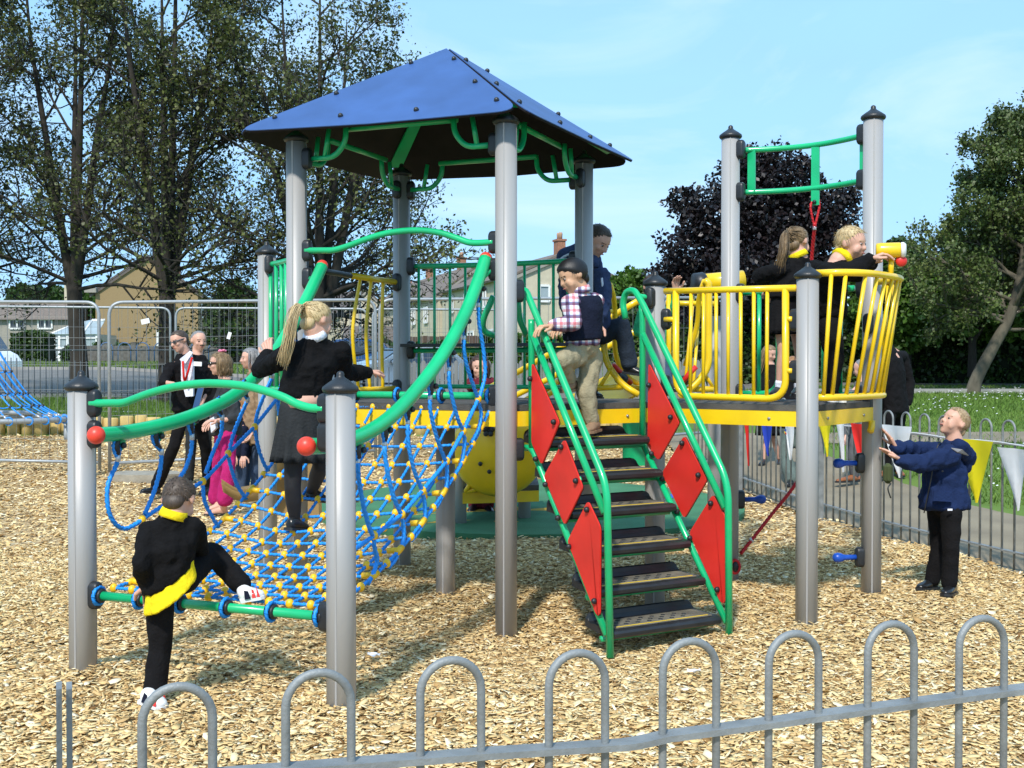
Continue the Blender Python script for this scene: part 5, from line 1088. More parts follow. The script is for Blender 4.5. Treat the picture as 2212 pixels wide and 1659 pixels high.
def carx(t, mt, side):
    for s in (-1, 1):
        side([(1.72, .72), (2.02, .66), (1.98, .78), (1.75, .80)], s, .003, 'headlight', 'glass'); side([(-2.06, .7), (-1.85, .75), (-1.88, .92), (-2.02, .9)], s, .003, 'tail_light', 'red'); side([(-2.0, .3), (2.0, .3), (2.0, .36), (-2.0, .36)], s, .002, 'sill_trim', 'black')
        c = mt@Vector((.62, s*.98, 1.0)); MB().sph(c, (.1, .09, .07), 8, 6).build('wing_mirror', 'carwhite', t); side([(-.30, .84), (-.15, .84), (-.15, .87), (-.30, .87)], s, .006, 'door_handle', 'silver')
    for (a, b) in (((.30, 1.425), (.88, 1.08)), ((-1.57, 1.275), (-1.93, .965))):
        w1 = .80; pts = [mt@Vector((a[0], -w1*.82, a[1])), mt@Vector((a[0], w1*.82, a[1])), mt@Vector((b[0], w1*.95, b[1])), mt@Vector((b[0], -w1*.95, b[1]))]; nn = (pts[1]-pts[0]).cross(pts[2]-pts[1]).normalized(); nn = nn if nn.z > 0 else -nn
        MB().prism([p+nn*.012 for p in pts], nn*.008).build('windscreen', 'cglass', t)
cw = W(866, 815, 33.4); vehicle('parked_car', Vector((cw.x, 33.4, float(terr(cw.x, 33.4))+.012)), math.pi+.5, 'white parked hatchback behind the rear aluminium post and dark green bars', 'car', carp, 4.2, 1.76, 'carwhite', (-1.28, 1.3), carg, 'parked cars', extra=carx, sc=.9)
cb = W(748, 790, 45); vehicle('parked_car', Vector((cb.x, 44.5, float(terr(0, 44.5))+.05)), math.pi, 'dark blue parked car glimpsed right of the blonde girl', 'car', carp, 4.2, 1.74, 'carblue', (-1.28, 1.3), carg, 'parked cars', extra=carx)
vanp = [(-2.4, .3), (-2.45, 1.0), (-2.42, 2.05), (-2.3, 2.25), (.9, 2.27), (1.15, 2.16), (1.75, 1.32), (2.2, 1.12), (2.42, .85), (2.45, .45), (2.3, .28), (-2.3, .28)]
vang = [[(.05, 1.30), (.05, 1.95), (.82, 1.95), (1.30, 1.34), (1.30, 1.30)]]
def vanx(t, mt, side):
    for s in (-1, 1):
        side([(2.05, .85), (2.36, .74), (2.36, .92), (2.1, 1.02)], s, .002, 'headlight', 'glass'); MB().box(mt@Vector((1.22, s*1.06, 1.38)), (.16, .2, .34), rz(0), .03).build('wing_mirror', 'black', t); side([(-.15, .5), (-.13, .5), (-.13, 2.0), (-.15, 2.0)], s, .003, 'door_seam', 'black')
    pts = [mt@Vector((1.20, -.78, 2.08)), mt@Vector((1.20, .78, 2.08)), mt@Vector((1.72, .86, 1.36)), mt@Vector((1.72, -.86, 1.36))]; nn = (pts[1]-pts[0]).cross(pts[2]-pts[1]).normalized(); nn = nn if nn.x*math.cos(.3) > -9 else nn; nn = nn if nn.z > 0 else -nn; MB().prism([p+nn*.012 for p in pts], nn*.008).build('windscreen', 'cglass', t)
vehicle('parked_van', Vector((-19.75, 41.6, float(terr(0, 41.6))-.02)), -.35, 'white van parked on the road at the left edge behind the blue rope net', 'van', vanp, 4.9, 1.9, 'carwhite', (-1.5, 1.5), vang, None, .34, vanx, .86)
# ---- blue rope net climber at far left
t = thing('rope_net_climber', (-9, 17, .4), 'blue rope net climber with steel ring tube at the far left edge', 'climbing net'); Yn = 16.6
def nn_(px, py, Y=Yn): return W(px, py, Y)
mb = MB(); c0 = nn_(-130, 905); ringp = [Vector((c0.x+1.78*math.cos(a), Yn+.9*math.sin(a), W(0, 906, Yn).z)) for a in [2*math.pi*k/32 for k in range(33)]]
mb.tube(ringp, .04, 10, False); mb.tube([Vector((p.x*1-.0, p.y, p.z-.0)) for p in [nn_(-60, 890, 17.3), nn_(70, 893, 17.3)]], .04, 8)
for a in (0.2, 1.8, 3.2, 4.8): p = Vector((c0.x+1.78*math.cos(a), Yn+.9*math.sin(a))); mb.tube([V3(p, .2), V3(p, W(0, 906, Yn).z)], .045, 8)
mb.build('ring_tube', 'zinc', t); rp_ = MB(); knots = MB(); top = nn_(-60, 690); ferr = MB()
ends = [ringp[k] for k in (27, 28, 29, 30, 31, 0, 1, 2, 3, 4)]; tops = [top+Vector((.12*math.cos(k), .12*math.sin(k), 0)) for k in range(len(ends))]
lines = []
for e, q_ in zip(ends, tops):
    mid = e.lerp(q_, .5)-Vector((.1, 0, .14)); ln = cr([e, e.lerp(q_, .25)-Vector((.1, 0, .12)), mid, q_], 6); lines.append(ln); rp_.tube(ln, .011, 6); rp_.tube([e+Vector((.055*math.cos(a), 0, .055*math.sin(a))) for a in [2*math.pi*k/10 for k in range(11)]], .012, 5, False); ferr.tube([ln[1], ln[2]], .016, 6)
for r_ in (5, 9, 13):
    for i in range(len(lines)-1): rp_.tube(cr([lines[i][r_], (lines[i][r_]+lines[i+1][r_])/2-Vector((0, 0, .02)), lines[i+1][r_]], 3), .009, 5); knots.sph(lines[i][r_], .024, 8, 6)
ro = rp_.build('rope_net', 'rope', t); tag(knots.build('rope_knots', 'black', ro)); ferr.build('rope_ferrules', 'ferrule', ro)
MB().tube([Vector((top.x, top.y, .3)), top+Vector((0, 0, .5))], .06, 10).build('mast', 'zinc', t)
# ---- yellow play equipment behind the main frame
t = thing('low_play_deck', (.0, 10.7, .1), 'low yellow edged play deck with yellow half drum panel under and behind the stairs', 'play deck')
for px, Y, tp in ((994, 10.5, 1.0), (1133, 10.8, 1.25)): p = W(px, 1000, Y); MB().lathe((p.x, Y, 0), [(.058, -.05), (.058, tp)], 20).build('post', 'alu', t)
a = W(1000, 1065, 10.5); b = W(1140, 1058, 10.8); zd = .36
mb = MB(); mb.prism([(a.x, 10.45, zd), (b.x+.1, 10.62, zd), (b.x+.1, 11.6, zd), (a.x, 11.5, zd)], (0, 0, .05)); dk = mb.build('deck', 'deck', t); mb = MB(); mb.prism([(a.x, 10.43, zd-.10), (b.x+.1, 10.60, zd-.10), (b.x+.1, 10.60, zd+.0), (a.x, 10.43, zd+.0)], (0, .02, 0)); mb.build('edge_beam', 'yellow', dk)
c = W(1072, 978, 10.2); prof = [(.001, -.09), (.22, -.075), (.36, -.02), (.41, .06), (.42, .22)]
bk = MB().lathe(c, prof, 28, Vector((.12, 1, .12))).build('drum_panel', 'yellow', t)
for px, py in ((1037.5, 1002), (1057, 1019)): MB().sph(W(px, py, 10.12), .02, 10, 6).build('bolt', 'black', bk)
mb = MB(); pw = W(1055, 930, 10.1)
for k in range(5): aa = 2*math.pi*k/5+.3; mb.sph(pw+Vector((.035*math.cos(aa), -.015, .035*math.sin(aa))), (.024, .012, .024), 10, 6)
mb.sph(pw, (.02, .012, .02), 8, 5); mb.build('flower_hole', 'black', bk)
mb = MB(); mb.tube(cr([W(1006, 1062, 10.35), W(1020, 1030, 10.3), W(1004, 990, 10.3), W(1012, 960, 10.3), W(1044, 926, 10.25), W(1072, 908, 10.2)], 5), .022, 8); mb.tube([W(1004, 1062, 10.35), W(1050, 1052, 10.35), W(1068, 1058, 10.35)], .022, 8); mb.build('panel_rail', 'yellow', t)
t = thing('yellow_ramp', (.8, 9.9, .5), 'yellow sloping ramp rails and hoops rising behind the stairs', 'play ramp')
mb = MB()
for a_, b_, Y0, Y1 in (((1024, 856), (1378, 650), 10.2, 9.3), ((1046, 888), (1380, 712), 10.6, 9.8)): mb.tube(cr([W(*a_, Y0), W((a_[0]+b_[0])/2, (a_[1]+b_[1])/2+4, (Y0+Y1)/2), W(*b_, Y1)], 5), .026, 8)
for a_, b_, Y0, Y1 in (((1122, 872), (1250, 800), 9.9, 9.3), ((1122, 886), (1250, 815), 9.9, 9.3)): mb.tube([W(*a_, Y0), W(*b_, Y1)], .026, 8)
mb.build('ramp_rail', 'yellow', t)
MB().prism([W(1150, 960, 9.9), W(1400, 840, 9.0), W(1400, 770, 9.0), W(1390, 765, 9.4), W(1150, 900, 10.4)], (0, .03, -.02)).build('ramp_panel', 'yellow', t)
MB().prism([W(1345, 905, 8.9), W(1420, 905, 8.9), W(1420, 1006, 8.9), W(1345, 1006, 8.9)], (0, .02, 0)).build('green_panel', 'green', t)
# two yellow hoops of the hanging bridge, straps between
t = thing('hanging_bridge', (1.2, 8.6, 1.3), 'yellow hooped hanging bridge with red straps behind the top of the stairs', 'play bridge')
def hoop(pts, Y, Y2): return fillet([W(x, y, Y+(Y2-Y)*i/(len(pts)-1)) for i, (x, y) in enumerate(pts)], .16, 6)
mb = MB(); mb.tube(hoop([(1380, 853), (1345, 832), (1305, 780), (1306, 625), (1318, 614)], 8.45, 8.6), .024, 10); mb.tube(hoop([(1318, 614), (1328, 650), (1328, 770), (1352, 815), (1390, 835)], 8.6, 9.0), .02, 10)
mb.tube([W(1290, 838, 8.5), W(1345, 836, 8.5)], .022, 8); mb.tube([W(1295, 838, 8.5), W(1320, 795, 8.5)], .014, 8); mb.tube([W(1300, 630, 8.6), W(1316, 630, 8.6)], .016, 8); mb.tube([W(1316, 673, 8.6), W(1326, 673, 8.8)], .016, 8)
mb.build('bridge_hoop', 'yellow', t)
mb = MB(); mb.tube(hoop([(1468, 858), (1502, 832), (1531, 795), (1531, 612), (1522, 606)], 8.75, 8.8), .027, 10); mb.tube(hoop([(1522, 606), (1509, 640), (1508, 700), (1480, 790)], 8.8, 9.1), .02, 10); mb.tube([W(1478, 840, 8.8), W(1541, 841, 8.8)], .024, 8); mb.tube([W(1518, 800, 8.8), W(1541, 838, 8.8)], .014, 8)
mb.tube([W(1438, 655, 9.0), W(1545, 656, 9.0)], .021, 8); mb.tube([W(1480, 830, 8.9), W(1498, 640, 9.2)], .013, 8); mb.tube([W(1498, 830, 8.9), W(1508, 700, 9.2)], .013, 8); mb.tube([W(1445, 630, 8.85), W(1445, 850, 8.85)], .02, 8)
mb.build('bridge_hoop', 'yellow', t)
mb = MB(); mb.tube([W(1325, 790, 8.6), W(1341, 806, 8.7), W(1362, 827, 8.8)], .022, 8); mb.tube([W(1475, 825, 8.7), W(1490, 806, 8.7), W(1504, 792, 8.7)], .02, 8); mb.build('strap', 'red', t)
MB().sph(W(1342, 818, 8.65), (.055, .05, .045), 10, 7).build('strap_joint', 'black', t); MB().sph(W(1478, 822, 8.75), (.045, .05, .04), 10, 7).build('strap_joint', 'black', t)
MB().prism([W(1345, 838, 8.7), W(1480, 843, 8.8), W(1480, 836, 9.5), W(1345, 832, 9.5)], (0, 0, .02)).build('bridge_floor', 'yellow', t)
p = W(1525, 612, 9.1); MB().lathe(p, [(.085, -.10), (.09, -.02), (.075, 0)], 16, Vector((1, .1, .1))).build('tube_collar', 'black', t); MB().lathe(p, [(.075, -.0), (.075, .3), (.01, .3)], 16, Vector((1, .1, .1))).build('speaking_tube', 'yellow', t)
p = W(1545, 960, 9.4); MB().lathe((p.x, 9.4, 0), [(.0625, -.05), (.0625, 1.9)], 20).build('post', 'alu', t)
# tan slide leaving the back of the frame
M['tan'] = mat('tan_plastic', (.36, .235, .095), .6, 0, .12, 3, .1, 10)
t = thing('slide', (-1.6, 8.9, .1), 'tan brown slide at the rear left, beside the woman in fuchsia trousers', 'slide')
cl = [(612, 915, 9.0), (600, 960, 9.0), (585, 1010, 9.0), (570, 1050, 8.95), (545, 1075, 8.9), (515, 1075, 8.85), (482, 1056, 8.8)]
mb = MB(); v = []; f = []
cp_ = cr([W(*p) for p in cl], 4)
for p in cp_:
    for o, dz in ((-.02, .14), (0, 0), (.45, 0), (.47, .14)): v.append(p+Vector((o*.55, o*.9, dz if False else dz*.55)))
n = len(cp_)
for i in range(n-1):
    for k in range(3): f.append((4*i+k, 4*i+k+1, 4*i+5+k, 4*i+4+k))
mb.add(v, f); mb.add([p-Vector((0, 0, .025)) for p in v], [q_[::-1] for q_ in f]); mb.build('chute', 'tan', t)
MB().prism([W(612, 915, 9.2), W(680, 915, 9.3), W(690, 1130, 9.3), W(596, 1105, 9.2), W(560, 1090, 9.1), W(585, 1010, 9.2)], (.02, .03, 0)).build('side_wall', 'tan', t)
# ================================================================== people
def cloth(n, c, **k): M[n] = mat(n, c, .9, 0, .16, 14, .35, 70, spec=.12, **k)
cloth('black_knit', (.007, .0068, .0075)); cloth('black_wool', (.009, .0085, .0095)); cloth('navy_nylon', (.012, .024, .075)); cloth('navy_knit', (.010, .013, .028)); cloth('charcoal', (.028, .030, .032))
cloth('beige_cotton', (.33, .285, .185)); cloth('fuchsia', (.42, .018, .13)); cloth('darkgrey', (.035, .038, .042)); cloth('tan_coat', (.28, .19, .115)); cloth('denim', (.045, .07, .12)); cloth('denim_dark', (.028, .038, .055))
cloth('shirt_white', (.72, .73, .80)); cloth('yellow_polo', (.82, .62, .015)); cloth('maroon', (.12, .016, .026)); cloth('hood_blue', (.045, .062, .125)); cloth('grey_marl', (.22, .22, .23)); cloth('suit_grey', (.10, .10, .105)); cloth('green_top', (.03, .30, .12)); cloth('grey_green', (.11, .14, .125))
M['tights'] = mat('black_tights', (.009, .008, .010), .6, 0, .2, 30)
M['leather'] = mat('black_leather', (.012, .012, .013), .28, 0, .2, 20); M['brownleather'] = mat('brown_leather', (.26, .085, .025), .4, 0, .2, 20); M['tanshoe'] = mat('tan_suede', (.27, .16, .09), .8, 0, .2, 20)
M['skin'] = mat('skin_fair', (.62, .35, .255), .5, 0, .07, 14, .03, 120, spec=.35); M['skin2'] = mat('skin_tan', (.56, .325, .20), .5, 0, .07, 14, spec=.35); M['skin3'] = mat('skin_ruddy', (.63, .345, .25), .5, 0, .08, 14, spec=.35)
def hairm(n, c, c2): M[n] = mat(n, c, .5, 0, 0, 30, .12, 120, col2=c2, stretch=(3, 3, .6), island=.3)
hairm('hair_blond', (.55, .38, .17), (.33, .20, .08)); hairm('hair_brown', (.085, .055, .035), (.045, .028, .018)); hairm('hair_black', (.010, .008, .008), (.005, .004, .004)); hairm('hair_sandy', (.36, .235, .12), (.20, .12, .06)); hairm('hair_lightsandy', (.47, .33, .185), (.29, .19, .10)); hairm('hair_grey', (.25, .24, .235), (.13, .125, .12)); hairm('hair_darkblond', (.26, .17, .085), (.12, .075, .035)); hairm('hair_fair', (.62, .47, .25), (.40, .28, .13))
hairm('hair_auburn', (.07, .03, .018), (.03, .014, .01)); hairm('hair_ginger', (.32, .15, .05), (.2, .09, .03))
M['lip'] = mat('lip', (.42, .14, .12), .5); M['eyew'] = mat('eye_white', (.42, .36, .33), .4); M['iris'] = mat('iris', (.03, .025, .02), .2); M['lens'] = mat('dark_lens', (.008, .007, .007), .1)
# small plaid for the shirt: two crossing sets of bands
def plaid():
    m = mat('plaid_cotton', (.7, .68, .72), .85, bump=.3, bs=60); t = m.node_tree; b = t.nodes['Principled BSDF']; tc_ = t.nodes.new('ShaderNodeTexCoord'); prev = None
    def band(axis, sc, lo, col, fac):
        nonlocal prev
        s = t.nodes.new('ShaderNodeSeparateXYZ'); t.links.new(tc_.outputs['Object'], s.inputs[0]); mu = t.nodes.new('ShaderNodeMath'); mu.operation = 'MULTIPLY'; mu.inputs[1].default_value = sc; t.links.new(s.outputs[axis], mu.inputs[0])
        fr = t.nodes.new('ShaderNodeMath'); fr.operation = 'FRACT'; t.links.new(mu.outputs[0], fr.inputs[0]); gt = t.nodes.new('ShaderNodeMath'); gt.operation = 'LESS_THAN'; gt.inputs[1].default_value = lo; t.links.new(fr.outputs[0], gt.inputs[0])
        f2 = t.nodes.new('ShaderNodeMath'); f2.operation = 'MULTIPLY'; f2.inputs[1].default_value = fac; t.links.new(gt.outputs[0], f2.inputs[0]); x = t.nodes.new('ShaderNodeMixRGB'); x.blend_type = 'MULTIPLY'; t.links.new(f2.outputs[0], x.inputs[0])
        if prev is None: x.inputs[1].default_value = (.72, .70, .74, 1)
        else: t.links.new(prev, x.inputs[1])
        x.inputs[2].default_value = (*col, 1); prev = x.outputs[0]
    band('X', 26, .42, (.85, .30, .32), .75); band('Z', 26, .42, (.85, .30, .32), .75); band('X', 26.0*.5, .28, (.12, .18, .42), .8); band('Z', 13, .28, (.12, .18, .42), .8); t.links.new(prev, b.inputs['Base Color']); M['plaid'] = m
plaid()
def remesh(mb, vox, smooth=3, amp=0, fs=18, seed=0, strch=1.0):
    me = mb.mesh('tmp'); o = bpy.data.objects.new('tmp', me); COL.objects.link(o)
    md = o.modifiers.new('r', 'REMESH'); md.mode = 'VOXEL'; md.voxel_size = vox; md.use_smooth_shade = True
    if smooth: sm = o.modifiers.new('s', 'SMOOTH'); sm.iterations = smooth; sm.factor = .5
    dg = bpy.context.evaluated_depsgraph_get(); out = bpy.data.meshes.new_from_object(o.evaluated_get(dg)); bpy.data.objects.remove(o); bpy.data.meshes.remove(me)
    if amp:
        n = len(out.vertices); co = np.empty(3*n, np.float32); no = np.empty(3*n, np.float32); out.vertices.foreach_get('co', co); out.vertices.foreach_get('normal', no); co = co.reshape(-1, 3); no = no.reshape(-1, 3)
        d = np.array([abs(noise.noise(Vector((c[0]*fs+seed, c[1]*fs, c[2]*fs*strch+seed*2))))*-1.5+.35+.4*noise.noise(Vector((c[0]*fs*2.3, c[1]*fs*2.3+seed, c[2]*fs*2.3*strch))) for c in co]); co = co+no*(d*amp)[:, None]; out.vertices.foreach_set('co', co.astype(np.float32).ravel()); out.update()
    out.polygons.foreach_set('use_smooth', [True]*len(out.polygons)); return out
def loft(mb, rings, n=20):                    # rings: (centre, side, fwd, a, b[, wave, count])
    v = []; f = []
    for r_ in rings:
        c, s, f_, a, b = r_[:5]; wv = r_[5] if len(r_) > 5 else 0; ct = r_[6] if len(r_) > 6 else 0
        for k in range(n): t = 2*math.pi*k/n; q = 1+wv*math.cos(ct*t); v.append(c+s*(a*q*math.cos(t))+f_*(b*q*math.sin(t)))
    N = len(rings)
    for i in range(N-1):
        for k in range(n): f.append((i*n+k, i*n+(k+1) % n, (i+1)*n+(k+1) % n, (i+1)*n+k))
    f.append(tuple(range(n-1, -1, -1))); f.append(tuple((N-1)*n+k for k in range(n))); mb.add(v, f); return mb
def hand(mb, w_, d, pn, L, curl=.5, thumb=1):
    d = d.normalized(); s = d.cross(pn).normalized(); pn = s.cross(d).normalized(); r_ = L*.052
    for i, off in enumerate((-.17, -.06, .06, .17)):
        k = w_+d*L*(.50-.03*abs(i-1.2))+s*off*L; mb.cone(w_+s*off*.5*L+d*.05*L, k, r_*1.5, r_*1.35, 8)
        ln = L*(.40, .47, .44, .34)[3-i if thumb > 0 else i]; p = k; dd = d
        for j, fr in enumerate((.45, .32, .26)):
            dd = (dd*math.cos(curl*(.7+.25*i*.3))+pn*math.sin(curl*(.7+.25*i*.3))).normalized(); q = p+dd*ln*fr; mb.cone(p, q, r_*(1.08-.1*j), r_*(1-.12*j), 7); p = q
    b = w_+s*thumb*.16*L+d*.12*L; m = b+(d*.55+s*thumb*.75+pn*.35).normalized()*L*.27; mb.cone(b, m, r_*1.6, r_*1.25, 8); mb.cone(m, m+(d*.85+s*thumb*.2+pn*.3).normalized()*L*.23, r_*1.2, r_*.95, 7)
HZ = ([-1, -.6, -.15, .15, .45, .75, 1], [-.93, -.80, -.34, -.02, .42, .58, .62])
def headframe(f, up):
    f = Vector(f).normalized(); r_ = f.cross(Vector(up)).normalized(); return r_, f, r_.cross(f).normalized()
def person(label, J, hh, f, up=(0, 0, 1), skin='skin', hair=('short', 'hair_brown'), top=None, bottom=None, shoes=None, vox=.012, seed=1, group=None, legr=1, armr=1, sw=None, extras=None, hands=(.5, .5), bodyk=1, hand_n=None, simple=False, cat='person', hand_d=None, name='person', ground=False):
    global YS
    YS = 1.0
    if ground:
        best = None
        for s_ in np.arange(.86, 1.16, .004):
            YS = float(s_); lo_ = min((W(*J[k_]) for k_ in ('tl', 'tr') if k_ in J), key=lambda p: p.z); e_ = abs(lo_.z-(float(terr(lo_.x, lo_.y))+float(mound(np.float64(lo_.x), np.float64(lo_.y)))+.03))
            if best is None or e_ < best[0]: best = (e_, float(s_))
        YS = best[1]; hh = hh*YS; sw = sw*YS if sw else sw
    j = {k: W(*v) for k, v in J.items()}; hc = j['head']; r_, f, u = headframe(f, up); h = hh
    foot = [j[k] for k in ('al', 'ar') if k in j]; base = Vector((hc.x, hc.y, min([p.z for p in foot]+[hc.z-5*hh])))
    t = thing(name, base, label, cat, group); q = lambda x, y, z: hc+r_*(x*h)+f*(y*h)+u*(z*h)
    k = h/.21; sl, sr = j.get('sl'), j.get('sr'); sh = (sl+sr)/2; SW = sw or (sl-sr).length/2; side = (sr-sl).normalized(); pel = j['pel']; axis = (sh-pel).normalized(); fw = side.cross(axis); fw.normalize(); fw = -fw if fw.dot(f) < -.2 else fw
    nb = j['neck']
    # ---- body: one continuous surface
    b = MB(); fr = (r_, f, u)
    b.sph(q(0, -.02, .12), (.345*h, .425*h, .37*h), 20, 14, fr); b.sph(q(0, .11, -.20), (.255*h, .27*h, .26*h), 16, 10, fr); b.sph(q(0, .245, -.385), (.11*h, .10*h, .095*h), 10, 8, fr)
    b.sph(q(0, .33, .10), (.23*h, .075*h, .05*h), 12, 8, fr); kid = h < .217*YS; b.cone(q(0, .385, .03 if kid else .05), q(0, .435 if kid else .465, -.115), .03*h, (.043 if kid else .058)*h, 8)
    if kid:
        for s in (-1, 1): b.sph(q(s*.17, .225, -.17), (.14*h, .125*h, .13*h), 10, 8, fr)
    for s in (-1, 1): b.sph(q(s*.17, .27, -.10), (.11*h, .11*h, .10*h), 10, 8, fr); b.sph(q(s*.355, -.05, -.01), (.035*h, .085*h, .125*h), 10, 8, fr); b.sph(q(s*.045, .42, -.115), (.035*h, .04*h, .035*h), 8, 6, fr)
    b.sph(q(0, .345, -.24), (.115*h, .055*h, .045*h), 10, 6, fr)
    nk = .25*h
    b.cone(q(0, -.08, -.25), nb, nk*.95, nk*1.1, 12); b.cone(nb, sh-axis*.03*k, nk*1.0, SW*.5, 10); b.cone(sh-axis*.06*k, pel, SW*.52, SW*.5, 12)
    R_ = lambda v: v*k*armr
    for s in 'lr':
        S = j['s'+s]
        if 'e'+s in j:
            E, Wr = j['e'+s], j['w'+s]; b.cone(nb.lerp(S, .5), S, R_(.03), R_(.030), 8); b.cone(S, E, R_(.030), R_(.026), 10); b.cone(E, Wr, R_(.026), R_(.019), 10)
        if 'k'+s in j:
            Hp, K_, A = j['h'+s], j['k'+s], j['a'+s]; b.cone(pel, Hp, R_(.055), R_(.055), 8); b.cone(Hp, K_, .052*k*legr, .040*k*legr, 12); b.cone(K_, K_.lerp(A, .35), .040*k*legr, .041*k*legr, 10); b.cone(K_.lerp(A, .35), A, .041*k*legr, .025*k*legr, 10)
    hv = min(vox, h*.045 if not simple else h*.06); me = remesh(b, hv, 2)
    hb = MB()
    for i, s in enumerate('lr'):
        if 'w'+s in j and 'e'+s in j:
            d = (j['w'+s]-j['e'+s]).normalized()
            if hand_d and hand_d[i]: d = Vector(hand_d[i])
            pn = Vector(hand_n[i]) if hand_n and hand_n[i] else (Vector((0, 0, -1)) if abs(d.z) < .8 else f); hand(hb, j['w'+s], d, pn, .155*k*(1 if not simple else 1), hands[i], 1 if s == 'l' else -1)
    if hb.v:
        bm = bmesh.new(); bm.from_mesh(me); hm_ = hb.mesh('h'); bm.from_mesh(hm_); bm.to_mesh(me); bm.free(); bpy.data.meshes.remove(hm_)
    body = put('body', me, skin, t)
    # ---- face
    for s in (-1, 1):
        MB().sph(q(s*.14, .345, .015), (.055*h, .030*h, .026*h), 10, 6, fr).build('eye', 'eyew', body) if not simple else None
        MB().sph(q(s*.14, .368 if not simple else .36, .013), (.037*h if not simple else .05*h, .014*h, .028*h), 8, 6, fr).build('iris', 'iris', body)
        MB().cone(q(s*.06, .385, .095), q(s*.22, .335, .10), .016*h, .011*h, 6).build('eyebrow', hair[1] if hair[0] != 'bald' else 'hair_brown', body)
    MB().sph(q(0, .402, -.245), (.095*h, .022*h, .020*h), 10, 6, fr).build('mouth', 'lip', body)
    # ---- hair
    st, hm_ = hair[:2]; g = np.random.default_rng(seed); thick = hair[2] if len(hair) > 2 else 1.0
    hl = (HZ[0], [z_+(.14 if st == 'bald' else 0)+(.22 if st == 'bald' and x_ > -.3 else 0) for x_, z_ in zip(*HZ)])
    if st == 'mop': hl = (HZ[0], [-.98, -.92, -.62, -.16, .20, .36, .42])
    if st in ('pony', 'bob', 'long'): hl = (HZ[0], [-.90, -.75, -.38, .02, .45, .60, .62])
    cc = q(0, -.02, .12); rad = (.345*h, .425*h, .37*h); mb = MB(); n, m = 30, 18; V_ = {}; F_ = []
    def on(d, ex=1.0): return cc+r_*(d[0]*rad[0]*ex)+f*(d[1]*rad[1]*ex)+u*(d[2]*rad[2]*ex)
    def keep(d): return d[2] > np.interp(d[1], *hl)-(0 if abs(d[0]) < .9 else .06)
    vl = []
    for i in range(m+1):
        a = math.pi*i/m
        for kx in range(n):
            bb = 2*math.pi*kx/n; d = Vector((math.sin(a)*math.cos(bb), math.sin(a)*math.sin(bb), math.cos(a))); ex = 1.035+.05*thick*(.5+.5*d.z)+(.075 if st == 'mop' else 0)+.02*noise.noise(d*5+Vector((seed, 0, 0)))
            if not keep(d): ex = .95
            vl.append(on(d, ex))
    for i in range(m):
        for kx in range(n): F_.append((i*n+kx, (i+1)*n+kx, (i+1)*n+(kx+1) % n, i*n+(kx+1) % n))
    mb.add(vl, F_)
    if st != 'bald': mb.sph(q(0, -.285, -.14), (.255*h, .15*h, .21*h), 14, 10, fr)
    if st != 'bald' and not simple:
        for _ in range(700 if st == 'short' else 500):
            d = Vector(g.normal(0, 1, 3)).normalized()
            if not keep(d): continue
            p = on(d, 1.02+.03*thick); nrm = (r_*d.x/rad[0]+f*d.y/rad[1]+u*d.z/rad[2]).normalized(); cd = (f*.5-u*.5+Vector(g.normal(0, .35, 3))); cd = (cd-nrm*cd.dot(nrm)).normalized()
            if st in ('pony',): tgt = q(0, -.5, .3); cd = (tgt-p); cd = (cd-nrm*cd.dot(nrm)).normalized()
            ln = h*(.10+.08*g.random())*thick; e = p+(cd*.85+nrm*(.42 if st == 'short' else .2))*ln; s_ = cd.cross(nrm)*h*.012; mb.add([p-s_, p+s_, e], [(0, 1, 2)], True)
    ho = mb.build('hair', hm_, t)
    if st == 'pony':
        tail = [Vector(p) for p in (W(*x) for x in hair[3])]; mb = MB()
        for _ in range(240):
            o = Vector(g.normal(0, 1, 3)); o1 = o*h*.035; ks = g.uniform(.75, 1.05); N = len(tail); pts = [p+o1*(.5 if i == 0 else 1.0+.7*math.sin(i)*.3+.9*(i/N))+Vector(g.normal(0, .007, 3))*h*i for i, p in enumerate(tail[:N])]
            pts[-1] = pts[-2].lerp(pts[-1], ks); c = cr(pts, 4); mb.tube(c, [h*.013*(1-.6*i/(len(c)-1)) for i in range(len(c))], 4)
        for _ in range(110):
            d = Vector(g.normal(0, 1, 3)).normalized()
            if keep(d): p = on(d, 1.08); mb.tube(cr([p, p.lerp(tail[0], .5)+(p-cc).normalized()*h*.07, tail[0]], 4), h*.010, 4)
        mb.build('ponytail', hm_, ho)
    if st in ('bob', 'long'):
        mb = MB(); dl = .62 if st == 'bob' else 1.25
        for _ in range(260 if not simple else 150):
            a = g.uniform(math.pi*.98, math.pi*2.02) if g.random() < .8 else g.uniform(math.pi*.88, math.pi*2.12); d = Vector((math.cos(a), math.sin(a)*1.0, g.uniform(.25, .95))); d.normalize(); p0 = on(d, 1.05); dh = Vector((math.cos(a), math.sin(a), 0)); ph = g.uniform(0, 6)
            pts = [p0]; 
            for i in range(1, 5): s_ = i/4; pts.append(cc+(r_*dh.x*rad[0]+f*dh.y*rad[1])*(1.12+.10*math.sin(s_*3+ph)*g.random()-.12*(s_ > .9)*(st == 'bob'))+u*(rad[2]*d.z*(1-s_)*.7-h*dl*s_*g.uniform(.85, 1.1))+r_*h*.02*math.sin(ph+s_*7))
            c = cr(pts, 3); mb.tube(c, [h*.038*(1-.7*i/(len(c)-1)) for i in range(len(c))], 4)
        mb.build('hair_strands', hm_, ho)
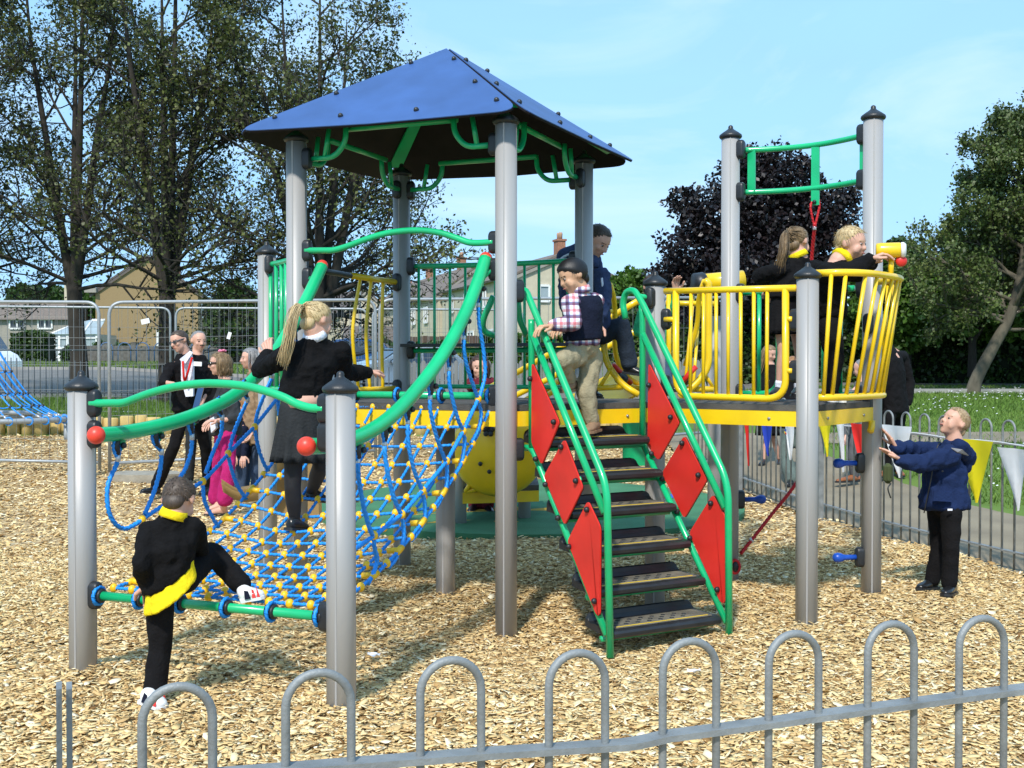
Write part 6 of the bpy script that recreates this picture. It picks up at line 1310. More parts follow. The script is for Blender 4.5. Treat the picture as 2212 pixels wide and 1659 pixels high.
    # ---- clothes
    if top:
        c_, kw = top[0], (top[1] if len(top) > 1 else {}); b = MB(); ex = kw.get('ex', 1.0); hem = j.get('hem', pel); hs = (j['hr']-j['hl']).normalized() if 'hl' in j else side
        fr2 = lambda s_, x: (s_, s_.cross(x).normalized()*-1)
        bw, bd = kw.get('w', 1.0), kw.get('d', .68); rings = []
        lowax = (sh-hem).normalized()
        for tt, a, b_ in ((-.10, .44, .42), (-.045, .74, .46), (.06, 1.02, .56), (.28, 1.03, bd), (.55, .96, bd*.98), (.8, .94*kw.get('hip', 1), bd*kw.get('hip', 1)), (1.0, .97*kw.get('hip', 1), bd*1.02*kw.get('hip', 1)), (1.03, .80*kw.get('hip', 1), bd*.85*kw.get('hip', 1))):
            cpos = sh.lerp(hem, tt) if tt > 0 else (nb.lerp(q(0, -.08, -.25), .22) if tt < -.09 else nb.lerp(sh, .62))
            s_ = side.lerp(hs, max(0, min(1, tt))).normalized(); ff = s_.cross(lowax).normalized(); rings.append((cpos, s_, ff, SW*a*bw*ex, SW*b_*bw*ex))
        loft(b, rings, 20); ar = kw.get('arm', 1)*k*armr
        if not kw.get('sleeveless'):
            for s in 'lr':
                if 'e'+s in j:
                    S, E, Wr = j['s'+s], j['e'+s], j['w'+s]; b.cone(sh.lerp(S, .5), S, .052*ar, .052*ar, 10); b.cone(S, E, .052*ar, .043*ar, 12)
                    if not kw.get('short'): wq = E.lerp(Wr, kw.get('cuff', .95)); b.cone(E, E.lerp(wq, .5), .043*ar, .040*ar, 12); b.cone(E.lerp(wq, .5), wq, .040*ar, .034*ar, 12)
        name_ = kw.get('name', 'jumper'); tob = put(name_, remesh(b, vox*.9, 3, kw.get('amp', .006)*1.5*k, kw.get('fs', 16)/k, seed), c_, t)
        if kw.get('collar'):
            mb = MB(); cpt = nb.lerp(q(0, -.08, -.25), .6); ax = (q(0, -.08, -.25)-nb).normalized(); _, a1, a2 = frame(ax)
            loft(mb, [(cpt-ax*.030*k, a1, a2, nk*1.34, nk*1.30), (cpt-ax*.006*k, a1, a2, nk*1.26, nk*1.22), (cpt+ax*.010*k, a1, a2, nk*1.13, nk*1.13), (cpt+ax*.009*k, a1, a2, nk*1.0, nk*1.0)], 20); mb.build('collar', kw['collar'], tob)
    if bottom:
        ty, c_, kw = bottom[0], bottom[1], (bottom[2] if len(bottom) > 2 else {}); wd_ = kw.get('w', 1.0)
        hs = (j['hr']-j['hl']).normalized() if 'hl' in j else side
        if ty == 'trousers':
            b = MB(); ff = hs.cross(axis).normalized(); b.sph(pel+axis*.01, (SW*.92*wd_, SW*.66*wd_, SW*.72), 16, 10, (hs, ff, axis))
            for s in 'lr':
                if 'k'+s in j:
                    Hp, K_, A = j['h'+s], j['k'+s], j['a'+s]; lr_ = k*legr*kw.get('leg', 1); b.cone(pel.lerp(Hp, .5), Hp, SW*.5*wd_, .072*lr_, 12); b.cone(Hp, K_, .072*lr_, .056*lr_, 14); e_ = K_.lerp(A, kw.get('len', .96)); b.cone(K_, e_, .055*lr_, kw.get('hemr', .047)*lr_, 14)
            put('trousers', remesh(b, vox, 3, kw.get('amp', .007)*k, 15/k, seed+3, .6), c_, t)
        else:
            mb = MB(); wst = j.get('waist', pel); hm2 = j['skirt']; ax = (wst-hm2).normalized(); ff = hs.cross(ax).normalized(); w0, w1 = kw['r0']*YS, kw['r1']*YS; pl = kw.get('pleat', .05); rows = []
            for i in range(9): tt = i/8; rr = w0+(w1-w0)*(.35*math.sqrt(tt)+.65*tt); rows.append((wst.lerp(hm2, tt), hs, ff, rr, rr*kw.get('flat', .75), pl*max(0, tt-.3)*1.4, 13))
            rows.append((wst.lerp(hm2, .97), hs, ff, w1*.9, w1*.6)); loft(mb, rows, 78); mb.build('skirt', c_, t)
    if shoes:
        for s in 'lr':
            if 't'+s not in j: continue
            A, To = j['a'+s], j['t'+s]; sc_, kw = shoes[0], (shoes[1] if len(shoes) > 1 else {}); He = j.get('heel'+s) or (A+(A-To).normalized()*.0+(Vector((0, 0, To.z-A.z)))-(Vector((To.x-A.x, To.y-A.y, 0)).normalized()*.035*k)); d = (To-He).normalized(); sd = d.cross(Vector((0, 0, 1))).normalized(); un = sd.cross(d).normalized(); L = (To-He).length
            b = MB(); rr = .034*k*kw.get('w', 1); loft(b, [(He+un*.028*k, sd, un, rr*.6, .026*k), (He+d*.10*L+un*.034*k, sd, un, rr*.92, .036*k), (He+d*.30*L+un*.036*k, sd, un, rr*.96, .040*k), (He+d*.55*L+un*.028*k, sd, un, rr*1.08, .030*k), (He+d*.78*L+un*.022*k, sd, un, rr*1.1, .022*k), (He+d*.95*L+un*.018*k, sd, un, rr*.75, .016*k), (He+d*1.0*L+un*.016*k, sd, un, rr*.35, .010*k)], 14); b.cone(He+d*.18*L+un*.04*k, A, rr*.9, rr*.85, 10)
            so = put('shoe', remesh(b, vox*.7, 2), sc_, t); mb = MB(); pts = [He+d*(L*x)+sd*(rr*1.12*y)-un*.004*k for x, y in ((-.02, .5), (0, .85), (.3, .85), (.6, 1.05), (.82, 1.05), (.97, .7), (1.03, 0), (.97, -.7), (.82, -1.05), (.6, -1.05), (.3, -.85), (0, -.85), (-.02, -.5))]
            mb.prism(pts, un*.016*k).build('sole', kw.get('sole', 'black'), so)
            if kw.get('trim'):
                for tr_m, x0, x1 in kw['trim']:
                    mm = MB()
                    for sg in (-1, 1): mm.prism([He+d*L*x0+sd*sg*rr*1.02+un*.012*k, He+d*L*x1+sd*sg*rr*1.10+un*.012*k, He+d*L*(x1-.06)+sd*sg*rr*.8+un*.048*k, He+d*L*(x0+.02)+sd*sg*rr*.75+un*.055*k], sd*sg*.004*k)
                    mm.build('shoe_panel', tr_m, so)
            if kw.get('sock'): MB().cone(A-un*.01*k, A.lerp(j['k'+s], .16), .032*k*legr, .034*k*legr, 12).build('sock', kw['sock'], t)
    if extras: extras(t, j, q, h, k, body)
    YS = 1.0
    return t, j, q
# ---- boy climbing on to the net, seen from behind
def ex1(t, j, q, h, k, body):
    b = MB(); pel = j['pel']; hs = (j['hr']-j['hl']).normalized(); ax = ((j['sl']+j['sr'])/2-pel).normalized(); ff = hs.cross(ax).normalized()
    loft(b, [(W(367, 1232, 5.14), hs, ff, .118, .092), (W(366, 1262, 5.13), hs, ff, .128, .102), (W(368, 1284, 5.12), hs, ff, .136, .112), (W(364, 1292, 5.12), hs, ff, .127, .10)], 24); put('polo_shirt', remesh(b, .009, 3, .004, 16, 5), 'yellow_polo', t)
person('boy in black jumper over yellow polo, back turned, one leg on the rope net', dict(head=(386, 1080, 5.14), neck=(374, 1114, 5.1), sl=(322, 1146, 5.08), sr=(420, 1140, 5.14), el=(303, 1222, 5.0), wl=(318, 1268, 5.16), er=(434, 1195, 5.3), wr=(424, 1215, 5.5),
    pel=(368, 1262, 5.14), hem=(362, 1246, 5.14), hl=(345, 1290, 5.14), hr=(398, 1252, 5.17), kl=(346, 1398, 5.16), al=(334, 1492, 5.14), tl=(357, 1531, 5.06), heell=(306, 1514, 5.10), kr=(458, 1194, 5.38), ar=(522, 1262, 5.38), tr=(572, 1289, 5.36), heelr=(519, 1299, 5.33)), .197, (.10, .88, -.5), (.05, .5, .86),
    skin='skin', hair=('short', 'hair_brown', .6), top=('black_knit', dict(collar='yellow_polo', ex=1.10, d=.80, amp=.007, hip=1.08)), bottom=('trousers', 'black_wool', dict(hemr=.058, leg=.98)), shoes=('white', dict(sole='white', w=1.05, trim=[('navy_knit', .18, .42), ('red', .48, .64), ('red', .68, .8)], sock='red')), vox=.011, seed=3, extras=ex1, sw=.118, ground=True)
# ---- girl on the net with long blonde ponytail
def ex2(t, j, q, h, k, body):
    c = j['waist']; MB().lathe(c+Vector((0, 0, -.005)), [(.108, -.03), (.108, .035)], 24).build('bare_waist', 'skin', body)
person('girl with long blonde ponytail, black jumper and grey pleated skirt, standing on the rope net', dict(head=(684, 694, 6.2), neck=(682, 733, 6.2), sl=(630, 762, 6.16), sr=(735, 760, 6.26), el=(562, 800, 6.42), wl=(581, 764, 6.52), er=(742, 808, 6.38), wr=(793, 804, 6.55), pel=(656, 868, 6.2), hem=(650, 854, 6.2), waist=(652, 866, 6.2), skirt=(650, 998, 6.2),
    hl=(636, 925, 6.18), hr=(682, 925, 6.25), kl=(632, 1052, 6.18), al=(637, 1122, 6.22), tl=(664, 1146, 6.30), heell=(622, 1144, 6.16), kr=(693, 1005, 6.28), ar=(672, 1062, 6.5), tr=(706, 1086, 6.6), heelr=(664, 1080, 6.46)), .203, (.62, .72, -.32), (.05, .15, 1),
    hair=('pony', 'hair_fair', 1.0, [(655, 664, 6.16), (640, 668, 6.08), (630, 700, 6.05), (622, 742, 6.04), (613, 786, 6.05)]), top=('black_knit', dict(collar='shirt_white', ex=1.16, d=.74, amp=.008, arm=1.22, hip=1.0)), bottom=('skirt', 'charcoal', dict(r0=.112, r1=.158, pleat=.10, flat=.72)), shoes=('leather', dict(w=.95)), vox=.011, seed=5, sw=.122, legr=.95, extras=ex2, hands=(.75, .45), hand_d=[(-.15, .25, .5), None], hand_n=[(.3, .6, -.5), None])
j_ = None
for o in bpy.data.objects:
    if o.type == 'EMPTY' and 'pleated' in str(o.get('label')):
        gt = o
b = MB()
for (h_, k_, a_) in (((636, 930, 6.18), (632, 1052, 6.18), (637, 1124, 6.22)), ((682, 930, 6.25), (693, 1005, 6.28), (672, 1064, 6.5))):
    H_, K_, A_ = W(*h_), W(*k_), W(*a_); b.cone(H_, K_, .060, .045, 12); b.cone(K_, K_.lerp(A_, .4), .045, .045, 12); b.cone(K_.lerp(A_, .4), A_, .045, .029, 12)
put('tights', remesh(b, .010, 2), 'tights', gt)
# ---- boy on the stairs
def ex3(t, j, q, h, k, body):
    b = MB(); sh = (j['sl']+j['sr'])/2; side = (j['sr']-j['sl']).normalized(); hem = W(1258, 733, 6.84); ax = (sh-hem).normalized(); ff = side.cross(ax).normalized()
    loft(b, [(j['neck'].lerp(sh, .5), side, ff, .060, .062), (sh+ax*.042, side, ff, .112, .078), (sh+ax*.015, side, ff, .136, .100), (sh.lerp(hem, .2), side, ff, .128, .118), (sh.lerp(hem, .5), side, ff, .122, .116), (sh.lerp(hem, .85), side, ff, .124, .116), (hem, side, ff, .124, .116), (hem-ax*.005, side, ff, .10, .09)], 22); put('vest', remesh(b, .009, 2, .003, 14, 7), 'navy_knit', t)
person('small black haired boy in navy vest and checked shirt climbing the green stairs', dict(head=(1238, 597, 6.84), neck=(1254, 634, 6.86), sl=(1232, 655, 6.74), sr=(1286, 652, 6.96), el=(1240, 698, 6.62), wl=(1195, 703, 6.58), er=(1276, 704, 7.0), wr=(1222, 709, 6.78), pel=(1260, 752, 6.85), hem=(1259, 746, 6.84), hl=(1243, 770, 6.8), hr=(1277, 770, 6.92), kl=(1213, 778, 6.66), al=(1226, 822, 6.86), tl=(1214, 848, 6.74), heell=(1243, 842, 6.92), kr=(1266, 850, 6.86), ar=(1278, 906, 6.88), tr=(1266, 936, 6.76), heelr=(1290, 930, 6.93)), .205, (-.86, -.36, -.36), (-.15, 0, 1),
    skin='skin2', hair=('mop', 'hair_black', .75), top=('plaid', dict(collar='plaid', ex=1.0, d=.86, name='shirt', amp=.006, arm=1.1)), bottom=('trousers', 'beige_cotton', dict(leg=1.02, hemr=.05, amp=.012, w=1.12)), shoes=('tanshoe', dict(sole='tanshoe')), vox=.0105, seed=8, sw=.112, extras=ex3, hands=(.7, .7))
# ---- boy in the blue jacket at the right
def ex9(t, j, q, h, k, body):
    b = MB(); b.cone(W(2072, 965, 7.6), W(2088, 985, 7.72), .055, .06, 12); b.cone(W(2060, 968, 7.85), W(2090, 990, 7.75), .05, .06, 12); b.cone(W(2090, 985, 7.72), W(2087, 1012, 7.72), .055, .035, 12); put('hood', remesh(b, .010, 3, .008, 14, 3), 'navy_nylon', t)
    MB().prism([W(2052, 968, 7.52), W(2078, 972, 7.50), W(2092, 985, 7.55), W(2068, 978, 7.50)], (0, -.006, .004)).build('hood_lining', 'grey_marl', t)
    MB().cone(W(2036, 1018, 7.52), W(2036, 1018, 7.50), .006, .006, 8).build('snap', 'black', t); MB().box(W(2052, 1101, 7.5), (.03, .004, .012)).build('label_tab', 'shirt_white', t)
    MB().tube(cr([W(2028, 958, 7.6), W(2018, 985, 7.58), W(2012, 1030, 7.56), W(1996, 1108, 7.6)], 5), .004, 6).build('zip', 'black', t)
    mb = MB(); mb.box(W(2036, 1072, 7.515), (.12, .008, .07), Matrix.Rotation(.06, 4, 'Y'), .003); mb.build('pocket', 'navy_nylon', t)
person('fair haired boy in navy hooded jacket, arms out to the post, looking up', dict(head=(2062, 914, 7.7), neck=(2062, 956, 7.7), sl=(2052, 984, 7.56), sr=(2030, 978, 7.86), el=(1988, 1002, 7.50), wl=(1945, 996, 7.46), er=(1975, 972, 7.74), wr=(1934, 966, 7.56), pel=(2042, 1092, 7.7), hem=(2040, 1098, 7.7), hl=(2054, 1105, 7.6), hr=(2026, 1102, 7.8), kl=(2055, 1190, 7.6), al=(2050, 1264, 7.62), tl=(2040, 1287, 7.50), heell=(2060, 1281, 7.68), kr=(2028, 1185, 7.8), ar=(2014, 1254, 7.82), tr=(1983, 1274, 7.74), heelr=(2022, 1270, 7.86)), .212, (-.84, -.26, .47), (.46, .05, .9),
    hair=('short', 'hair_lightsandy', .6), top=('navy_nylon', dict(ex=1.14, d=.98, name='jacket', amp=.013, fs=11, arm=1.32, hip=1.14)), bottom=('trousers', 'black_wool', dict(hemr=.052, w=1.0, leg=.98)), shoes=('leather', {}), vox=.0115, seed=12, sw=.128, extras=ex9, hands=(.12, .12), hand_d=[(-.62, .30, .5), (-.5, -.1, .8)], hand_n=[(-.4, -.2, -.8), (-.85, 0, -.4)], ground=True)
# ---- girl on the lookout, boy at the telescope
person('girl with light brown ponytail and black cardigan leaning on the lookout, seen from behind', dict(head=(1722, 524, 7.42), neck=(1728, 560, 7.4), sl=(1682, 585, 7.3), sr=(1760, 580, 7.5), el=(1640, 596, 7.42), wl=(1662, 626, 7.6), er=(1800, 590, 7.5), wr=(1832, 590, 7.4), pel=(1698, 650, 7.35), hem=(1700, 642, 7.35), waist=(1698, 632, 7.35), skirt=(1696, 722, 7.35), hl=(1685, 670, 7.32), hr=(1712, 670, 7.4), kl=(1691, 765, 7.33), al=(1683, 838, 7.36), tl=(1668, 858, 7.28), heell=(1690, 852, 7.42), kr=(1728, 765, 7.42), ar=(1724, 838, 7.45), tr=(1716, 858, 7.36), heelr=(1730, 853, 7.5)), .198, (.68, .68, -.15), (.0, .1, 1),
    hair=('pony', 'hair_darkblond', .9, [(1700, 500, 7.34), (1694, 512, 7.28), (1692, 540, 7.25), (1686, 565, 7.26), (1682, 588, 7.28)]), top=('black_knit', dict(collar='yellow_polo', ex=1.22, d=.78, amp=.008, arm=1.18)), bottom=('skirt', 'black_wool', dict(r0=.105, r1=.125, pleat=.05)), shoes=('leather', dict(sock='shirt_white')), vox=.012, seed=15, sw=.118, legr=.9)
person('blond boy in black jumper with yellow collar gripping the yellow telescope', dict(head=(1838, 527, 7.02), neck=(1812, 563, 7.02), sl=(1795, 580, 7.12), sr=(1785, 590, 6.9), el=(1850, 592, 7.14), wl=(1884, 570, 7.05), er=(1838, 585, 6.86), wr=(1879, 560, 6.9), pel=(1790, 690, 7.12), hem=(1790, 684, 7.12), hl=(1788, 702, 7.18), hr=(1792, 702, 7.06), kl=(1802, 775, 7.18), al=(1792, 845, 7.2), tl=(1822, 866, 7.18), heell=(1785, 864, 7.2), kr=(1804, 775, 7.06), ar=(1796, 845, 7.06), tr=(1828, 868, 7.04), heelr=(1788, 867, 7.06)), .212, (.80, -.58, -.10), (-.10, 0, 1),
    hair=('short', 'hair_fair', 1.0), top=('black_knit', dict(collar='yellow_polo', ex=1.1, d=.84, amp=.008, arm=1.2)), bottom=('trousers', 'black_wool'), shoes=('navy_knit', dict(sole='white')), vox=.012, seed=18, sw=.118, hands=(.75, .75), hand_d=[(.5, 0, .35), (.62, -.05, .25)])
# ---- young man in the hood, child in green behind
def ex4(t, j, q, h, k, body):
    b = MB(); b.cone(W(1222, 556, 8.42), W(1255, 548, 8.42), .07, .085, 12); b.cone(W(1255, 548, 8.42), W(1282, 566, 8.2), .085, .05, 12); put('hood', remesh(b, .013, 3, .008, 10, 2), 'hood_blue', t); MB().tube(cr([W(1208, 562, 8.33), W(1228, 550, 8.30), W(1262, 545, 8.28)], 5), .009, 6).build('hood_edge', 'shirt_white', t)
    MB().tube(cr([W(1300, 600, 8.1), W(1303, 640, 8.1), W(1298, 655, 8.12)], 5), .008, 6).build('hood_cord', 'shirt_white', t)
person('young man in blue hooded top and jeans bending down behind the roofed tower post', dict(head=(1290, 520, 8.22), neck=(1270, 560, 8.3), sl=(1300, 596, 8.18), sr=(1224, 586, 8.42), el=(1306, 650, 8.12), wl=(1290, 700, 8.0), er=(1222, 655, 8.38), wr=(1238, 704, 8.2), pel=(1272, 712, 8.55), hem=(1270, 708, 8.52), hl=(1300, 722, 8.5), hr=(1262, 722, 8.6), kl=(1344, 702, 8.42), al=(1360, 788, 8.46), tl=(1392, 812, 8.42), heell=(1346, 806, 8.48), kr=(1270, 790, 8.55), ar=(1275, 848, 8.6), tr=(1300, 862, 8.5), heelr=(1262, 860, 8.65)), .23, (.62, -.52, -.56), (.3, -.2, .9),
    skin='skin3', hair=('short', 'hair_brown', .6), top=('hood_blue', dict(ex=1.05, d=.76, name='hooded_top', amp=.01, arm=1.1)), bottom=('trousers', 'denim_dark', dict(hemr=.058)), shoes=('leather', {}), vox=.014, seed=21, sw=.185, extras=ex4)
person('child in a green top raising one arm behind the capped post', dict(head=(1410, 620, 8.95), neck=(1412, 656, 8.95), sl=(1440, 680, 8.9), sr=(1388, 680, 8.98), el=(1458, 655, 8.85), wl=(1459, 628, 8.82), er=(1378, 715, 8.9), wr=(1400, 735, 8.8), pel=(1420, 768, 8.95), hem=(1420, 764, 8.95), hl=(1432, 780, 8.9), hr=(1408, 780, 9), kl=(1440, 815, 8.7), al=(1448, 838, 8.6), tl=(1462, 846, 8.5), kr=(1412, 815, 8.7), ar=(1416, 838, 8.6), tr=(1420, 846, 8.5)), .195, (.4, -.9, -.1), hair=('short', 'hair_brown', .8), top=('green_top', dict(ex=1.1, d=.8)), bottom=('trousers', 'denim'), shoes=('leather', {}), vox=.014, seed=22, sw=.115)
# ---- adults on the left
def ex10(t, j, q, h, k, body):
    mb = MB(); P_ = lambda x, y, Y=12.47: W(x, y, Y)
    MB().prism([P_(391, 778), P_(412, 764), P_(417, 790), P_(417, 856), P_(401, 857), P_(391, 820)], (0, .05, 0)).build('shirt', 'shirt_white', t)
    MB().prism([P_(388, 776, 12.42), P_(397, 790, 12.42), P_(416, 762, 12.44), P_(410, 758, 12.46)], (0, .03, 0)).build('collar', 'shirt_white', t)
    mb.tube([P_(395, 780, 12.4), P_(397, 815, 12.4), P_(399, 826, 12.4), P_(407, 800, 12.4), P_(415, 772, 12.42)], .012, 6); mb.build('lanyard', 'flagr', t); MB().box(P_(427, 786, 12.42), (.085, .01, .045), Matrix.Rotation(.05, 4, 'Y')).build('name_badge', 'white', t)
    g_ = MB()
    for s in (-1, 1): g_.tube([q(s*.15+.09*math.cos(a), .40, .01+.055*math.sin(a)) .copy() if False else q(s*.15+.09*math.cos(a), .40, .01+.055*math.sin(a)) for a in [2*math.pi*i/12 for i in range(13)]], .005*k, 5, False); g_.tube([q(s*.24, .39, .03), q(s*.36, -.02, .05)], .006*k, 5)
    g_.tube([q(-.06, .41, .02), q(.06, .41, .02)], .005*k, 5); g_.build('spectacles', 'darkrail', body)
    MB().box(P_(428, 862, 12.5), (.06, .02, .30), Matrix.Rotation(.25, 4, 'Y')).build('folder', 'carblue', t)
person('man in glasses with black jacket, white shirt and red lanyard striding left', dict(head=(388, 737, 12.6), neck=(402, 770, 12.66), sr=(368, 795, 12.5), sl=(440, 792, 12.85), er=(352, 826, 12.35), wr=(376, 829, 12.2), el=(448, 840, 12.85), wl=(432, 880, 12.6), pel=(408, 880, 12.7), hem=(408, 888, 12.7), hl=(424, 892, 12.8), hr=(394, 892, 12.6), kr=(378, 960, 12.55), ar=(338, 1048, 12.7), tr=(304, 1064, 12.5), heelr=(345, 1068, 12.7), kl=(444, 965, 12.9), al=(452, 1052, 13.1), tl=(432, 1070, 12.9), heell=(458, 1064, 13.1)), .24, (-.58, -.78, -.22), (-.22, 0, 1), skin='skin3',
    hair=('short', 'hair_brown', .35), top=('black_wool', dict(ex=1.03, d=.62, name='jacket', amp=.008, cuff=.25, arm=1.15)), bottom=('trousers', 'black_wool', dict(hemr=.062)), shoes=('leather', {}), vox=.016, seed=31, sw=.22, extras=ex10, group=None, ground=True)
def ex11(t, j, q, h, k, body): MB().sph(q(0, .41, -.17), (.13*h, .05*h, .045*h), 10, 6).build('moustache', 'hair_brown', body)
person('bald man with dark moustache standing behind the man in glasses', dict(head=(429, 737, 13.4), neck=(426, 772, 13.4), sr=(394, 798, 13.4), sl=(462, 798, 13.4), er=(388, 845, 13.4), wr=(400, 885, 13.3), el=(468, 845, 13.4), wl=(462, 888, 13.3), pel=(428, 885, 13.4), hl=(442, 895, 13.4), hr=(414, 895, 13.4), kl=(446, 968, 13.4), al=(448, 1038, 13.4), tl=(450, 1050, 13.2), kr=(412, 968, 13.4), ar=(408, 1038, 13.4), tr=(404, 1050, 13.2)), .24, (.62, -.76, -.08), skin='skin3', hair=('bald', 'hair_grey', .2), top=('black_wool', dict(name='jacket')), bottom=('trousers', 'charcoal'), shoes=('leather', {}), vox=.018, seed=32, sw=.2, simple=True, extras=ex11, ground=True)
def ex12(t, j, q, h, k, body):
    g_ = MB(); g_.sph(q(.13, .375, .02), (.13*h, .05*h, .075*h), 10, 6); g_.sph(q(-.13, .375, .02), (.13*h, .05*h, .075*h), 10, 6); g_.tube([q(-.24, .36, .04), q(-.36, 0, .05)], .008, 5); g_.tube([q(.24, .36, .04), q(.36, 0, .05)], .008, 5); g_.build('sunglasses', 'lens', body)
    mb = MB()
    for a in range(7): mb.sph(q(.12*math.cos(a*.9), -.12+.12*math.sin(a*.9), .56+.02*math.sin(a*2)), (.07*h, .07*h, .05*h), 8, 5)
    mb.build('hair_flower', mat('pink_silk', (.75, .2, .32), .7), t); MB().prism([W(452, 905, 10.95), W(462, 900, 10.95), W(466, 925, 10.95), W(456, 935, 10.95)], (0, .1, 0)).build('blouse', 'shirt_white', t)
person('woman in sunglasses with blonde bob, dark jacket and fuchsia trousers, facing left', dict(head=(475, 786, 11.2), neck=(487, 822, 11.2), sl=(490, 846, 11.0), sr=(484, 846, 11.42), el=(512, 905, 10.95), wl=(470, 908, 10.85), er=(490, 905, 11.4), wr=(460, 915, 11.2), pel=(487, 935, 11.2), hem=(488, 938, 11.2), hl=(492, 945, 11.1), hr=(482, 945, 11.3), kl=(494, 1010, 11.0), al=(484, 1088, 11.0), tl=(442, 1113, 11.0), heell=(492, 1111, 11.1), kr=(472, 1010, 11.4), ar=(466, 1085, 11.45), tr=(446, 1104, 11.3), heelr=(480, 1103, 11.35)), .225, (-.96, -.26, -.03), hair=('bob', 'hair_darkblond', 1.3),
    top=('darkgrey', dict(ex=1.0, d=.86, name='jacket', amp=.008, arm=1.25, hip=1.05, cuff=.35)), bottom=('trousers', 'fuchsia', dict(hemr=.070, leg=1.08, len=.86, w=1.1)), shoes=('skin', {}), vox=.016, seed=33, sw=.165, extras=ex12, hands=(.5, .5), ground=True)
person('grey haired woman in a tan jacket and jeans behind the climbing girl, facing left', dict(head=(541, 775, 12.2), neck=(552, 810, 12.2), sl=(560, 838, 12.0), sr=(545, 838, 12.4), el=(566, 895, 12.0), wl=(545, 935, 11.9), er=(540, 895, 12.4), wr=(530, 930, 12.2), pel=(553, 930, 12.2), hem=(553, 958, 12.2), hl=(560, 945, 12.1), hr=(545, 945, 12.3), kl=(556, 1000, 12.1), al=(550, 1066, 12.1), tl=(530, 1078, 12.0), kr=(535, 1000, 12.3), ar=(528, 1060, 12.3), tr=(510, 1072, 12.2)), .225, (-.92, -.38, 0), hair=('bob', 'hair_grey', 1.2), top=('tan_coat', dict(ex=1.05, d=.85, name='jacket', amp=.01, arm=1.15)), bottom=('trousers', 'denim'), shoes=('leather', {}), vox=.017, seed=34, sw=.18, simple=True, ground=True)
person('ginger haired child half hidden between the women at the left', dict(head=(517, 886, 12.0), neck=(518, 912, 12.0), sl=(528, 928, 11.9), sr=(508, 928, 12.05), el=(530, 960, 11.9), wl=(526, 985, 11.8), er=(504, 960, 12.05), wr=(506, 985, 11.9), pel=(518, 985, 12.0), hl=(523, 993, 12.0), hr=(513, 993, 12.0), kl=(524, 1030, 12), al=(524, 1068, 12), tl=(520, 1078, 11.9), kr=(513, 1030, 12), ar=(512, 1068, 12), tr=(508, 1078, 11.9)), .19, (-.6, -.8, 0), hair=('short', 'hair_ginger', 1), top=('navy_knit', dict(ex=1.1)), bottom=('trousers', 'denim'), shoes=('leather', {}), vox=.017, seed=35, sw=.11, simple=True, ground=True)
# ---- woman in the scarf, seen under the roof
def ex15(t, j, q, h, k, body):
    mb = MB(); c = j['neck']; mb.tube([c+Vector((.12*math.cos(a), .11*math.sin(a), .02*math.sin(a*3))) for a in [2*math.pi*i/14 for i in range(15)]], .055, 8, False); mb.tube(cr([c+Vector((0, -.13, 0)), c+Vector((.02, -.17, -.15)), c+Vector((-.02, -.16, -.38))], 5), .06, 8); put('scarf', remesh(mb, .016, 2, .012, 12, 3), 'maroon', t)
person('smiling dark haired woman in a maroon scarf behind the rope net', dict(head=(1036, 794, 10.6), neck=(1042, 830, 10.6), sl=(1078, 858, 10.6), sr=(1006, 858, 10.6), el=(1086, 915, 10.55), wl=(1066, 955, 10.4), er=(998, 915, 10.55), wr=(1016, 955, 10.4), pel=(1042, 950, 10.65), hl=(1056, 965, 10.65), hr=(1028, 965, 10.65), kl=(1056, 1035, 10.6), al=(1052, 1092, 10.65), tl=(1062, 1112, 10.45), kr=(1028, 1035, 10.6), ar=(1026, 1092, 10.65), tr=(1014, 1110, 10.45)), .225, (.12, -.98, -.08), hair=('bob', 'hair_auburn', 1.2), top=('maroon', dict(ex=1.05, name='coat', amp=.01)), bottom=('trousers', 'maroon', dict(hemr=.062)), shoes=('leather', {}), vox=.016, seed=36, sw=.17, extras=ex15, ground=True)
# ---- people behind the right hand fence
person('woman with long brown hair, black jacket and bare legs beyond the right fence', dict(head=(1662, 764, 15.6), neck=(1665, 792, 15.6), sl=(1690, 812, 15.5), sr=(1640, 812, 15.7), el=(1694, 852, 15.4), wl=(1668, 858, 15.2), er=(1634, 855, 15.6), wr=(1652, 862, 15.3), pel=(1664, 880, 15.6), hem=(1664, 884, 15.6), waist=(1664, 872, 15.6), skirt=(1662, 940, 15.6), hl=(1672, 890, 15.6), hr=(1656, 890, 15.6), kl=(1672, 945, 15.6), al=(1684, 996, 15.7), tl=(1680, 1006, 15.5), kr=(1656, 945, 15.6), ar=(1652, 996, 15.6), tr=(1642, 1006, 15.4)), .225, (.62, -.72, -.3), hair=('long', 'hair_darkblond', 1.1), top=('black_wool', dict(name='jacket')), bottom=('skirt', 'black_wool', dict(r0=.16, r1=.19, pleat=.03)), shoes=('leather', {}), vox=.02, seed=41, sw=.175, simple=True, ground=True)
person('man in dark top and grey green trousers beyond the right fence, mostly behind a post', dict(head=(1712, 790, 14.2), neck=(1718, 820, 14.2), sl=(1750, 842, 14.1), sr=(1696, 840, 14.3), el=(1756, 890, 14.1), wl=(1740, 930, 14), er=(1690, 890, 14.3), wr=(1700, 925, 14.2), pel=(1712, 925, 14.2), hl=(1726, 935, 14.2), hr=(1702, 935, 14.2), kl=(1738, 985, 14.1), al=(1740, 1030, 14.2), tl=(1726, 1042, 14), kr=(1696, 985, 14.1), ar=(1712, 1036, 13.9), tr=(1700, 1050, 13.7)), .23, (-.5, -.8, -.2), skin='skin3', hair=('short', 'hair_ginger', .6), top=('black_wool', dict(name='jacket')), bottom=('trousers', 'grey_green', dict(leg=1.2, hemr=.075)), shoes=('leather', {}), vox=.02, seed=42, sw=.19, simple=True, ground=True)
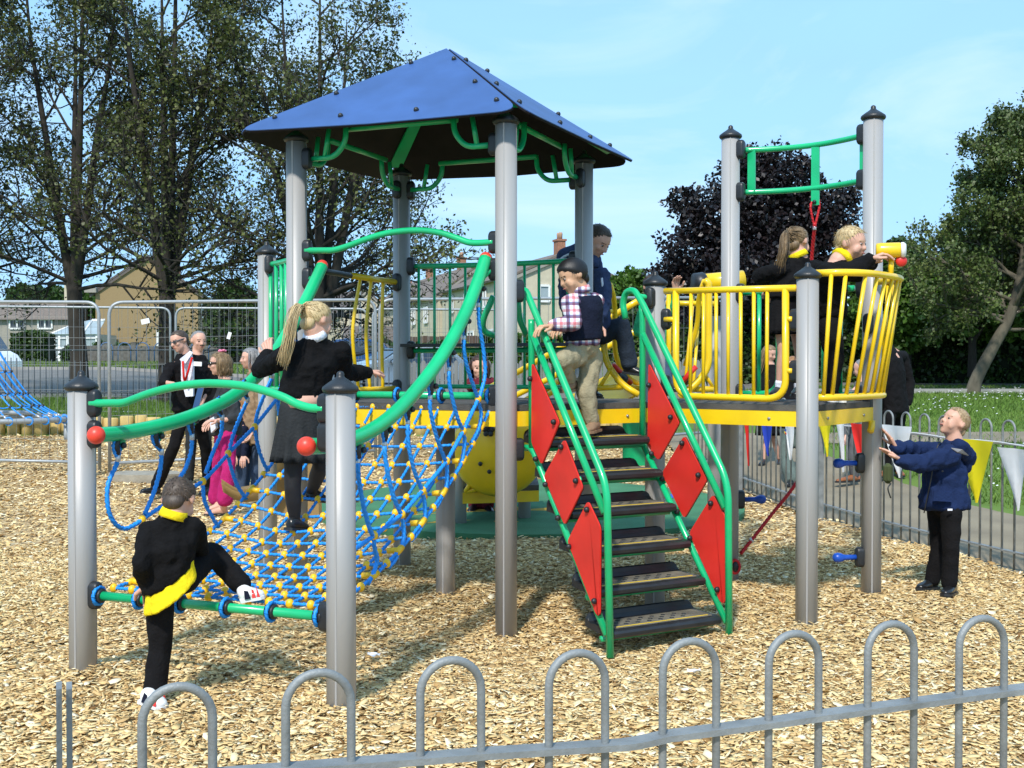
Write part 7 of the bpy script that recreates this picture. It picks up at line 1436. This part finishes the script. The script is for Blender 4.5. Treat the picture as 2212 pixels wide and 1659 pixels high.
person('bald man in grey suit and brown shoes beyond the right fence, behind the lookout', dict(head=(1862, 797, 13.9), neck=(1860, 828, 13.9), sl=(1838, 852, 13.7), sr=(1890, 850, 14.1), el=(1832, 900, 13.7), wl=(1828, 940, 13.6), er=(1896, 900, 14.1), wr=(1880, 940, 14.0), pel=(1858, 938, 13.9), hl=(1846, 948, 13.8), hr=(1866, 948, 14), kl=(1842, 992, 13.75), al=(1846, 1030, 13.8), tl=(1806, 1042, 13.6), heell=(1852, 1040, 13.8), kr=(1868, 992, 14), ar=(1872, 1028, 14.1), tr=(1850, 1038, 14)), .235, (-.75, .55, -.2), skin='skin3', hair=('bald', 'hair_grey', .2), top=('suit_grey', dict(name='jacket')), bottom=('trousers', 'suit_grey'), shoes=('brownleather', {}), vox=.02, seed=43, sw=.2, simple=True, ground=True)
person('tall man in a black suit beyond the right fence, right of the lookout post', dict(head=(1890, 712, 13.2), neck=(1910, 742, 13.2), sl=(1896, 772, 12.95), sr=(1950, 770, 13.4), el=(1900, 830, 12.9), wl=(1896, 876, 12.8), er=(1966, 826, 13.4), wr=(1962, 872, 13.3), pel=(1932, 875, 13.2), hem=(1934, 892, 13.2), hl=(1920, 895, 13.1), hr=(1942, 895, 13.3), kl=(1918, 958, 13.1), al=(1916, 1018, 13.15), tl=(1894, 1032, 13), kr=(1938, 958, 13.3), ar=(1940, 1016, 13.35), tr=(1950, 1030, 13.2)), .24, (-.85, .4, -.15), skin='skin3', hair=('short', 'hair_brown', .7), top=('black_wool', dict(name='suit_jacket', ex=.92, hip=1.05, arm=1.15, collar='shirt_white')), bottom=('trousers', 'black_wool'), shoes=('brownleather', {}), vox=.018, seed=44, sw=.215, ground=True)
p = W(1926, 1025, 9.6); bg_ = thing('rucksack', p, 'small olive green rucksack hung on the right fence below the white pennant', 'bag'); b = MB(); b.box(p+Vector((0, .1, 0)), (.075, .09, .17), None, .02); put('bag', remesh(b, .008, 3), mat('olive_canvas', (.05, .065, .02), .9), bg_); MB().tube(cr([p+Vector((.01, .05, -.08)), p+Vector((-.02, .03, -.12)), p+Vector((.01, .05, -.2))], 4), .006, 6).build('strap', 'black', bg_)
